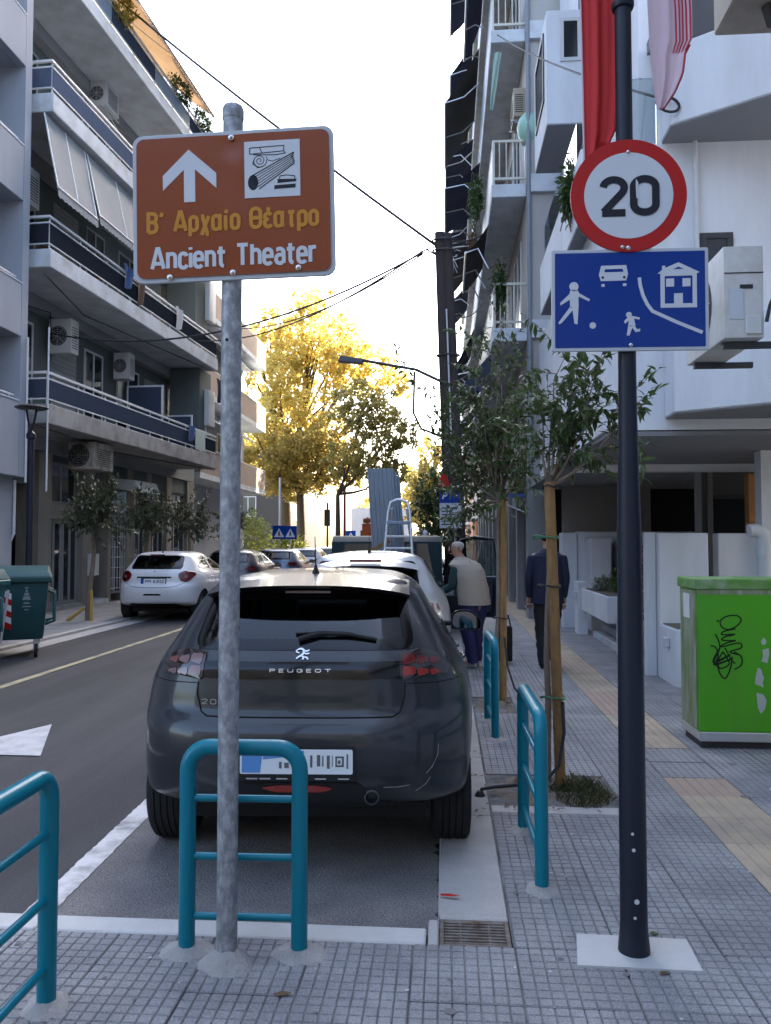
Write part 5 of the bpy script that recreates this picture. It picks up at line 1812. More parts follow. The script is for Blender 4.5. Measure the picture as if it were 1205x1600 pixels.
# ---- unseen block added behind the camera to cut sky light, near-black in reflections
bb_ = thing('apartment_building', 'added unseen dark block with windows behind the viewer, cutting sky light and reflections', 'building', (-4, -17, 0))
MB().box(-24, 16, -26, -17, -.1, 15).build('wall', mat('blocker_dark', (.035, .035, .036), .9), bb_)  # near-black colour keeps the sunlit face dim in reflections
for f in range(5):
    for k in range(9):
        window(bb_, lambda a, d, z: (a, -16.98 - d, z), -23 + 4.2 * k, -21 + 4.2 * k, .6 + 2.9 * f, 2.5 + 2.9 * f, dark_steel, mull=1)
# ---- further blocks on the left
def far_block(label, x0, x1, y0, y1, h, m_wall, bal=None, m_bal=None, floors_=4, z0=3.4, dz=3.0, cat='building', rot=0, wl=(.9, 1.6, 2.6)):
    t = thing('apartment_building', label, cat, (x1 if x1 < 0 else x0, y0, 0))
    MB().box(x0, x1, y0, y1, -.1, h).build('wall', m_wall, t)
    side = x1 if x1 < 0 else x0
    sg = 1 if x1 < 0 else -1
    for f in range(floors_):
        z = z0 + dz * f
        if bal:
            s = MB().box(min(side, side + sg * bal), max(side, side + sg * bal), y0 + .2, y1 - .2, z - .2, z); s.build('balcony_slab', slab_m, t)
            e = side + sg * bal
            s = MB().box(min(e, e - sg * .05), max(e, e - sg * .05), y0 + .2, y1 - .2, z + .004, z + .9)
            s.box(min(side, e), max(side, e), y0 + .2, y0 + .25, z + .004, z + .9)
            s.build('balcony_front', m_bal or slab_m, t)
            e2 = MB().box(min(side + sg * .05, e), max(side + sg * .05, e), y0 + .18, y1 - .18, z + .92, z + .96); e2.build('rail', rail_m, t)
        y = y0 + .8
        while y + 1.6 < y1:
            window(t, lambda a, d, zz: (side - sg * (d - .02), a, zz), y, y + 1.4, z + .1, z + 2.2, frame_w, mull=1)
            y += 2.6
        # the end that looks down the street towards the camera
        n_ = int((x1 - x0) / 2.6)
        for k in range(n_):
            xx = (x0 + .8 + 2.6 * k)
            window(t, lambda a, d, zz: (a, y0 + d - .02, zz), xx, xx + 1.3, z + .3, z + 1.9, frame_w, mull=1)
    return t
wall_brown = mat('wall_brown', (.30, .245, .215), .8, var=.2, vscale=5)
wall_red = mat('wall_red', (.30, .14, .09), .85, var=.15)
far_block('white block with striped awnings behind the galvanised pole', -18, -9.75, 27.4, 38.0, 11.2, stucco, 1.1, wall_brown, 3, 4.1, 3.0)
far_block('dark glazed block behind the plane tree', -30, -12.5, 62, 80, 10, mat('wall_dark', (.06, .055, .05), .7), None, None, 2)
far_block('small white house with gable past the crossing', -9.0, -3.5, 76, 84, 5.0, stucco_w, None, None, 1, 1.0)
far_block('pink block far down the right side of the street', 2.2, 14, 72, 90, 15, mat('wall_pink', (.50, .33, .25), .85), 1.0, None, 4, 3.5)
far_block('brick red shop block past the right balconies', 2.0, 12, 54, 60, 7.5, wall_red, .8, None, 1, 3.4)
# pale awnings on that white block, seen either side of the galvanised pole
def street_awning(label, x_w, x_f, y0, y1, zt, zb, m, group=None):
    t = thing('awning', label, 'awning', (x_f, y0, zb), group)
    MB().sheet(lambda u, v: V((x_w + (x_f - x_w) * v, y0 + (y1 - y0) * u, zt + (zb - zt) * v - .1 * math.sin(PI * v))), 10, 6).build('fabric', m, t, smooth=60)
    for y in (y0, (y0 + y1) / 2, y1):
        MB().tube([(x_w, y, zt), (x_f, y, zb)], .02, 6).build('arm', rail_m, t)
    MB().tube([(x_f, y0, zb), (x_f, y1, zb)], .025, 6).build('front_bar', rail_m, t)
    return t
pale_cloth = mat('pale_cloth', (.50, .52, .54), .8, var=.06)
street_awning('pale awning on the white block behind the galvanised pole', -9.7, -8.3, 30.0, 37.5, 10.4, 8.9, pale_cloth)
street_awning('second pale awning lower on the white block', -9.7, -8.2, 28.2, 34.0, 7.0, 5.9, pale_cloth)

# ------------------------------------------------------------------ right side: balcony block
rb = thing('apartment_building', 'tall block on the right with cream railed balconies and navy awnings', 'building', (1.75, 16.8, 0))
RX, RW = 0.99, 1.72
MB().box(RW, 13, 16.8, 52, 3.0, 27).build('wall', mat('wall_conc', (.42, .40, .38), .85, var=.15, vscale=1.2, stretch=(1, 1, .3)), rb)
rz = [6.09, 9.17, 12.53, 15.85, 19.1, 22.4, 25.6]
RP = lambda a, d, z: (RW - .02 + d, a, z)
for i, z in enumerate(rz):
    MB().box(RX, RW - .003, 16.8, 51, z - .28, z).build('balcony_slab', slab_m, rb, bevel=.012)
    b = MB()
    b.box(RX + .02, RX + .07, 16.85, 50.9, z + .93, z + .98).box(RX + .07, RW - .01, 16.85, 16.90, z + .93, z + .98)
    b.box(RX + .07, RW - .01, 16.85, 16.89, z + .12, z + .17)
    b.box(RX + .02, RX + .06, 16.85, 50.9, z + .12, z + .17)
    rl = b.build('railing', rail_cream, rb)
    MB().box(RX + .02, RX + .07, 16.852, 16.90, z, z + .93).build('corner_post', rail_cream, rl)
    for k in range(4):
        xx = RX + .17 + k * .145
        MB().box(xx - .011, xx + .011, 16.86, 16.885, z + .17, z + .93).build('baluster', rail_cream, rl)
    for k in range(15):
        y0 = 16.92 + k * 2.24
        MB().box(RX + .03, RX + .05, y0, y0 + 2.2, z + .18, z + .92).build('panel', rail_cream if i < 2 else panel_light, rl)
    for k in range(6):
        y0 = 18.0 + k * 4.2
        window(rb, RP, y0, y0 + 1.7, z + .05, z + 2.3, frame_w, kind='balcony_door')
        shutter(rb, RP, y0 + 2.3, y0 + 3.4, z + .05, z + 2.2)
# a niche of the end wall with its drain pipe
MB().tube([(1.76, 16.74, 3.0), (1.76, 16.74, 26)], .045, 10).build('drain_pipe', mat('pipe_grey', (.22, .24, .27), .5), rb)
for zz in (6.2, 9.3, 12.6):
    MB().box(1.80, 2.55, 16.70, 16.795, zz - .35, zz + .03).build('ledge', slab_m, rb)
window(rb, lambda a, d, z: (a, 16.78 + d, z), 2.1, 2.5, 10.6, 11.7, frame_w, mull=0)
# shopfronts below
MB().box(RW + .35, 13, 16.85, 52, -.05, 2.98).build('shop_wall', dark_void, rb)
for k in range(11):
    y0 = 16.82 + 2.5 * k
    MB().box(RW - .02, RW + .36, y0, y0 + .42, -.02, 2.99).build('pier', wall_grey, rb)
    if k < 10:
        window(rb, lambda a, d, z: (RW + .12 + d, a, z), y0 + .43, y0 + 2.48, .05, 2.5, wall_grey, kind='shop_window', mull=2)
        MB().box(RW + .06, RW + .34, y0 + .423, y0 + 2.497, 2.5, 2.98).build('fascia', wall_grey, rb)

def side_awning(label, y0, y1, xw, zt, xf, zb, m, cheeks=False):
    t = thing('awning', label, 'awning', (xf, y0, zb), 'navy awnings down the right balconies')
    MB().sheet(lambda u, v: V((xw + (xf - xw) * v, y0 + (y1 - y0) * u, zt + (zb - zt) * v - .07 * math.sin(PI * v) * (1 + .5 * math.sin(9 * u)))), 14, 8).build('fabric', m, t, smooth=60)
    b = MB()
    n = max(4, int((y1 - y0) / .3))
    for k in range(n):
        a, c = y0 + (y1 - y0) * k / n, y0 + (y1 - y0) * (k + 1) / n
        b.add([(xf, a, zb), (xf, c, zb), (xf - .01, c, zb - .11), (xf - .01, (a + c) / 2, zb - .15), (xf - .01, a, zb - .11)], [(0, 1, 2, 3, 4)])
    b.build('valance', m, t)
    MB().tube([(xf, y0, zb), (xf, y1, zb)], .025, 8).build('front_bar', alu, t)
    for y in (y0 + .03, (y0 + y1) / 2, y1 - .03):
        MB().tube([(xw, y, zt - 1.0), (xw - (xw - xf) * .45, y, zb + .35 * (zt - zb) * .2 + .05), (xf, y, zb)], .018, 6).build('arm', alu, t)
    if cheeks:
        MB().add([(xw, y0, zt), (xf, y0, zb), (xw, y0, zb - .1)], [(0, 1, 2)]).build('cheek', m, t)
    return t
awning_grey2 = mat('awning_grey2', (.075, .07, .07), .85, var=.25, vscale=2)
where = {0: 'first floor', 1: 'second floor', 2: 'third floor', 3: 'fourth floor', 4: 'fifth floor'}
for i, z in enumerate(rz[:5]):
    for k, (y0, y1) in enumerate(((18.0, 21.6), (22.0, 26.0), (26.6, 31.0), (31.6, 37.0))):
        if i == 0 and k == 0: y0 = 16.95
        r_ = random.Random(i * 7 + k)
        if i == 2 and k == 0: continue
        if i == 1 and k == 1: continue
        nth = ('nearest', 'second', 'third', 'farthest')[k]
        reach = r_.uniform(.55, 1.0) * (.75 if k == 0 else 1)
        side_awning('%s awning on the %s of the right block, %s along the row' % (('navy', 'dark grey', 'navy')[(i + k) % 3], where[i], nth), y0 + r_.uniform(0, .6), y1 - r_.uniform(0, .9), RX - .01, z - .35 - (0 if i else .05), RX - reach,
                    z - r_.uniform(.9, 1.9), (awning_navy, awning_grey2, awning_navy)[(i + k) % 3], cheeks=(i == 0 and k == 0))
for j in range(14):
    r_ = random.Random(100 + j)
    z = rz[j % 5] + r_.uniform(-.2, 1.0); y = r_.uniform(17.5, 38)
    MB().tube([(RX, y, z), (RX - r_.uniform(.5, .95), y + r_.uniform(-.1, .1), z + r_.uniform(-.5, .4)), (RX - r_.uniform(.4, .8), y, z + r_.uniform(-.9, -.3))], .014, 5).build('awning_bracket', alu, rb)
# things on those balconies
def ivy(label, c, rad, n, m, seed, L=.13, cat='plant'):
    t = thing('hanging_plant', label, cat, (c[0], c[1], c[2] - rad[2]))
    bush(MB(), c, rad, n, L, seed, shell=.15).build('foliage', m, t, kind='stuff')
    b = MB(); r_ = random.Random(seed)
    for k in range(7):
        p = V(c) + V((r_.uniform(-.5, .5) * rad[0], r_.uniform(-.5, .5) * rad[1], rad[2] * .8))
        pts = [p]
        for j in range(5):
            p = p + V((r_.uniform(-.06, .06), r_.uniform(-.1, .1), -rad[2] * .35)); pts.append(p)
        b.tube(pts, .008, 5)
    b.build('stem', bark, t, kind='stuff')
    return t
ivy('olive creeper trailing over the second floor rail of the right block', (.78, 20.3, 10.35), (.22, 1.3, .62), 620, green_leaf, 31)
ivy('withered rust brown creeper below the olive one on the right block', (.72, 20.6, 9.05), (.16, 1.0, .75), 420, rust_leaf, 32)
ivy('green climbing plant on the first floor balcony of the right block', (1.15, 16.95, 7.0), (.20, .2, .75), 420, green_leaf, 33)
ivy('bright green bush on the white balcony beside the round sign', (1.72, 10.9, 6.35), (.16, .35, .55), 520, green_leaf, 34, .12)
jar = thing('garden_globe', 'pale green oval globe on the second floor balcony post of the right block', 'globe', (1.80, 16.92, 10.0))
MB().lathe([(.02, 0), (.15, .06), (.24, .26), (.26, .42), (.22, .60), (.12, .72), (.02, .76)], 20, (1.80, 16.95, 10.02)).build('globe', mat('globe_m', (.30, .50, .40), .4), jar, smooth=60)
MB().box(1.70, 1.88, 16.86, 17.04, 9.17, 10.03).build('stand', rail_cream, jar)
ac_unit('tan air conditioner under the third floor slab of the right block', 1.60, 17.4, 10.75, PI, .75, .62, .24, mat('ac_tan', (.35, .29, .21), .6, var=.15), group=None)
cl = thing('hanging_cloth', 'pale green cloth hung at the corner of the third floor balcony', 'cloth', (1.12, 16.75, 10.8))
MB().sheet(lambda u, v: V((1.05 + .16 * u * (1 - .5 * v) - .10 * v, 16.74 + .03 * math.sin(9 * u + 4 * v), 12.0 - 1.25 * v)), 8, 14).build('cloth', mat('cloth_green', (.30, .40, .34), .8), cl, smooth=80)

# ------------------------------------------------------------------ white modern house with slanted balconies
wb = thing('apartment_building', 'white modern house with slanted balcony boxes behind the blue sign', 'building', (2.0, 10.0, 0))
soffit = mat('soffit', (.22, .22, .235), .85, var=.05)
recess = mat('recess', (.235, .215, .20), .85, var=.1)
MB().box(2.42, 11, 10.0, 16.6, 5.72, 20).build('wall', stucco_w, wb)
MB().box(1.93, 11, 8.36, 16.6, 2.72, 5.71).build('wall', stucco_w, wb)
def wprism(name, poly, z0, z1, m, **k):
    b = MB(); n = len(poly)
    b.add([(x, y, z0) for x, y in poly] + [(x, y, z1) for x, y in poly], [tuple(reversed(range(n))), tuple(range(n, 2 * n))] + [(i, (i + 1) % n, n + (i + 1) % n, n + i) for i in range(n)])
    return b.build(name, m, wb, **k)
wprism('balcony_box', [(1.64, 8.35), (1.926, 8.35), (1.926, 12.2), (1.64, 12.2)], 2.71, 4.15, stucco_w, bevel=.012)
wprism('balcony_box', [(2.24, 8.0), (4.6, 6.45), (6, 6.45), (6, 8.355), (2.24, 8.355)], 2.84, 3.72, stucco_w, bevel=.012)
wprism('balcony_box', [(2.24, 8.0), (4.6, 6.45), (6, 6.45), (6, 8.355), (2.24, 8.355)], 5.72, 6.52, stucco_w, bevel=.012)
wprism('balcony_box', [(1.73, 10.2), (2.416, 10.2), (2.416, 14.6), (1.73, 14.6)], 5.725, 6.60, stucco_w, bevel=.012)
wprism('balcony_box', [(1.72, 13.4), (2.416, 13.4), (2.416, 15.2), (1.72, 15.2)], 8.63, 10.6, stucco_w, bevel=.012)
wprism('balcony_box', [(1.72, 10.2), (2.416, 10.2), (2.416, 12.4), (1.72, 12.4)], 11.2, 12.6, stucco_w, bevel=.012)
MB().box(1.95, 2.236, 8.5, 8.52, 5.72, 6.5).build('glass_balustrade', glass_mat('balustrade', (.70, .76, .78)), wb)
MB().box(1.765, 1.785, 10.7, 14.2, 6.61, 7.2).build('glass_balustrade', glass_mat('balustrade', (.70, .76, .78)), wb)
WP = lambda a, d, z: (a, 9.98 + d, z)
window(wb, WP, 2.6, 3.0, 7.5, 9.3, dark_steel, mull=0)
window(wb, WP, 3.1, 4.6, 6.6, 9.0, dark_steel, mull=1)
window(wb, lambda a, d, z: (a, 8.34 + d, z), 2.62, 2.95, 3.75, 4.75, dark_steel, mull=0)
window(wb, lambda a, d, z: (2.40 + d, a, z), 13.0, 14.2, 10.8, 12.6, dark_steel, mull=0)
window(wb, lambda a, d, z: (1.70 + d, a, z), 13.7, 14.9, 9.2, 10.4, dark_steel, mull=0)
window(wb, lambda a, d, z: (a, 13.38 + d, z), 1.95, 2.3, 9.7, 10.45, frame_w, mull=0)
for k in range(5):
    MB().tube([(2.62 + .17 * k, 7.75 - .112 * k, 6.55 + .05 * k), (3.3 + .17 * k, 7.31 - .112 * k, 7.05 + .1 * k)], .012, 6).build('balcony_bar', frame_w, wb)
MB().box(2.5, 6, 7.6, 9.9, 7.6, 7.75).build('canopy_slab', soffit, wb)
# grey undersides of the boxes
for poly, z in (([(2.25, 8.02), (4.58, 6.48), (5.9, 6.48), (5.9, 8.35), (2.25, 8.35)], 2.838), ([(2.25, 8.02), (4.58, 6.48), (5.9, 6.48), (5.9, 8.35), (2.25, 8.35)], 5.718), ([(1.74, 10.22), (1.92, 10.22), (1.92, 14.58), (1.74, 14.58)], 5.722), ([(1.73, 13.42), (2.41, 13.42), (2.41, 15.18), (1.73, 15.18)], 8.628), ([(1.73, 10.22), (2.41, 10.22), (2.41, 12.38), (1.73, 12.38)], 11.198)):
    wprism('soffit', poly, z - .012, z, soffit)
# open ground floor
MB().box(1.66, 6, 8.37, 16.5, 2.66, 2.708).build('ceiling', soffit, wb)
MB().box(1.85, 4.75, 11.35, 11.55, 2.56, 2.658).build('beam', stucco_w, wb)
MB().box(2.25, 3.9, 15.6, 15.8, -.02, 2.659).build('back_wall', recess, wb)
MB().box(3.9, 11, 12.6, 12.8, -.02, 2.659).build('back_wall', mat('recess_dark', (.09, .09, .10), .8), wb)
MB().box(3.62, 3.70, 11.9, 11.98, -.02, 2.6).build('column', wall_grey, wb)
MB().box(3.80, 3.86, 11.9, 11.96, -.02, 2.6).build('column', recess, wb)
MB().box(3.72, 3.86, 9.75, 9.95, -.02, 2.659).build('column', stucco_w, wb)
MB().box(3.87, 4.52, 10.55, 10.7, -.02, 2.45).build('timber_panel', mat('timber', (.36, .16, .055), .6, var=.25, vscale=1.5, stretch=(6, 6, .6)), wb)
MB().box(4.525, 6.5, 10.2, 10.7, -.02, 2.45).build('side_wall', mat('recess2', (.15, .12, .11), .8), wb)
window(wb, lambda a, d, z: (a, 12.58 + d, z), 4.0, 4.7, 0.0, 2.3, dark_steel, kind='entrance_door', mull=0)
# rainwater pipe on the facade
MB().tube([(2.575, 8.31, 3.73), (2.575, 8.31, 5.7)], .024, 10).build('rain_pipe', frame_w, wb)

# white garden walls, planters and steps in front of it
gw = thing('garden_wall', 'white rendered garden wall with planters and steps along the pavement', 'wall', (2.5, 9.6, 0))
def gbx(name, x0, x1, y0, y1, z0, z1, m=None, **k):
    return MB().box(x0, x1, y0, y1, z0, z1).build(name, m or stucco_w, gw, bevel=.012, **k)
gbx('wall_panel', 2.49, 3.06, 9.62, 9.82, -.03, 1.68)
gbx('wall_panel', 3.26, 3.85, 9.9, 10.1, -.03, 1.68)
gbx('wall_panel', 2.36, 2.486, 9.72, 9.84, -.03, 1.69)
gbx('wall_panel', 2.43, 6.5, 15.2, 15.4, -.03, 1.78)
for x0 in (2.62, 3.12, 3.6, 4.1, 4.6):
    gbx('wall_pilaster', x0 - .03, x0 + .33, 14.6, 15.19, -.03, 1.66)
gbx('wall_panel', 2.16, 2.44, 15.15, 15.55, -.03, 1.76)
# low planter next to the near panel
b = MB().hexa([(2.48, 8.95, -.03), (2.92, 8.82, -.03), (3.1, 9.61, -.03), (2.48, 9.61, -.03), (2.48, 8.95, .62), (2.92, 8.82, .60), (3.1, 9.61, .60), (2.48, 9.61, .62)])
b.build('planter', stucco_w, gw, bevel=.012)
MB().box(2.52, 2.95, 9.0, 9.58, .60, .63).build('planter_soil', soil, gw)
# long planter standing on two feet
b = MB().hexa([(2.28, 11.6, .42), (2.95, 11.4, .42), (3.0, 13.6, .42), (2.30, 13.9, .42), (2.28, 11.6, .80), (2.95, 11.4, .80), (3.0, 13.6, .80), (2.30, 13.9, .80)])
b.build('planter', stucco_w, gw, bevel=.012)
MB().box(2.32, 2.93, 11.7, 13.6, .79, .815).build('planter_soil', soil, gw)
gbx('planter_foot', 2.26, 2.42, 14.0, 14.4, -.03, .90)
gbx('planter_foot', 2.38, 2.60, 11.0, 11.5, -.03, .62)
for k in range(3):
    gbx('step', 2.45 + .16 * k, 3.4, 11.75, 13.7, -.02 + .12 * k, .10 + .12 * k, slab_m)
gbx('threshold', 2.36, 2.50, 9.86, 10.9, -.03, .12, slab_old)
for (x_, y_, z_) in ((2.472, 9.2, .40), (2.252, 14.2, .62), (2.37, 11.2, .46)):
    b = MB().box(x_ - .05, x_ + .006, y_ - .05, y_ + .05, z_, z_ + .11); b.build('wall_lamp', frame_w, gw, bevel=.008)
def shrub(label, c, rad, n, L, m, seed, name='shrub', cat='plant'):
    t = thing(name, label, cat, (c[0], c[1], c[2] - rad[2] * .9))
    bush(MB(), c, rad, n, L, seed).build('foliage', m, t, kind='stuff')
    b = MB(); r_ = random.Random(seed)
    for k in range(6):
        b.tube([(c[0], c[1], c[2] - rad[2] * .95), (c[0] + r_.uniform(-.6, .6) * rad[0], c[1] + r_.uniform(-.6, .6) * rad[1], c[2] + rad[2] * r_.uniform(0, .6))], .007, 5)
    b.build('stem', bark, t, kind='stuff')
    return t
shrub('small green shrub in the raised white planter behind the dark pole', (2.62, 12.2, 1.02), (.17, .3, .25), 420, .10, green_leaf, 41)
shrub('low grey tuft in the raised white planter', (2.45, 12.8, .93), (.17, .3, .13), 260, .08, leaf_mat('grey_leaf', (.16, .18, .14), (.22, .22, .17), 4), 42)
shrub('dark red plant in the gap of the white garden wall', (2.42, 10.2, 1.05), (.07, .16, .55), 300, .10, leaf_mat('red_leaf', (.10, .02, .025), (.16, .05, .05), 4), 43)
# white fence pipe and post at the neighbour's corner
pp = thing('standpipe', 'white plastic pipe elbow standing behind the green cabinet', 'pipe', (3.42, 8.9, 0))
MB().tube([(3.42, 8.9, 0), (3.42, 8.9, 1.58), (3.40, 8.9, 1.66), (3.33, 8.9, 1.70), (3.26, 8.9, 1.69)], .075, 14).build('pipe', frame_w, pp, smooth=60)
MB().lathe([(.09, 1.42), (.09, 1.52)], 16, (3.42, 8.9, 0)).build('collar', frame_w, pp, smooth=40)
MB().tube([(3.5, 8.9, 1.62), (3.85, 8.9, 1.62)], .04, 10).build('side_pipe', frame_w, pp, smooth=60)

# ------------------------------------------------------------------ neighbour's building at the right edge
nr = thing('corner_building', 'pale building corner cut by the right edge, with a beige slab above', 'building', (2.3, 5.6, 0))
MB().box(2.235, 9, -6, 5.55, -.05, 14).build('wall', stucco_w, nr)
MB().box(2.30, 2.62, 5.56, 5.75, -.05, 1.95).build('gate_post', stucco_w, nr)
b = MB().hexa([(1.70, -5, 4.72), (6, -5, 4.72), (6, 5.02, 4.72), (1.68, 5.02, 4.72), (1.70, -5, 5.1), (6, -5, 5.1), (6, 5.02, 5.1), (1.68, 5.02, 5.1)])
b.build('balcony_slab', beam_beige, nr, bevel=.01)
MB().box(1.85, 2.234, 4.2, 4.55, 4.50, 4.719).build('bracket_beam', beam_beige, nr)
b = MB().tube([(1.9, 4.75, 4.72), (1.92, 4.75, 4.62), (2.05, 4.75, 4.58), (2.2, 4.75, 4.60)], .035, 10)
b.build('waste_pipe', mat('pipe_dark', (.07, .07, .07), .6), nr, smooth=60)
for y0 in (-4, -1, 2):
    window(nr, lambda a, d, z: (2.215 + d, a, z), y0, y0 + 1.6, .9, 2.4, dark_steel)
ac_unit('weathered air conditioner bracketed high beside the blue sign', 1.925, 5.68, 2.88, PI, .82, .60, .25, mat('ac_old', (.60, .59, .57), .55, col2=(.50, .47, .43), vscale=5), None, louvre=False, bracket=False)
MB().box(1.82, 2.234, 5.36, 5.40, 2.835, 2.875).box(1.82, 2.234, 5.96, 6.0, 2.835, 2.875).build('ac_shelf', dark_steel, nr, kind='stuff')
acx = [o for o in C.objects if o.get('label', '').startswith('weathered air conditioner')][0]
MB().box(1.802, 2.048, 5.264, 5.269, 3.30, 3.306).build('casing_seam', ac_dark, acx)
MB().box(1.93, 2.03, 5.255, 5.269, 2.90, 3.02).build('valve_cover', ac_m, acx, bevel=.006)
MB().box(1.90, 1.98, 5.262, 5.269, 3.20, 3.225).build('handle_recess', ac_dark, acx)
MB().box(1.83, 1.92, 5.265, 5.269, 3.0, 3.2).build('rating_label', sign_white, acx)
cb = thing('cable', 'black ribbed hose dangling from the weathered air conditioner', 'cable', (2.2, 5.27, 3.0))
MB().tube([(2.22, 5.262, 3.3), (2.13, 5.255, 3.2), (2.08, 5.255, 3.08), (2.06, 5.262, 2.98)], .012, 8).tube([(2.17, 5.4, 2.9), (2.20, 5.38, 2.8), (2.19, 5.4, 2.55), (2.21, 5.4, 2.35)], .007, 6).build('hose', ac_dark, cb, smooth=60, kind='stuff')

# ------------------------------------------------------------------ green street cabinet
gc = thing('utility_cabinet', 'bright green street cabinet with black graffiti and grey paint dabs', 'cabinet', (2.5, 6.5, 0))
green = mat('green', (.078, .375, .016), 0.42, col2=(.085, .330, .030), vscale=2.2, vst=(2, 2, .5), spec=.3)
green_dirty = mat('green_dirty', (.17, .24, .10), .6, col2=(.36, .36, .30), vscale=5, stretch=(3, 3, .6))
CX0, CX1, CY0, CY1 = 1.905, 3.15, 6.29, 6.75
MB().box(CX0 + .03, CX1 - .03, CY0 + .03, CY1 - .03, -.01, .07).build('plinth', dark_steel, gc)
MB().box(CX0 + .012, CX1 - .012, CY0 - .004, CY1, .055, .125).build('base_rail', alu, gc, bevel=.004)
MB().box(CX0 + .006, CX1 - .006, CY0, CY1, .126, 1.20).build('casing', green, gc, bevel=.012, segs=2)
MB().box(CX0 + .0, CX0 + .0055, CY0 + .03, CY1 - .03, .14, 1.19).build('side_panel', green_dirty, gc)
MB().box(CX0 - .012, CX1 + .012, CY0 - .014, CY1 + .012, 1.203, 1.285).build('roof', mat('green_roof', (.12, .28, .06), .5, col2=(.30, .36, .26), vscale=6), gc, bevel=.015, segs=2)
MB().box(CX0 + .002, CX1, CY0 - .003, CY0 - .0005, 1.165, 1.20).build('gutter_strip', green_dirty, gc)
MB().box(2.50, 2.506, CY0 - .002, CY0, .14, 1.19).build('door_gap', dark_void, gc)
MB().box(CX0 - .004, CX0 - .0005, CY0 + .17, CY0 + .33, .97, 1.16).build('side_label', paint_white, gc)
for (x_, y_) in ((CX0 + .06, CY0 + .06), (CX1 - .06, CY0 + .06)):
    MB().lathe([(.03, -.01), (.03, .06)], 10, (x_, y_, 0)).build('foot', dark_steel, gc)
gf = lambda cx_, cy_: ((850 + .2946 * cx_ - 697) / 1250 * 6.285 * 1.0 + .0, 1.55 + (850 - (740 + .2946 * cy_)) / 1250 * 6.285)
go = V((0, CY0 - .0008, 0))
b = MB()
tagp = [[(878, 765), (866, 772)], [(890, 800), (884, 770), (915, 745), (965, 740), (988, 760), (970, 790), (925, 812), (890, 800)],
        [(960, 808), (900, 822), (893, 838), (955, 836), (905, 850), (893, 866), (960, 868)], [(960, 868), (905, 884), (890, 900), (975, 880), (985, 905), (930, 925), (975, 940)],
        [(858, 834), (880, 900), (846, 975)], [(834, 895), (860, 905), (870, 950), (846, 990)], [(880, 905), (845, 978), (930, 940), (850, 992), (940, 960), (855, 996)],
        [(895, 925), (925, 985), (880, 1010), (868, 975), (895, 925)], [(862, 985), (880, 1040), (905, 1060), (930, 1010), (940, 950)], [(950, 925), (985, 950), (985, 990), (950, 1015)], [(905, 905), (935, 965), (955, 985)]]
e = 0
for ln in tagp:
    pts = [V(gf(*p)) for p in ln]
    sm = []
    for i in range(len(pts) - 1):
        p0, p1, p2, p3 = pts[max(i - 1, 0)], pts[i], pts[i + 1], pts[min(i + 2, len(pts) - 1)]
        for k in range(6):
            t = k / 6
            sm.append(tuple(.5 * ((2 * p1) + (p2 - p0) * t + (2 * p0 - 5 * p1 + 4 * p2 - p3) * t * t + (3 * p1 - p0 - 3 * p2 + p3) * t ** 3)))
    sm.append(tuple(pts[-1]))
    b.strip(sm, .0105, go + V((0, -.0003 * e, 0)), X_, Z_); e += 1
b.build('graffiti', mat('spray', (.006, .012, .006), .6), gc)
for poly in ([(1085, 870), (1100, 850), (1112, 868), (1108, 886), (1090, 888)], [(1090, 915), (1122, 905), (1126, 935), (1115, 980), (1085, 972), (1095, 945)],
             [(1066, 1005), (1084, 1012), (1090, 1040), (1098, 1055), (1088, 1085), (1096, 1104), (1072, 1095), (1052, 1088), (1055, 1050)], [(1058, 1132), (1092, 1140), (1108, 1170), (1098, 1215), (1078, 1238), (1064, 1210)], [(1128, 1055), (1138, 1058), (1134, 1070)]):
    MB().prism([gf(*p) for p in poly][::-1], go + V((0, -.0002, 0)), X_, Z_, .0004).build('paint_dab', mat('dab', (.42, .46, .44), .7, var=.1), gc)

# ------------------------------------------------------------------ trees
leaf_dark = leaf_mat('leaf_dark', (0.034, 0.068, 0.020), (0.100, 0.140, 0.042), 9, .42, .25)
leaf_olive = leaf_mat('leaf_olive', (0.035, 0.050, 0.025), (0.075, 0.090, 0.045), 5, .4, .25)
plane_leaf = leaf_mat('plane_leaf', (0.50, 0.38, 0.08), (0.80, 0.68, 0.24), .8, .6, .6)
plane_leaf_shaded = leaf_mat('plane_leaf_shaded', (0.25, 0.18, 0.045), (0.50, 0.39, 0.10), .7, .6, .55)  # darker copy of the plane leaf colour, shade of the lower crown put in
plane_green = leaf_mat('plane_green', (0.20, 0.18, 0.05), (0.42, 0.35, 0.10), .7, .5, .4)
stake_m = mat('stake_m', (0.27, 0.15, 0.055), 0.8, col2=(0.17, 0.10, 0.05), vscale=7, vst=(5, 5, .8), bump=.7, bscale=40)
bark_pale = mat('bark_pale', (0.20, 0.155, 0.12), 0.9, var=.35, vscale=14, bump=.5, bscale=50)

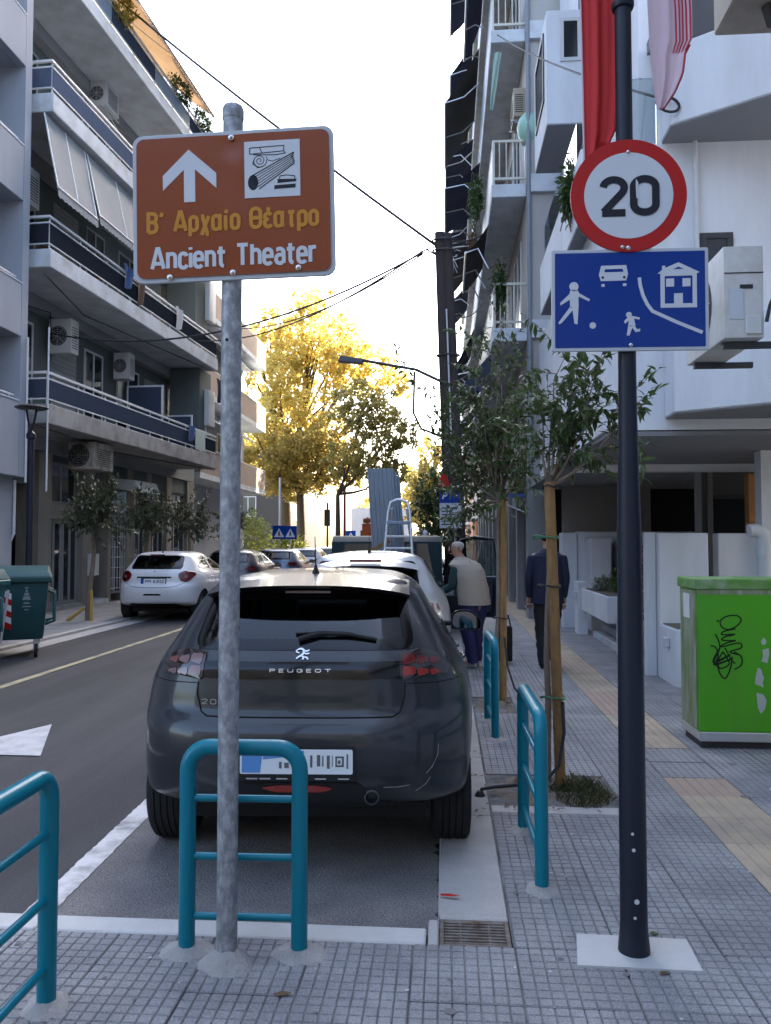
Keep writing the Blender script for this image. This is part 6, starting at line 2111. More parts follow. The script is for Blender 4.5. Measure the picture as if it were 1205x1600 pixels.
def tree(label, base, top, r0, limbs, leaf_m, bark_m, L, dens, seed, cat='tree', name='street_tree', group=None, sub=5, twig=.35, W=.42, droop=.2, kx=1.0):
    """limbs: (dx, dy, dz) end offsets from the trunk top; twigs carry alternate leaves"""
    r_ = random.Random(seed)
    t = thing(name, label, cat, base, group)
    b = MB()
    bt, tp = V(base), V(top)
    n = 7
    b.tube([bt.lerp(tp, i / n) + V((r_.uniform(-.4, .4), r_.uniform(-.4, .4), 0)) * r0 * (0 if i in (0, n) else 1) for i in range(n + 1)], [r0 * (1.15 - .45 * i / n) for i in range(n + 1)], 10)
    lf = MB()
    for (dx, dy, dz) in limbs:
        e = V((dx * kx, dy, dz)); ln = e.length
        pts = []
        m = 6
        for i in range(m + 1):
            f = i / m
            pts.append(tp + V((e.x * f ** .8, dy * f ** .8, dz * f ** 1.15)) + rvec(r_) * (.05 * ln * f))
        rl = r0 * .55
        b.tube(pts, [rl * (1 - .8 * i / m) for i in range(m + 1)], 7)
        for k in range(sub):
            f = .25 + .75 * (k + r_.random()) / sub
            i = min(int(f * m), m - 1)
            p = pts[i].lerp(pts[i + 1], f * m - i)
            d = (e.normalized() * .7 + rvec(r_) + V((0, 0, .25))).normalized()
            tl = twig * r_.uniform(.6, 1.2)
            tw = [p]
            for j in range(4):
                d = (d + rvec(r_) * .3 + V((0, 0, -.06 * droop))).normalized()
                tw.append(tw[-1] + d * tl / 4)
            b.tube(tw, [rl * .28, rl * .24, rl * .2, rl * .15, rl * .08], 5)
            nl = max(2, int(dens * tl))
            for j in range(nl):
                g = (j + .5) / nl
                q = min(int(g * 4), 3)
                pp = tw[q].lerp(tw[q + 1], g * 4 - q)
                dd = ((tw[q + 1] - tw[q]).normalized() * .5 + rvec(r_) * .9 + V((0, 0, -droop))).normalized()
                leaf(lf, pp, dd, V((0, 0, 1)) if r_.random() < .7 else rvec(r_), L * r_.uniform(.7, 1.2), L * W * r_.uniform(.8, 1.15), 0, .3)
            leaf(lf, tw[-1], d, V((0, 0, 1)), L, L * W)
    b.build('trunk', bark_m, t, smooth=60)
    lf.build('crown', leaf_m, t, kind='stuff')
    return t

def spread(n, rx, ry, z0, z1, seed):
    r_ = random.Random(seed)
    out = []
    for i in range(n):
        a = 2.4 * i + r_.uniform(-.4, .4)
        k = r_.uniform(.35, 1)
        out.append((rx * k * math.cos(a), ry * k * math.sin(a), r_.uniform(z0, z1)))
    return out
la = [(.10, .0, .85), (.22, -.05, .78), (.34, .05, .62), (.05, .1, .70), (.42, -.1, .80), (.62, .0, .50), (.70, -.08, .62), (.28, .12, .95), (-.06, .05, .65), (.15, -.15, .60), (.36, .18, .86), (.50, .1, .35), (.20, .2, .45)]
tree('young broadleaf tree tied to a leaning stake, behind the teal rail with a grass tuft', (.652, 5.30, -.02), (.665, 5.27, 1.92), .021, la, leaf_dark, bark_pale, .080, 50, 3, group='young trees tied to stakes on the right pavement', sub=6, twig=.34, kx=.85)
lb2 = spread(15, .5, .45, .15, 2.05, 9) + [(-.35, -.1, -.05), (-.42, .1, .25), (-.75, -.1, .95), (-.85, 0, 1.30), (-.30, .2, .7), (-.2, -.2, 1.5), (-.32, .0, -.15), (-.25, .1, .4)]
tree('second young tree, on a stake by the farther teal rail, crown against the utility pole', (.50, 8.12, -.02), (.53, 8.1, 1.98), .024, lb2, leaf_dark, bark_pale, .082, 44, 4, group='young trees tied to stakes on the right pavement', sub=8, twig=.42)
tree('dark leafy tree just left of the leaning utility pole', (-.15, 24.0, -.03), (-.18, 24, 2.0), .05, spread(16, .7, .9, -.3, 1.6, 5), leaf_dark, bark_pale, .16, 45, 6, sub=8, twig=.6)
tree('far leafy tree beside the utility pole, taller and paler', (-.8, 36.0, -.03), (-.82, 36, 3.0), .07, spread(14, .8, 1.2, .3, 3.0, 7), plane_leaf, bark_pale, .20, 40, 8, sub=8, twig=.8)

def stake(label, p0, p1, r, ties):
    t = thing('tree_stake', label, 'stake', p0, 'wooden stakes of the young trees')
    MB().tube([p0, V(p0).lerp(V(p1), .5), p1], r, 12).build('post', stake_m, t, smooth=60)
    MB().lathe([(r * .7, 0), (r * .75, .05)], 10, V(p1) - V((0, 0, .005))).build('post_top', bark, t)
    for f, m_, dx in ties:
        c = V(p0).lerp(V(p1), f)
        MB().tube([c + V(((r + .012) * math.cos(a * PI / 6) + dx * (math.cos(a * PI / 6) < 0), (r + .012) * math.sin(a * PI / 6), .01 * math.sin(a))) for a in range(12)], .006, 5, closed=True).build('tie', m_, t)
    return t
tie_g = mat('tie_g', (.05, .17, .08), .6)
stake('thick tan stake of the tree with the grass tuft', (.725, 5.235, -.02), (.668, 5.235, 1.95), .034, ((.82, tie_g, -.07), (.66, ac_dark, -.06), (.30, tie_g, -.06), (.985, ac_dark, 0)))
stake('tan stake of the tree by the farther teal rail', (.565, 8.12, -.02), (.575, 8.10, 2.06), .036, ((.40, ac_dark, -.05), (.97, ac_dark, 0)))
h = MB()
hp = [(.735, 5.19, .55), (.74, 5.17, .36), (.70, 5.14, .16), (.62, 5.12, .08), (.45, 5.1, .05), (.30, 5.08, .04), (.215, 5.06, .03), (.205, 5.05, -.02)]
loose('watering_hose', MB().tube([V(p) for p in hp], .011, 8).lathe([(.03, 0), (.035, .02), (.02, .05)], 10, (.205, 5.05, -.03)), ac_dark, 'black watering hose lying from the stake across the soil to the kerb', 'hose', smooth=60)
loose('watering_hose', MB().tube([(.58, 8.08, .62), (.60, 8.0, .35), (.66, 7.9, .15), (.78, 7.6, .03), (.9, 7.3, .012)], .010, 8), ac_dark, 'black watering hose hanging at the second stake', 'hose', smooth=60)
# grass tuft and litter in the soil
gt = thing('grass_tuft', 'dry grassy tuft with fallen leaves at the foot of the thick stake', 'grass', (.85, 5.1, 0))
gm = MB(); r_ = random.Random(8)
for i in range(900):
    a = r_.uniform(0, 6.28); k = r_.random() ** .6
    p = V((.83 + .19 * k * math.cos(a), 5.13 + .30 * k * math.sin(a), -.01))
    d = V((r_.uniform(-.6, .6), r_.uniform(-.6, .6), 1)).normalized()
    hgt = r_.uniform(.04, .12) * (1.15 - .5 * k)
    s_ = d.orthogonal().normalized() * .0028
    e_ = p + d * hgt + V((d.x, d.y, 0)) * hgt * .5
    gm.add([p - s_, p + s_, p + d * hgt * .6 + s_ * .7, e_, p + d * hgt * .6 - s_ * .7], [(0, 1, 2, 3, 4)])
gm.build('blades', leaf_mat('dry_grass', (.085, .075, .035), (.06, .085, .03), 8), gt, kind='stuff')
dead = mat('dead_leaf', (.12, .075, .04), .8, var=.4, vscale=30)
ll = MB()
for i in range(150):
    if i < 90: p = V((r_.uniform(.25, 1.05), r_.uniform(4.75, 5.5), .012))
    elif i < 120: p = V((r_.uniform(.27, .64), r_.uniform(7.5, 8.2), .012))
    else: p = V((r_.uniform(.0, .26), r_.uniform(4.3, 6.5), .0))
    leaf(ll, p, V((r_.uniform(-1, 1), r_.uniform(-1, 1), .15)).normalized(), V((0, 0, 1)), r_.uniform(.025, .06), r_.uniform(.012, .03))
tag(ll.build('fallen_leaves', dead, None), 'brown fallen leaves strewn over the soil and the channel', 'leaves', None, 'stuff')

# left street trees in front of the shops
for i, (x, y, zt, rx, h_, lab) in enumerate(((-7.25, 15.8, 1.95, .75, 1.0, 'small olive leaved street tree with bent trunk behind the dumpsters'),
                                             (-7.3, 19.0, 1.95, .75, 1.1, 'small street tree whose trunk rises behind the white hatchback'),
                                             (-7.3, 22.2, 2.05, .8, 1.0, 'small street tree in front of the beige shop piers'),
                                             (-7.3, 26.5, 2.0, .7, 1.0, 'small thin street tree at the far end of the shop row'))):
    tree(lab, (x, y, -.03), (x + (.05 if i else .12), y, zt), .05, spread(13, rx * .72, rx * .72, -.2, h_ * .75, 20 + i), leaf_olive, bark_pale, .13, 42, 30 + i, group='small street trees before the left shops', sub=6, twig=.5)
stk = thing('tree_stake', 'ochre wooden prop at the foot of the bent street tree', 'stake', (-7.25, 15.7, -.03))
MB().tube([(-7.62, 15.65, 0), (-7.28, 15.7, .26)], .035, 8).tube([(-7.12, 15.68, -.02), (-7.14, 15.7, .62)], .035, 8).build('post', mat('ochre', (.42, .27, .07), .7), stk, kind='stuff')

# plane trees and bushes beyond the crossing
def big_tree(label, base, top, r0, blobs, m_l, L, n, seed, m_b=None, limbs=True, cat='tree', name='plane_tree'):
    t = thing(name, label, cat, base)
    r_ = random.Random(seed)
    b = MB()
    bt, tp = V(base), V(top)
    b.tube([bt, bt.lerp(tp, .5) + V((.12, 0, 0)) * r0 * 4, tp], [r0 * 1.2, r0, r0 * .8], 12)
    for (c, rad) in blobs:
        c = V(c)
        md = tp.lerp(c, .5) + rvec(r_) * .35
        b.tube([tp, tp.lerp(md, .5) + rvec(r_) * .1, md, c], [r0 * .6, r0 * .5, r0 * .35, r0 * .08], 8)
        for k in range(6):
            e = c + V([rvec(r_)[i] * rad[i] * .85 for i in range(3)])
            b.tube([md, md.lerp(e, .5) + rvec(r_) * .25, e], [r0 * .22, r0 * .14, r0 * .03], 5)
    b.build('trunk', m_b or bark, t, smooth=60)
    lf = MB()
    tot = sum(rad[0] * rad[1] * rad[2] for _, rad in blobs)
    for i, (c, rad) in enumerate(blobs):
        k = int(n * rad[0] * rad[1] * rad[2] / tot)
        # clusters of leaves with gaps between them
        nc = max(6, k // 26)
        for j in range(nc):
            d = rvec(r_)
            q = V(c) + V((d.x * rad[0], d.y * rad[1], d.z * rad[2])) * (r_.random() ** .42)
            cr = r_.uniform(.25, .6) * max(rad) * .38
            for l_ in range(26):
                p = q + rvec(r_) * cr * r_.random() ** .5
                leaf(lf, p, (rvec(r_) + V((0, 0, -.25))).normalized(), rvec(r_), L * r_.uniform(.6, 1.2), L * .75 * r_.uniform(.7, 1.1))
    lf.build('crown', m_l, t, kind='stuff')
    return t
big_tree('tall plane tree with yellow autumn crown beyond the crossing', (-9.6, 46, -.05), (-9.3, 46, 4.2), .34,
         [((-7.2, 46, 13.2), (2.8, 2.5, 2.4)), ((-9.8, 46, 11.6), (2.4, 2.5, 2.6)), ((-5.2, 46, 11.8), (2.4, 2.2, 1.7)), ((-8.3, 45.5, 8.6), (2.8, 2.2, 2.2)), ((-10.6, 46, 7.5), (1.7, 2, 2.0)), ((-3.0, 46, 10.6), (1.2, 1.6, 1.0)), ((-7.8, 46, 15.6), (1.6, 1.6, 1.1)), ((-10.3, 46, 14.2), (1.4, 1.5, 1.2))], plane_leaf, .25, 19000, 51)
big_tree('second plane tree with straight trunk and ochre crown toned as in shade', (-8.1, 43.5, -.05), (-8.0, 43.5, 4.4), .25,
         [((-7.4, 43.5, 6.6), (2.6, 2, 1.9)), ((-9.8, 43.5, 5.8), (1.9, 1.8, 1.5)), ((-6.0, 43.5, 5.4), (1.6, 1.5, 1.1)), ((-8.2, 43.5, 4.9), (2.0, 1.5, .9))], plane_leaf_shaded, .23, 9000, 52)
big_tree('thin greenish plane tree left of the lamp arm', (-5.4, 39, -.05), (-5.3, 39, 4.0), .13,
         [((-4.0, 39, 8.3), (1.9, 1.6, 1.3)), ((-2.7, 39, 6.8), (1.5, 1.5, 1.1)), ((-4.4, 39, 5.6), (1.7, 1.5, 1.1)), ((-2.6, 39, 5.0), (1.2, 1.3, .8))], plane_green, .20, 6000, 53)
big_tree('sunlit yellow tree far down the street', (-6.5, 78, -.1), (-6.5, 78, 2.6), .2, [((-6.4, 78, 4.4), (2.6, 2.2, 2.3)), ((-4.8, 78, 3.2), (1.6, 1.6, 1.6))], plane_leaf, .3, 4200, 54)
big_tree('sunlit yellow tree far behind the utility pole', (-2.2, 70, -.1), (-2.2, 70, 3.0), .2, [((-2.0, 70, 6.4), (2.0, 2.0, 2.6)), ((-1.2, 70, 9.4), (1.5, 1.6, 1.6)), ((-2.6, 70, 4.2), (1.4, 1.5, 1.2))], plane_leaf, .3, 4200, 55)
for (lab, c, rad, n_, L, m_, sd) in (('sunlit lime green bush behind the parked cars', (-10.2, 40.5, 1.6), (1.6, 1.3, 2.0), 1900, .24, leaf_mat('lime_leaf', (.16, .20, .03), (.34, .34, .06), 1.2, .5, .45), 61),
                                     ('spiky pale green bush beside the pedestrian crossing sign', (-7.9, 40.0, 1.1), (1.2, 1.0, 1.2), 900, .30, MATS['lime_leaf'], 62),
                                     ('dark green hedge beyond the crossing', (-6.6, 41.5, .6), (1.5, 1.0, .7), 900, .18, green_leaf, 63)):
    shrub(lab, c, rad, n_, L, m_, sd, 'bush', 'bush')

# ------------------------------------------------------------------ people
def skin_mesh(name, joints, links, mats, parent, root=0, sub=2, smooth=True):
    """joints: name -> (point, rx[, ry]); links: pairs; grown into one continuous skin"""
    names = list(joints)
    me = bpy.data.meshes.new(name)
    off = offset_of(parent)
    me.from_pydata([V(joints[n][0]) - off for n in names], [(names.index(a), names.index(b)) for a, b in links], [])
    o = link_mesh(name, me)
    md = o.modifiers.new('skin', 'SKIN')
    md.use_smooth_shade = True
    sv = me.skin_vertices[0].data
    for i, n in enumerate(names):
        r = joints[n][1:]
        sv[i].radius = (r[0], r[1] if len(r) > 1 else r[0])
        sv[i].use_root = (i == root)
    s2 = o.modifiers.new('sub', 'SUBSURF'); s2.levels = sub; s2.render_levels = sub
    dg = bpy.context.evaluated_depsgraph_get()
    nm = bpy.data.meshes.new_from_object(o.evaluated_get(dg))
    bpy.data.objects.remove(o)
    nm.materials.clear()
    nm.materials.append(mats)
    nm.name = name
    r = link_mesh(name, nm, parent)
    return r

skin_m = mat('skin_m', (.36, .20, .14), .55, var=.08, vscale=20)
def person(label, base, J, cloth, group=None):
    t = thing('person', label, 'person', base, group)
    # body, one continuous skin from head to ankles and finger roots
    thin = dict(pelvis=.78, waist=.72, chest=.62, lsh=.8, rsh=.8, lhip=.85, rhip=.85)
    body = {k: (v[0], *[q * thin.get(k, 1) for q in v[1:]]) for k, v in J.items()}
    links = [('pelvis', 'waist'), ('waist', 'chest'), ('chest', 'neck'), ('neck', 'jaw'), ('jaw', 'skull'), ('skull', 'crown')]
    for s in 'lr':
        links += [('chest', s + 'sh'), (s + 'sh', s + 'el'), (s + 'el', s + 'wr'), (s + 'wr', s + 'palm'), ('pelvis', s + 'hip'), (s + 'hip', s + 'kn'), (s + 'kn', s + 'an'), (s + 'an', s + 'toe')]
    skin_mesh('body', body, links, skin_m, t)
    def grow(name, keys, lk, extra, m, ends=None, sub=2):
        j = {}
        for k in keys:
            v = J[k]
            r = [q + extra for q in v[1:]]
            j[k] = (v[0], *r)
        if ends:
            for k, (p, *r) in ends.items(): j[k] = (p, *r)
        return skin_mesh(name, j, lk, m, t, sub=sub)
    cloth(t, J, grow)
    return t
def fingers(t, wrist, palm, m, curl, seed):
    """four unequal fingers and a side thumb, slightly curled"""
    r_ = random.Random(seed)
    w, p = V(wrist), V(palm)
    d = (p - w).normalized()
    side = d.cross(V(curl)).normalized()
    c = V(curl).normalized()
    b = MB()
    for k, (o_, l_) in enumerate(((-.030, .062), (-.010, .072), (.010, .068), (.028, .052))):
        s = p + side * o_ + d * .012
        m1 = s + d * l_ * .5 + c * l_ * .18
        e = m1 + d * l_ * .3 + c * l_ * .4
        b.tube([s, m1, e], [.0095, .009, .0065], 6)
    s = p - d * .025 + side * -.032
    b.tube([s, s + side * -.028 + d * .022 + c * .01, s + side * -.035 + d * .05 + c * .02], [.011, .010, .007], 6)
    b.build('hand_fingers', m, t, smooth=60, kind='stuff')

def loft(rings, m_, name, t, n=30, wr=.010, seed=0, cap=True):
    """closed sections (centre, rx, ry) joined smoothly; shallow random folds"""
    R_ = []
    for i in range(len(rings) - 1):
        (c0, a0, b0), (c1, a1, b1) = rings[i], rings[i + 1]
        for k in range(4):
            f = k / 4; g = f * f * (3 - 2 * f)
            R_.append((V(c0).lerp(V(c1), f), a0 + (a1 - a0) * g, b0 + (b1 - b0) * g))
    R_.append((V(rings[-1][0]), rings[-1][1], rings[-1][2]))
    mb = MB()
    for c, rx, ry in R_:
        for j in range(n):
            a = 2 * PI * j / n
            p = V((math.cos(a) * rx, math.sin(a) * ry, 0))
            q = c + p
            k = 1 + wr / max(rx, .05) * (noise.noise(V((q.x * 9, q.y * 9, q.z * 16 + seed))) + .6 * noise.noise(V((q.x * 22, q.y * 22, q.z * 30 + seed))))
            mb.v.append(tuple(c + p * k))
    for i in range(len(R_) - 1):
        for j in range(n):
            mb.f.append((i * n + j, i * n + (j + 1) % n, (i + 1) * n + (j + 1) % n, (i + 1) * n + j)); mb.m.append(0)
    mb.f.append(tuple(reversed(range(n)))); mb.m.append(0)
    mb.f.append(tuple((len(R_) - 1) * n + j for j in range(n))); mb.m.append(0)
    return mb.build(name, m_, t, smooth=70)
def shirt_and_over(t, J, m_s, m_o, name, P_, torso):
    for s in 'lr':
        sh, el, wr_ = V(J[s + 'sh'][0]), V(J[s + 'el'][0]), V(J[s + 'wr'][0])
        j = {'s': (sh + V((0, 0, .005)), .078), 'm': (sh.lerp(el, .5), .068), 'e': (el, .060), 'f': (el.lerp(wr_, .5), .052), 'w': (wr_, .044)}
        skin_mesh('sleeve', j, [('s', 'm'), ('m', 'e'), ('e', 'f'), ('f', 'w')], m_s, t)
    ch, nk = V(J['chest'][0]), V(J['neck'][0])
    rings = [(p, rx, ry) for p, rx, ry in torso.values()]
    sm = (V(J['lsh'][0]) + V(J['rsh'][0])) * .5
    rings += [(ch.lerp(nk, .35), rings[-1][1] * 1.0, rings[-1][2] * .93), (ch.lerp(nk, .58), rings[-1][1] * .80, rings[-1][2] * .78), (ch.lerp(nk, .80), .115, .095), (ch.lerp(nk, 1.02), .068, .066)]
    loft(rings, m_o, name, t, seed=len(name))

# elderly man leaning towards the open car door, seen from behind, head turned left
mx, my = .36, 10.15
def Pm(x, y, z): return (mx + x, my + y, z)
Jm = dict(pelvis=(Pm(0, 0, .84), .165, .125), waist=(Pm(-.02, .02, 1.02), .185, .135), chest=(Pm(-.05, .08, 1.24), .19, .125), neck=(Pm(-.10, .16, 1.385), .058),
          jaw=(Pm(-.135, .20, 1.44), .066), skull=(Pm(-.135, .195, 1.52), .088, .082), crown=(Pm(-.12, .18, 1.575), .055),
          lsh=(Pm(-.23, .08, 1.29), .068), lel=(Pm(-.29, .10, 1.02), .048), lwr=(Pm(-.36, .30, .93), .033), lpalm=(Pm(-.385, .37, .925), .034, .022),
          rsh=(Pm(.12, .12, 1.30), .068), rel=(Pm(.17, .30, 1.06), .048), rwr=(Pm(.06, .50, .98), .033), rpalm=(Pm(.02, .56, .975), .034, .022),
          lhip=(Pm(-.09, 0, .78), .105), lkn=(Pm(-.10, .03, .45), .066), lan=(Pm(-.05, -.02, .09), .043), ltoe=(Pm(-.12, .12, .04), .036),
          rhip=(Pm(.09, 0, .78), .105), rkn=(Pm(.10, .10, .45), .066), ran=(Pm(.12, .10, .09), .043), rtoe=(Pm(.08, .25, .04), .036))
hair_w = mat('hair_w', (.33, .32, .31), .8, var=.2, vscale=60, bump=.6, bscale=200)
vest_m = mat('vest_m', (.33, .285, .24), .85, var=.10, vscale=6, bump=.5, bscale=14)
sleeve_m = mat('sleeve_m', (.018, .045, .045), .85, var=.2, vscale=9, bump=.4, bscale=20)
trouser_b = mat('trouser_b', (.020, .024, .085), .8, var=.2, vscale=7, bump=.5, bscale=18)
def cloth_man(t, J, grow):
    loft([(Pm(0, 0, .78), .175, .145), (Pm(0, 0, .86), .195, .160), (Pm(-.01, .01, .97), .19, .15), (Pm(-.01, .015, 1.02), .18, .14)], trouser_b, 'trousers', t, seed=3)
    for a_ in ([(Pm(-.055, -.015, .07), .068, .072), (Pm(-.08, .0, .28), .076, .080), (Pm(-.10, .03, .46), .086, .090), (Pm(-.095, .0, .66), .104, .110), (Pm(-.088, 0, .84), .112, .13)],
               [(Pm(.12, .10, .07), .068, .072), (Pm(.112, .10, .28), .076, .080), (Pm(.10, .10, .46), .086, .090), (Pm(.095, .05, .66), .104, .110), (Pm(.088, 0, .84), .112, .13)]):
        loft(a_, trouser_b, 'trouser_leg', t, 20, .014, 7)
    shirt_and_over(t, J, sleeve_m, vest_m, 'vest', Pm, {'hem': (Pm(.0, .0, .79), .225, .180), 'a': (Pm(-.02, .02, 1.0), .225, .175), 'b': (Pm(-.05, .07, 1.22), .228, .165)})
    sd = MB()
    sd.tube([Pm(-.02, -.155, .82), Pm(-.045, -.115, 1.05), Pm(-.075, -.055, 1.25), Pm(-.085, .02, 1.37)], .004, 5).build('vest_seam', mat('vest_dark', (.2, .17, .14), .9), t)
    hr = {'a': (Pm(-.115, .175, 1.47), .078, .072), 'b': (Pm(-.118, .18, 1.535), .094, .088), 'c': (Pm(-.115, .175, 1.585), .058, .055)}
    skin_mesh('hair', hr, [('a', 'b'), ('b', 'c')], hair_w, t)
    f = MB()
    f.lathe([(.002, -.02), (.013, -.008), (.011, .012), (.002, .022)], 8, Pm(-.235, .215, 1.475), 'z').build('nose', skin_m, t, smooth=60)
    MB().lathe([(.002, -.012), (.022, 0), (.022, .006), (.004, .012)], 12, Pm(-.135, .105, 1.475), 'y').build('ear', skin_m, t, smooth=60)
    for yy in (.165, .235):
        MB().lathe([(.001, -.010), (.010, 0), (.001, .010)], 8, Pm(-.215, yy, 1.51), 'z').build('eye', mat('eye_m', (.05, .04, .035), .2), t, smooth=60)
    MB().tube([Pm(-.212, .17, 1.43), Pm(-.22, .20, 1.428), Pm(-.212, .23, 1.43)], .006, 6).build('mouth', mat('lip', (.28, .11, .09), .6), t)
    for a, b_ in (('lan', 'ltoe'), ('ran', 'rtoe')):
        p, q = V(J[a][0]), V(J[b_][0])
        d = (q - p); d.z = 0; d.normalize()
        js = {'heel': (p + V((0, 0, -.045)) - d * .05, .045, .045), 'mid': (p + V((0, 0, -.048)) + d * .07, .047, .042), 'tip': (p + V((0, 0, -.055)) + d * .16, .042, .034)}
        skin_mesh('shoe', js, [('heel', 'mid'), ('mid', 'tip')], mat('sneaker', (.36, .36, .38), .7), t)
    fingers(t, J['lwr'][0], J['lpalm'][0], skin_m, (.3, .1, -1), 1)
    fingers(t, J['rwr'][0], J['rpalm'][0], skin_m, (.3, .1, -1), 2)
man_ = person('white haired man in beige vest and blue trousers stooping at the open car door', (mx, my, 0), Jm, cloth_man)
man_.rotation_euler = (0, 0, R(40))

# walker in dark clothes behind the thick stake
wx, wy = 1.285, 10.3
def Pw(x, y, z): return (wx + x, wy + y, z)
Jw = dict(pelvis=(Pw(0, 0, .92), .15, .115), waist=(Pw(0, .0, 1.10), .15, .11), chest=(Pw(0, .02, 1.34), .175, .115), neck=(Pw(0, .03, 1.49), .054),
          jaw=(Pw(0, .05, 1.545), .062), skull=(Pw(0, .045, 1.62), .080, .086), crown=(Pw(0, .035, 1.69), .05),
          lsh=(Pw(-.175, .02, 1.41), .060), lel=(Pw(-.235, .0, 1.12), .045), lwr=(Pw(-.225, .06, .86), .032), lpalm=(Pw(-.22, .08, .79), .020, .036),
          rsh=(Pw(.175, .02, 1.41), .060), rel=(Pw(.22, -.03, 1.12), .045), rwr=(Pw(.20, .0, .86), .032), rpalm=(Pw(.195, .01, .79), .020, .036),
          lhip=(Pw(-.085, 0, .86), .098), lkn=(Pw(-.09, -.03, .48), .063), lan=(Pw(-.085, -.14, .09), .041), ltoe=(Pw(-.09, .0, .04), .034),
          rhip=(Pw(.085, 0, .86), .098), rkn=(Pw(.09, .10, .48), .063), ran=(Pw(.09, .12, .09), .041), rtoe=(Pw(.095, .26, .04), .034))
navy = mat('navy_coat', (.018, .022, .045), .85, var=.2, vscale=8, bump=.4, bscale=16)
blackt = mat('black_trouser', (.018, .016, .020), .85, var=.2, vscale=8)
def cloth_walk(t, J, grow):
    loft([(Pw(0, 0, .84), .165, .13), (Pw(0, 0, .94), .175, .14), (Pw(0, 0, 1.06), .165, .13)], blackt, 'trousers', t, seed=3)
    for a_ in ([(Pw(-.085, -.135, .07), .060, .064), (Pw(-.09, -.08, .28), .068, .072), (Pw(-.09, -.03, .48), .078, .082), (Pw(-.086, 0, .70), .094, .10), (Pw(-.082, 0, .90), .10, .12)],
               [(Pw(.09, .12, .07), .060, .064), (Pw(.09, .11, .28), .068, .072), (Pw(.09, .10, .48), .078, .082), (Pw(.086, .04, .70), .094, .10), (Pw(.082, 0, .90), .10, .12)]):
        loft(a_, blackt, 'trouser_leg', t, 20, .014, 9)
    shirt_and_over(t, J, navy, navy, 'coat', Pw, {'hem': (Pw(0, 0, .80), .205, .165), 'a': (Pw(0, 0, 1.08), .195, .155), 'b': (Pw(0, .02, 1.33), .205, .150)})
    hr = {'a': (Pw(0, .03, 1.57), .070, .076), 'b': (Pw(0, .03, 1.64), .088, .094), 'c': (Pw(0, .025, 1.70), .055, .058)}
    skin_mesh('hair', hr, [('a', 'b'), ('b', 'c')], mat('hair_d', (.02, .016, .014), .7), t)
    MB().lathe([(.002, -.02), (.012, -.006), (.010, .012), (.002, .02)], 8, Pw(0, .145, 1.60), 'z').build('nose', skin_m, t, smooth=60)
    for a, b_ in (('lan', 'ltoe'), ('ran', 'rtoe')):
        p, q = V(J[a][0]), V(J[b_][0])
        d = (q - p); d.z = 0; d.normalize()
        js = {'heel': (p + V((0, 0, -.045)) - d * .05, .043, .043), 'mid': (p + V((0, 0, -.048)) + d * .07, .045, .040), 'tip': (p + V((0, 0, -.055)) + d * .15, .040, .032)}
        skin_mesh('shoe', js, [('heel', 'mid'), ('mid', 'tip')], plastic, t)
    fingers(t, J['lwr'][0], J['lpalm'][0], skin_m, (0, 1, -.2), 3)
    fingers(t, J['rwr'][0], J['rpalm'][0], skin_m, (0, 1, -.2), 4)
person('walker in a dark navy coat half hidden behind the thick tan stake', (wx, wy, 0), Jw, cloth_walk)
bag = thing('hand_bag', 'black bag carried at the side of the stooping man by the car door', 'bag', (.72, 10.6, .5))
MB().box(.68, .86, 10.55, 10.65, .52, .98).build('bag_body', plastic, bag, bevel=.03, segs=2, smooth=40)
MB().tube([(.70, 10.6, .97), (.73, 10.6, 1.12), (.81, 10.6, 1.12), (.84, 10.6, .97)], .010, 6).build('strap', plastic, bag)
bag.location.z -= .50
bag.location = (.72, 10.6, 0)

# ------------------------------------------------------------------ the other vehicles
def small_plate(root, fr, z, body, dark=True, w=.50, h=.11):
    p, o_, ux, uy, n = plate(root, fr, 0, z, w, h, '', None, .012, strip=False)
    if dark:
        MB().prism(rrect(w + .03, h + .03, .006, 2), o_ - n * .003, ux, uy, .008).build('plate_holder', gloss_black, p)
    MB().prism([(-w / 2, -h / 2), (-w / 2 + .045, -h / 2), (-w / 2 + .045, h / 2), (-w / 2, h / 2)], o_ + n * .0012, ux, uy, .001).build('plate_band', plate_blue, p)
    stroke_text(body, 'plate_lettering', ink, p, o_ + n * .0012 - uy * .036 + ux * .02, ux, uy, .072, .012, width=w * .80)

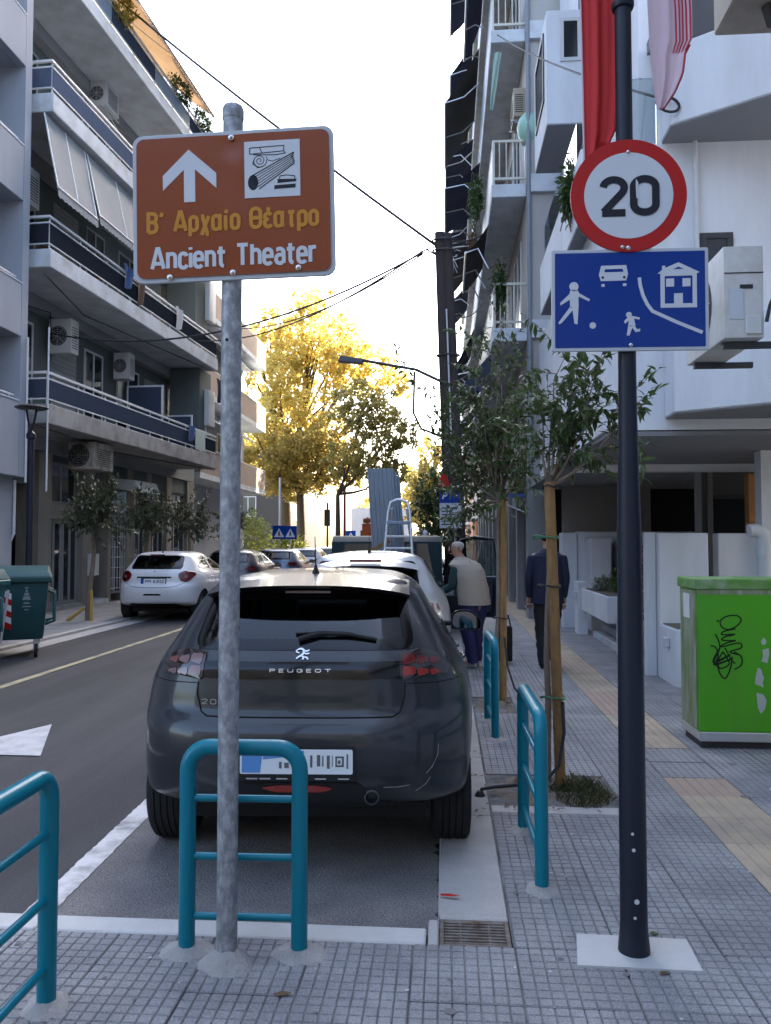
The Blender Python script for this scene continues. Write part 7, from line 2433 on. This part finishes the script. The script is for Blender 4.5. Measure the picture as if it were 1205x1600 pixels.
def white_detail(root, H, fr, ff, fs):
    for sg in (-1, 1):
        lp = roundpoly([(sg * .50, .90), (sg * .485, .98), (sg * .58, 1.05), (sg * .73, 1.03), (sg * .79, .97), (sg * .72, .85), (sg * .60, .80)], .07, 4)
        m = MB(); patch(m, fr, lp, 10, 16, .012); lm = m.build('tail_lamp', lamp_red, root, smooth=40)
        m = MB(); patch(m, fr, roundpoly([(sg * .60, .90), (sg * .60, .96), (sg * .66, .96), (sg * .66, .90)], .02), 4, 4, .016, 0, .004); m.build('lamp_cell', lamp_clear, lm, smooth=40)
    small_plate(root, fr, .83, 'PPI-6302'.replace('-', ' ')[:8])
    tube_on(fr, [(-.36, .915), (.36, .915)], .014).build('boot_trim', gloss_black, root, smooth=60)
    tube_on(fr, [(-.62, .80), (-.45, .73), (-.2, .71), (.2, .71), (.45, .73), (.62, .80)], .004).build('tailgate_seam', seam_m, root, smooth=60)
    m = MB(); patch(m, fr, roundpoly([(-.20, .55), (.20, .55), (.16, .585), (-.16, .585)], .015), 4, 10, .008); m.build('fog_lamp', gloss_black, root, smooth=40)
    m = MB(); patch(m, fr, roundpoly([(-.72, .20), (.72, .20), (.60, .30), (.50, .385), (-.50, .385), (-.60, .30)], .04), 8, 24, .008); m.build('apron', plastic, root, smooth=40)
    m = MB(); m.sheet(lambda u, v: V((-.44 + .88 * u, .30 + .16 * v + .10 * abs(2 * u - 1) ** 3, 1.395 - .012 * (1 - v) - .03 * abs(2 * u - 1) ** 3)), 18, 3); m.build('roof_spoiler', paint_wh, root, smooth=60)
    MB().obox((0, .315, 1.372), (.30, .02, .022)).build('brake_lamp', lamp_red, root, bevel=.004)
    for a in (.0,):
        b = MB(); oo = fr(0, 1.02, .008); b.ribbon([(-.02, .02), (.01, .015), (0, -.02)], .012, oo, V((1, 0, 0)), V((0, 0, 1)), .003); b.build('emblem', chrome, root)
    antenna(root, 0, .62, 1.41, .16)
    for sg in (-1, 1):
        mirror(root, sg, 2.42, .98, .80, plastic)
        f = fs(sg)
        for pts in ([(1.02, .95), (1.12, .6), (1.45, .33)], [(1.56, 1.0), (1.60, .32)], [(2.62, 1.0), (2.72, .6), (2.70, .33)]):
            tube_on(f, pts, .003).build('door_seam', seam_m, root, smooth=60)
        for y in (1.25, 1.80):
            MB().tube([f(y, .90, .004), f(y + .03, .905, .022), f(y + .15, .905, .022), f(y + .18, .90, .004)], .010, 8).build('door_handle', chrome, root, smooth=60)
CARG = 'cars parked along the left kerb'
build_car('white hatchback with red tail lamps parked on the left before the shops', (-5.98, 15.95, RZ), 0, paint_wh, lod=1, detail=white_detail, group=CARG)

def plain_detail(root, H, fr, ff, fs):
    for sg in (-1, 1):
        lp = roundpoly([(sg * .50, .88), (sg * .50, 1.0), (sg * .74, 1.0), (sg * .78, .88)], .04, 3)
        m = MB(); patch(m, fr, lp, 6, 10, .012); m.build('tail_lamp', lamp_red, root, smooth=40)
        mirror(root, sg, 2.42, .98, .80, plastic)
    plate(root, fr, 0, .72, .50, .11, '', None, .012)
    tube_on(fr, [(-.62, .80), (-.45, .66), (.45, .66), (.62, .80)], .004).build('tailgate_seam', seam_m, root, smooth=60)
build_car('dark saloon parked in front of the white hatchback', (-5.95, 21.3, RZ), 0, paint_night, lod=1, detail=plain_detail, group=CARG)
c1 = build_car('silver blue car third in the left row', (-5.75, 26.2, RZ), 0, paint_blue, lod=1, detail=plain_detail, group=CARG)
for i, (y, pm, lab) in enumerate(((31.2, paint_wh, 'white car fourth in the left row'), (36.0, paint_night, 'dark car last in the left row'))):
    c = copy_tree(c1)
    c.location = (-5.7 + .1 * i, y, RZ)
    c['label'] = lab
    for k in KIDS(c):
        if k.name.startswith('body'):
            k.data = k.data.copy(); k.data.materials[0] = pm

def silver_detail(root, H, fr, ff, fs):
    plain_detail(root, H, fr, ff, fs)
    m = MB(); m.sheet(lambda u, v: V(((2 * u - 1) * (.56 - .06 * v), .22 + .85 * v + .12 * abs(2 * u - 1) ** 3 * (1 - v), 1.375 + .15 * v ** .6 - (.05 + .02 * v) * abs(2 * u - 1) ** 3)), 20, 10); m.build('roof_spoiler', paint_silver, root, smooth=60)
    MB().obox((0, .27, 1.425), (.33, .03, .028)).build('brake_lamp', lamp_red, root, bevel=.006, segs=2)
    antenna(root, 0, .80, 1.505, .19)
build_car('silver hatchback parked ahead of the dark one, roof with high red brake lamp', (-.83, 8.02, RZ), R(1.0), paint_silver, spec=scaled(HATCH, .92, 1.03, 1.045), lod=1, detail=silver_detail)
build_car('dark car standing far down the right kerb', (-.95, 20.5, RZ), 0, paint_night, lod=1, detail=plain_detail)
build_car('white van-like car far down the right kerb', (-.95, 27.0, RZ), 0, paint_wh, spec=scaled(HATCH, 1.05, 1.02, 1.12), lod=1)

# teal pick-up with ladder and roofing sheets
pk_ = thing('pickup_truck', 'dark teal pick-up with its near side door open, loaded with ladder and roofing sheets', 'pickup', (-1.0, 11.95, RZ))
PX0, PX1 = -1.95, -.07
def pbox(name, x0, x1, y0, y1, z0, z1, m, bev=.03): return MB().box(x0, x1, y0, y1, z0 + RZ, z1 + RZ).build(name, m, pk_, bevel=bev, segs=2, smooth=35)
truck_paint = mat('truck_paint', (.005, .020, .027), .5, spec=.2)
paint_teal = truck_paint
pbox('bed', PX0, PX1, 12.0, 13.45, .45, .98, paint_teal)
pbox('bed_floor', PX0 + .1, PX1 - .1, 12.06, 13.4, .97, .985, plastic, .003)
prof = [(13.46, .40), (13.46, .98), (13.55, 1.64), (13.72, 1.74), (14.9, 1.75), (15.15, 1.68), (15.75, 1.10), (16.7, 1.02), (16.85, .85), (16.85, .40)]
b = MB().prism([(y, z + RZ) for y, z in prof], (PX1, 0, 0), V((0, 1, 0)), V((0, 0, 1)), PX1 - PX0)
b.build('cab', paint_teal, pk_, bevel=.05, segs=2, smooth=40)
MB().prism([(-.80, 1.06), (.80, 1.06), (.70, 1.62), (-.70, 1.62)], (-1.01, 13.32, RZ), X_, V((0, .125, 1)).normalized(), .004).build('rear_window', win_glass, pk_)
MB().prism([(13.75, 1.05), (15.55, 1.05), (14.98, 1.62), (13.85, 1.62)], (PX1 + .004, 0, RZ), V((0, 1, 0)), V((0, 0, 1)), .004).build('side_window', win_glass, pk_)
MB().prism([(13.75, 1.05), (15.55, 1.05), (14.98, 1.62), (13.85, 1.62)][::-1], (PX0 - .004, 0, RZ), V((0, 1, 0)), V((0, 0, 1)), -.004).build('side_window', win_glass, pk_)
for ya in (12.7, 15.9):
    for xx in (PX0 + .0, PX1 - .24):
        w_ = MB().lathe([(.22, 0), (.33, .01), (.35, .05), (.35, .19), (.33, .23), (.22, .24)], 24, (xx, ya, .35 + RZ), 'x').build('wheel', tyre_m, pk_, smooth=35)
        MB().lathe([(.21, -.004), (.21, .244)], 16, (xx, ya, .35 + RZ), 'x').build('rim', rim_m, w_)
for xx in (PX0 + .02, PX1 - .16):
    MB().box(xx, xx + .14, 11.985, 12.0, .72 + RZ, .92 + RZ).build('tail_lamp', lamp_red, pk_)
# open door on the kerb side
dx0, dy0 = PX1 + .02, 14.05
dd = V((math.cos(R(-28)), math.sin(R(-28)), 0))
dn = V((-dd.y, dd.x, 0))
DP = lambda a, z, e=0: V((dx0, dy0, RZ)) + dd * a + V((0, 0, z)) + dn * e
pd = [(.0, .36), (1.0, .36), (1.06, .60), (1.06, 1.06), (.0, 1.06)]
door = MB().prism(pd, DP(0, 0), dd, Z_, .07).build('open_door', paint_night, pk_, bevel=.015)
MB().tube([DP(0, 1.05, .03), DP(.10, 1.40, .03), DP(.35, 1.66, .03), DP(.60, 1.71, .03), DP(.98, 1.68, .03), DP(1.05, 1.06, .03)], .035, 8).build('door_frame', gloss_black, door, smooth=60)
MB().prism([(.06, 1.06), (1.02, 1.06), (.96, 1.66), (.60, 1.69), (.36, 1.63), (.12, 1.36)], DP(0, 0, .035), dd, Z_, .004).build('door_window', car_glass, door)
MB().prism([(.08, .46), (.95, .46), (.98, .98), (.08, .98)], DP(0, 0, -.075) , dd, Z_, .01).build('door_lining', cabin_m, door)
MB().prism([(.2, .72), (.7, .72), (.7, .80), (.2, .80)], DP(0, 0, -.09), dd, Z_, .04).build('door_pull', plastic, door)
# ladder
ld = thing('step_ladder', 'aluminium step ladder standing in the bed of the teal pick-up', 'ladder', (-.72, 12.4, .93))
LF = lambda u, v, e=0: V((-.99 + .50 * u + (.09 if u < .5 else -.09) * v, 12.30 + .32 * v + e, .93 + 1.32 * v))
b = MB().tube([LF(0, 0), LF(0, .85), LF(0, .97) + V((.03, 0, 0)), LF(.25, 1.0), LF(.75, 1.0), LF(1, .97) - V((.03, 0, 0)), LF(1, .85), LF(1, 0)], .022, 8)
b.build('front_frame', alu, ld, smooth=60)
for v in (.14, .28, .42, .56):
    p, q = LF(0, v), LF(1, v)
    MB().box(p.x + .01, q.x - .01, p.y - .02, p.y + .10, p.z - .015, p.z + .015).build('tread', alu, ld, bevel=.004)
p, q = LF(0, .72), LF(1, .72)
MB().box(p.x - .0, q.x + .0, p.y - .04, p.y + .22, p.z - .02, p.z + .03).build('platform', panel_light, ld, bevel=.006)
for u in (0.1, .9):
    MB().tube([LF(u, .9) + V((0, .06, 0)), V((-1.0 + .56 * u, 13.15, .94))], .016, 6).build('rear_leg', alu, ld)
rs = thing('roofing_sheet', 'corrugated grey roofing sheets leaning upright in the bed of the teal pick-up', 'sheets', (-1.0, 13.2, .93))
for k in range(3):
    def cs(u, v):
        xx = -1.30 + .05 * k + .44 * u
        ph = (u * 6) % 1
        dz = .02 if ph < .35 else 0
        return V((xx + .13 * (1 - v) * 1.0 , 13.05 + .12 * v + .02 * k - dz, .94 + (1.86 - .06 * k) * v))
    MB().sheet(cs, 72, 1).build('sheet', mat('zinc', (.17, .21, .26), .4, metal=.4, var=.15), rs)
loose('wood_batten', MB().obox((-1.22, 12.75, 1.42), (.75, .04, .06), Matrix.Rotation(R(-30), 3, 'Y')), stake_m, 'pale wooden batten lying slanted on the load of the pick-up', 'batten')

# ------------------------------------------------------------------ dumpsters
binm = mat('binm', (.012, .050, .055), .5, var=.2, vscale=4, bump=.1)
bin_lid = mat('bin_lid', (.020, .075, .085), .45, var=.15, vscale=4)
def dumpster(label, x0, x1, y0, y1, mat_b, mat_l, extra=False):
    t = thing('dumpster', label, 'dumpster', ((x0 + x1) / 2, (y0 + y1) / 2, RZ), 'wheeled dumpsters by the left kerb')
    z0, z1 = .26 + RZ, 1.12 + RZ
    i = .07
    MB().hexa([(x0 + i, y0 + i, z0), (x1 - i, y0 + i, z0), (x1 - i, y1 - i, z0), (x0 + i, y1 - i, z0), (x0, y0, z1), (x1, y0, z1), (x1, y1, z1), (x0, y1, z1)]).build('tub', mat_b, t, bevel=.035, segs=2, smooth=40)
    MB().box(x0 - .035, x1 + .035, y0 - .035, y1 + .035, z1 - .06, z1 + .02).build('rim', mat_b, t, bevel=.015)
    b = MB().hexa([(x0 - .03, y0 - .03, z1 + .022), (x1 + .03, y0 - .03, z1 + .022), (x1 + .03, y1 + .03, z1 + .022), (x0 - .03, y1 + .03, z1 + .022), (x0 + .02, y0 + .05, z1 + .10), (x1 - .02, y0 + .05, z1 + .10), (x1 - .02, y1 - .05, z1 + .16), (x0 + .02, y1 - .05, z1 + .16)])
    b.build('lid', mat_l, t, bevel=.02, segs=2, smooth=40)
    for xx in (x0 + .16, x1 - .16):
        for yy in (y0 + .16, y1 - .16):
            w_ = MB().lathe([(.03, -.025), (.095, -.022), (.10, 0), (.095, .022), (.03, .025)], 18, (xx, yy, .10 + RZ), 'x').build('caster', tyre_m, t, smooth=40)
            MB().box(xx - .035, xx + .035, yy - .03, yy + .05, .12 + RZ, z0 + .01).build('caster_fork', alu, w_)
    for yy in (y0 + .22, y1 - .25):
        MB().tube([(x1 - .02, yy, z1 - .18), (x1 + .07, yy, z1 - .22), (x1 + .07, yy, z1 - .62), (x1 - .05, yy, z1 - .66)], .024, 8).build('end_arm', mat_l, t, smooth=60)
    s_ = lambda z: y0 + i * (1 - (z - z0) / (z1 - z0)) - .005
    if extra:
        xa = x0 + (x1 - x0) * .50
        for k in range(6):
            za, zb = .46 + RZ + .085 * k, .46 + RZ + .085 * (k + 1)
            MB().add([(xa, s_(za), za), (xa + .12, s_(za), za - .06), (xa + .12, s_(zb), zb - .06), (xa, s_(zb), zb)], [(0, 1, 2, 3)]).build('warning_stripe', (sred if k % 2 == 0 else paint_white), t)
        b = MB()
        c = x0 + (x1 - x0) * .76
        for (w_, za, zb) in ((.05, .98, 1.0), (.03, .93, .965), (.07, .88, .92), (.11, .82, .87), (.09, .765, .785), (.13, .72, .735), (.06, .675, .69)):
            b.add([(c - w_ / 2, s_(za + RZ), za + RZ), (c + w_ / 2, s_(za + RZ), za + RZ), (c + w_ / 2 * .7, s_(zb + RZ), zb + RZ), (c - w_ / 2 * .7, s_(zb + RZ), zb + RZ)], [(0, 1, 2, 3)])
        b.build('printed_emblem', mat('emblem_grey', (.22, .25, .27), .6), t)
    return t
d1 = dumpster('dark green wheeled dumpster with red and white warning stripes', -6.94, -5.74, 10.60, 11.60, binm, bin_lid, True)
d1.rotation_euler = (0, 0, R(26.5))
d2 = dumpster('teal dumpster cut by the left edge, nearer than the striped one', -6.90, -5.70, 8.95, 10.05, mat('binm2', (.010, .085, .10), .45, var=.15, vscale=4), bin_lid)
MB().tube([(-5.685, 10.05, .95), (-5.76, 10.01, .24), (-5.76, 9.05, .20)], .018, 6).build('frame_bar', alu, d2)

# ------------------------------------------------------------------ street furniture, poles, wires
sl = thing('street_lamp', 'slim black street lamp with a flat disc head on the left pavement', 'street lamp', (-6.95, 12.9, 0))
MB().tube([(-6.95, 12.9, 0), (-6.95, 12.9, 1.0), (-6.95, 12.9, 3.30)], [.06, .055, .05], 12).build('shaft', black_paint, sl, smooth=60)
MB().lathe([(.03, 3.28), (.075, 3.33), (.075, 3.40), (.03, 3.45)], 14, (-6.95, 12.9, 0)).build('joint', black_paint, sl, smooth=40)
for sx_ in (-1, 1):
    MB().tube([(-6.95, 12.9, 3.42), (-6.95 + sx_ * .06, 12.9, 3.65), (-6.95 + sx_ * .09, 12.9, 3.82)], .018, 8).build('fork', black_paint, sl, smooth=60)
MB().lathe([(.0, 3.80), (.22, 3.815), (.27, 3.84), (.20, 3.875), (.05, 3.89)], 28, (-6.95, 12.9, 0)).build('disc_head', dark_steel, sl, smooth=50)
MB().lathe([(.05, 3.74), (.06, 3.80)], 14, (-6.95, 12.9, 0)).build('lamp_glass', frame_w, sl)

up = thing('utility_pole', 'dark leaning utility pole with cables, behind the second young tree', 'utility pole', (.22, 15, 0))
pole_m = mat('pole_m', (.055, .042, .040), .85, var=.35, vscale=9, stretch=(4, 4, .4), bump=.5, bscale=30)
pb_, pt_ = V((.225, 15, -.05)), V((-.03, 15, 7.45))
MB().tube([pb_ + V((-.09, 0, 0)), pb_.lerp(pt_, .5) + V((-.075, 0, 0)), pt_ + V((-.07, 0, 0))], [.13, .115, .10], 14).build('shaft', pole_m, up, smooth=60)
MB().tube([pb_ + V((.10, .02, 0)), pb_.lerp(pt_, .5) + V((.075, .02, 0)), pt_ + V((.06, .02, -.03))], [.125, .11, .10], 14).build('twin_shaft', pole_m, up, smooth=60)
for z in (7.1, 7.3, 5.1, 2.9):
    c = pb_.lerp(pt_, (z + .05) / 7.5)
    MB().tube([c + V((.215 * math.cos(a * PI / 8), .14 * math.sin(a * PI / 8), 0)) for a in range(16)], .018, 6, closed=True).build('strap', dark_steel, up)
c = pb_.lerp(pt_, .62)
MB().tube([pb_.lerp(pt_, .48) + V((.0, -.135, 0)), pb_.lerp(pt_, .80) + V((.0, -.125, 0))], .017, 6).build('sky_slit', frame_w, up)  # white tube drawn for the bright sky seen between the twin shafts
MB().tube([V((-.12, 15, 7.0)), V((-.35, 14.95, 7.12)), V((-.45, 14.9, 7.05))], .018, 6).tube([V((-.12, 15, 7.2)), V((-.36, 14.95, 7.12))], .014, 6).build('cable_bracket', dark_steel, up, kind='stuff')
# parking panel on the pole
ps = thing('parking_sign', 'parking sign with white P on blue above pale text, on the utility pole', 'road sign', (.08, 14.7, 1.8))
MB().box(-.12, .30, 14.70, 14.71, 2.12, 2.55).build('blue_panel', sblue, ps)
MB().box(-.115, .295, 14.692, 14.699, 1.84, 2.30).build('text_panel', sign_grey, ps)
stroke_text('P', 'letter', sign_white, ps, V((-.02, 14.698, 2.36)), X_, Z_, .15, .03)
for k in range(6):
    MB().box(-.08, .12 + .10 * (k % 2), 14.689, 14.691, 1.90 + .06 * k, 1.918 + .06 * k).build('text_line', ink, ps)
MB().tube([(.17, 14.72, 0), (.17, 14.72, 1.9)], .025, 8).build('post', galv, ps)
MB().add([(-.10, 14.80, 2.56), (.08, 14.80, 2.56), (.02, 14.80, 2.85), (-.10, 14.80, 2.85)], [(0, 1, 2, 3)]).build('red_sticker', sred, ps)
# lamp on an arm
la_ = thing('arm_lamp', 'cobra head street lamp on a long arm left of the utility pole', 'street lamp', (-.05, 15, 4.6))
MB().tube([(.0, 14.9, 4.55), (-.55, 14.9, 4.82), (-1.58, 14.9, 5.02)], .03, 8).build('arm', dark_steel, la_, smooth=60)
b = MB().hexa([(-2.02, 14.80, 4.99), (-1.55, 14.82, 4.94), (-1.55, 14.98, 4.94), (-2.02, 15.0, 4.99), (-1.98, 14.82, 5.10), (-1.55, 14.85, 5.04), (-1.55, 14.95, 5.04), (-1.98, 14.98, 5.10)])
b.build('lamp_head', dark_steel, la_, bevel=.02, segs=2, smooth=40)
MB().tube([(-.58, 14.9, 4.78), (-.60, 14.9, 4.0), (-.45, 14.9, 3.7), (-.05, 14.9, 3.55)], .025, 6).build('brace', dark_steel, la_, smooth=60)
def wire(label, p, q, sag, r=.010, cat='cable'):
    p, q = V(p), V(q)
    loose('overhead_cable', MB().tube([p.lerp(q, i / 24) - V((0, 0, sag * 4 * (i / 24) * (1 - i / 24))) for i in range(25)], r, 5), ac_dark, label, cat, 'overhead cables', smooth=60)
wire('thick black cable from the pole top passing behind the brown sign', (-.12, 14.95, 7.15), (-8.3, 19.24, 15.4), .10, .030)
wire('black cable sagging from the pole to the first balcony', (-.42, 14.9, 7.05), (-9.1, 17.6, 6.4), .75, .02)
wire('black cable sagging to the far end of the second balcony', (-.42, 14.9, 7.08), (-7.45, 23.5, 7.7), .5, .018)
wire('thin cable between the pole and the white block', (-.42, 14.9, 7.02), (-8.6, 27.5, 9.4), .7, .016)
wire('thin cable slanting down from the pole to the lamp arm', (-.18, 14.92, 6.6), (-.60, 14.9, 4.85), .05, .006)
wire('cables between the pole and the right block, upper one', (.05, 15, 7.3), (.95, 19, 9.0), .1, .02)
wire('lower cable between the pole and the right block', (.05, 15, 5.9), (.95, 20, 7.6), .2, .010)
wc = thing('overhead_cable', 'black cable ending in a loop beside the pale flag', 'cable', (1.65, 12, 9))
pts = [V((1.12, 16.7, 12.35)).lerp(V((2.2, 7.95, 5.95)), i / 20) - V((0, 0, .12 * 4 * (i / 20) * (1 - i / 20))) for i in range(21)]
lp_ = [V((2.20 + .11 * math.sin(a * .42) , 7.93, 5.97 - .075 * (1 - math.cos(a * .42)) + .09 * math.sin(a * .42) * -.3)) for a in range(1, 15)]
MB().tube(pts + lp_, .014, 6).build('cable_run', ac_dark, wc, smooth=60)
# pedestrian crossing signs, posts and box far ahead
for i, (x, y, lab) in enumerate(((-7.9, 37.5, 'blue square pedestrian crossing sign before the lime bush'), (-7.5, 38.2, 'second blue crossing sign half behind the first'), (-6.2, 52.0, 'blue crossing sign across the far junction'))):
    t = thing('crossing_sign', lab, 'road sign', (x, y, 0), 'pedestrian crossing signs')
    MB().tube([(x, y + .03, 0), (x, y + .03, 2.4)], .03, 6).build('post', galv, t)
    MB().box(x - .32, x + .32, y - .01, y, 1.78, 2.42).build('panel', sblue, t)
    MB().prism([(-.24, -.2), (.24, -.2), (0, .22)], (x, y - .012, 2.08), X_, Z_, .002).build('triangle', sign_white, t)
    MB().prism(circle(0, .08, .035, 8), (x, y - .016, 2.06), X_, Z_, .002).prism([(-.05, -.13), (-.01, -.13), (.0, -.04), (.03, -.13), (.07, -.13), (.03, .05), (-.03, .05)], (x, y - .016, 2.06), X_, Z_, .002).build('walking_figure', ink, t, kind='stuff')
def post(name, label, cat, x, y, h, r, m):
    t = thing(name, label, cat, (x, y, 0)); MB().tube([(x, y, -.1), (x, y, h)], r, 8).build('shaft', m, t, smooth=60)
    MB().lathe([(r * 1.6, 0), (r * 1.6, .08)], 8, (x, y, -.05)).build('foot', m, t); return t
post('red_pole', 'red painted pole among the plane trees', 'pole', -5.15, 40.5, 4.4, .07, mat('red_pole_m', (.22, .03, .025), .6))
post('grey_pole', 'pale slim post before the ochre plane tree', 'pole', -8.6, 41.0, 5.0, .06, frame_w)
post('dark_pole', 'dark slim post in front of the lime bush', 'pole', -10.2, 37.6, 4.6, .06, black_paint)
tl = post('traffic_light', 'black traffic light on its post beyond the crossing', 'traffic light', -7.0, 47.0, 4.0, .06, black_paint)
MB().box(-7.18, -6.82, 46.8, 46.95, 2.6, 3.6).build('signal_head', black_paint, tl, bevel=.03)
ob_2 = thing('orange_bin', 'orange box on the post left of the ladder', 'box', (-3.05, 31, 1.6))
MB().box(-3.26, -2.90, 31, 31.3, 1.75, 2.35).build('box_body', mat('orange_m', (.45, .09, .015), .5), ob_2, bevel=.04, segs=2)
MB().box(-3.22, -2.94, 30.98, 31.32, 2.37, 2.55).build('box_lid', mat('orange_m2', (.30, .06, .01), .5), ob_2, bevel=.03)
MB().tube([(-3.08, 31.35, -.05), (-3.08, 31.35, 2.6)], .04, 8).build('post', dark_steel, ob_2)
wp2 = thing('white_post', 'white topped post beside the utility pole in front of the parked vans', 'post', (-.45, 17.5, 0))
MB().tube([(-.45, 17.5, -.05), (-.45, 17.5, 1.5)], .03, 8).build('shaft', frame_w, wp2)
MB().lathe([(.035, 1.5), (.07, 1.52), (.06, 1.80), (.02, 1.86)], 10, (-.45, 17.5, 0)).build('head', sign_white, wp2)
# white cloth canopy and blue edge over the shop entrance behind the young trees
ca = thing('awning', 'white crumpled canopy with blue edge over the shopfront behind the young trees', 'awning', (1.3, 17, 2.7))
MB().sheet(lambda u, v: V((.80 + .98 * u, 17.2 + 2.8 * v, 2.62 + .75 * u + .12 * math.sin(7 * u + 5 * v) * (1 - u) + .05 * math.sin(17 * v))), 16, 12).build('fabric', mat('canopy_w', (.55, .56, .58), .8, var=.1, vscale=4), ca, smooth=60)
MB().box(.80, 1.76, 17.15, 17.19, 2.54, 2.62).build('blue_edge', mat('canopy_b', (.05, .09, .22), .6), ca)
for yy in (17.25, 19.9):
    MB().tube([(1.74, yy, 2.2), (.82, yy, 2.60)], .016, 6).build('arm', rail_m, ca)
# litter
def scrap(label, pts, z, m, name='paper_scrap'):
    n = len(pts)
    loose(name, MB().add([(x, y, z + .004 * (i % 3)) for i, (x, y) in enumerate(pts)] + [(sum(p[0] for p in pts) / n, sum(p[1] for p in pts) / n, z + .012)], [(i, (i + 1) % n, n) for i in range(n)]), m, label, 'litter')
scrap('white scrap of paper on the tiles right of the tactile strip', [(2.02, 5.26), (2.10, 5.38), (2.26, 5.40), (2.30, 5.30), (2.22, 5.28), (2.12, 5.22)], .006, sign_white)
scrap('red strip of plastic on the concrete channel', [(-.03, 3.60), (.02, 3.585), (.055, 3.588), (.05, 3.60), (-.028, 3.612)], .001, sred, 'plastic_strip')
scrap('small pale wrapper on the front paving left of the sign pole', [(-.60, 2.78), (-.55, 2.79), (-.53, 2.775), (-.58, 2.765)], .004, dead, 'dry_leaf')
for i, (x, y, lab) in enumerate(((.10, 3.33, 'tan dry leaf caught on the drain grating'), (.76, 3.0, 'dark dry leaf beside the pale footing'), (.80, 3.30, 'green fresh leaf behind the navy pole'))):
    mb = MB(); leaf(mb, V((x, y, .006)), V((.8, .5, .1)).normalized(), Z_, .05, .025)
    loose('dry_leaf', mb, dead if i < 2 else leaf_dark, lab, 'leaf')
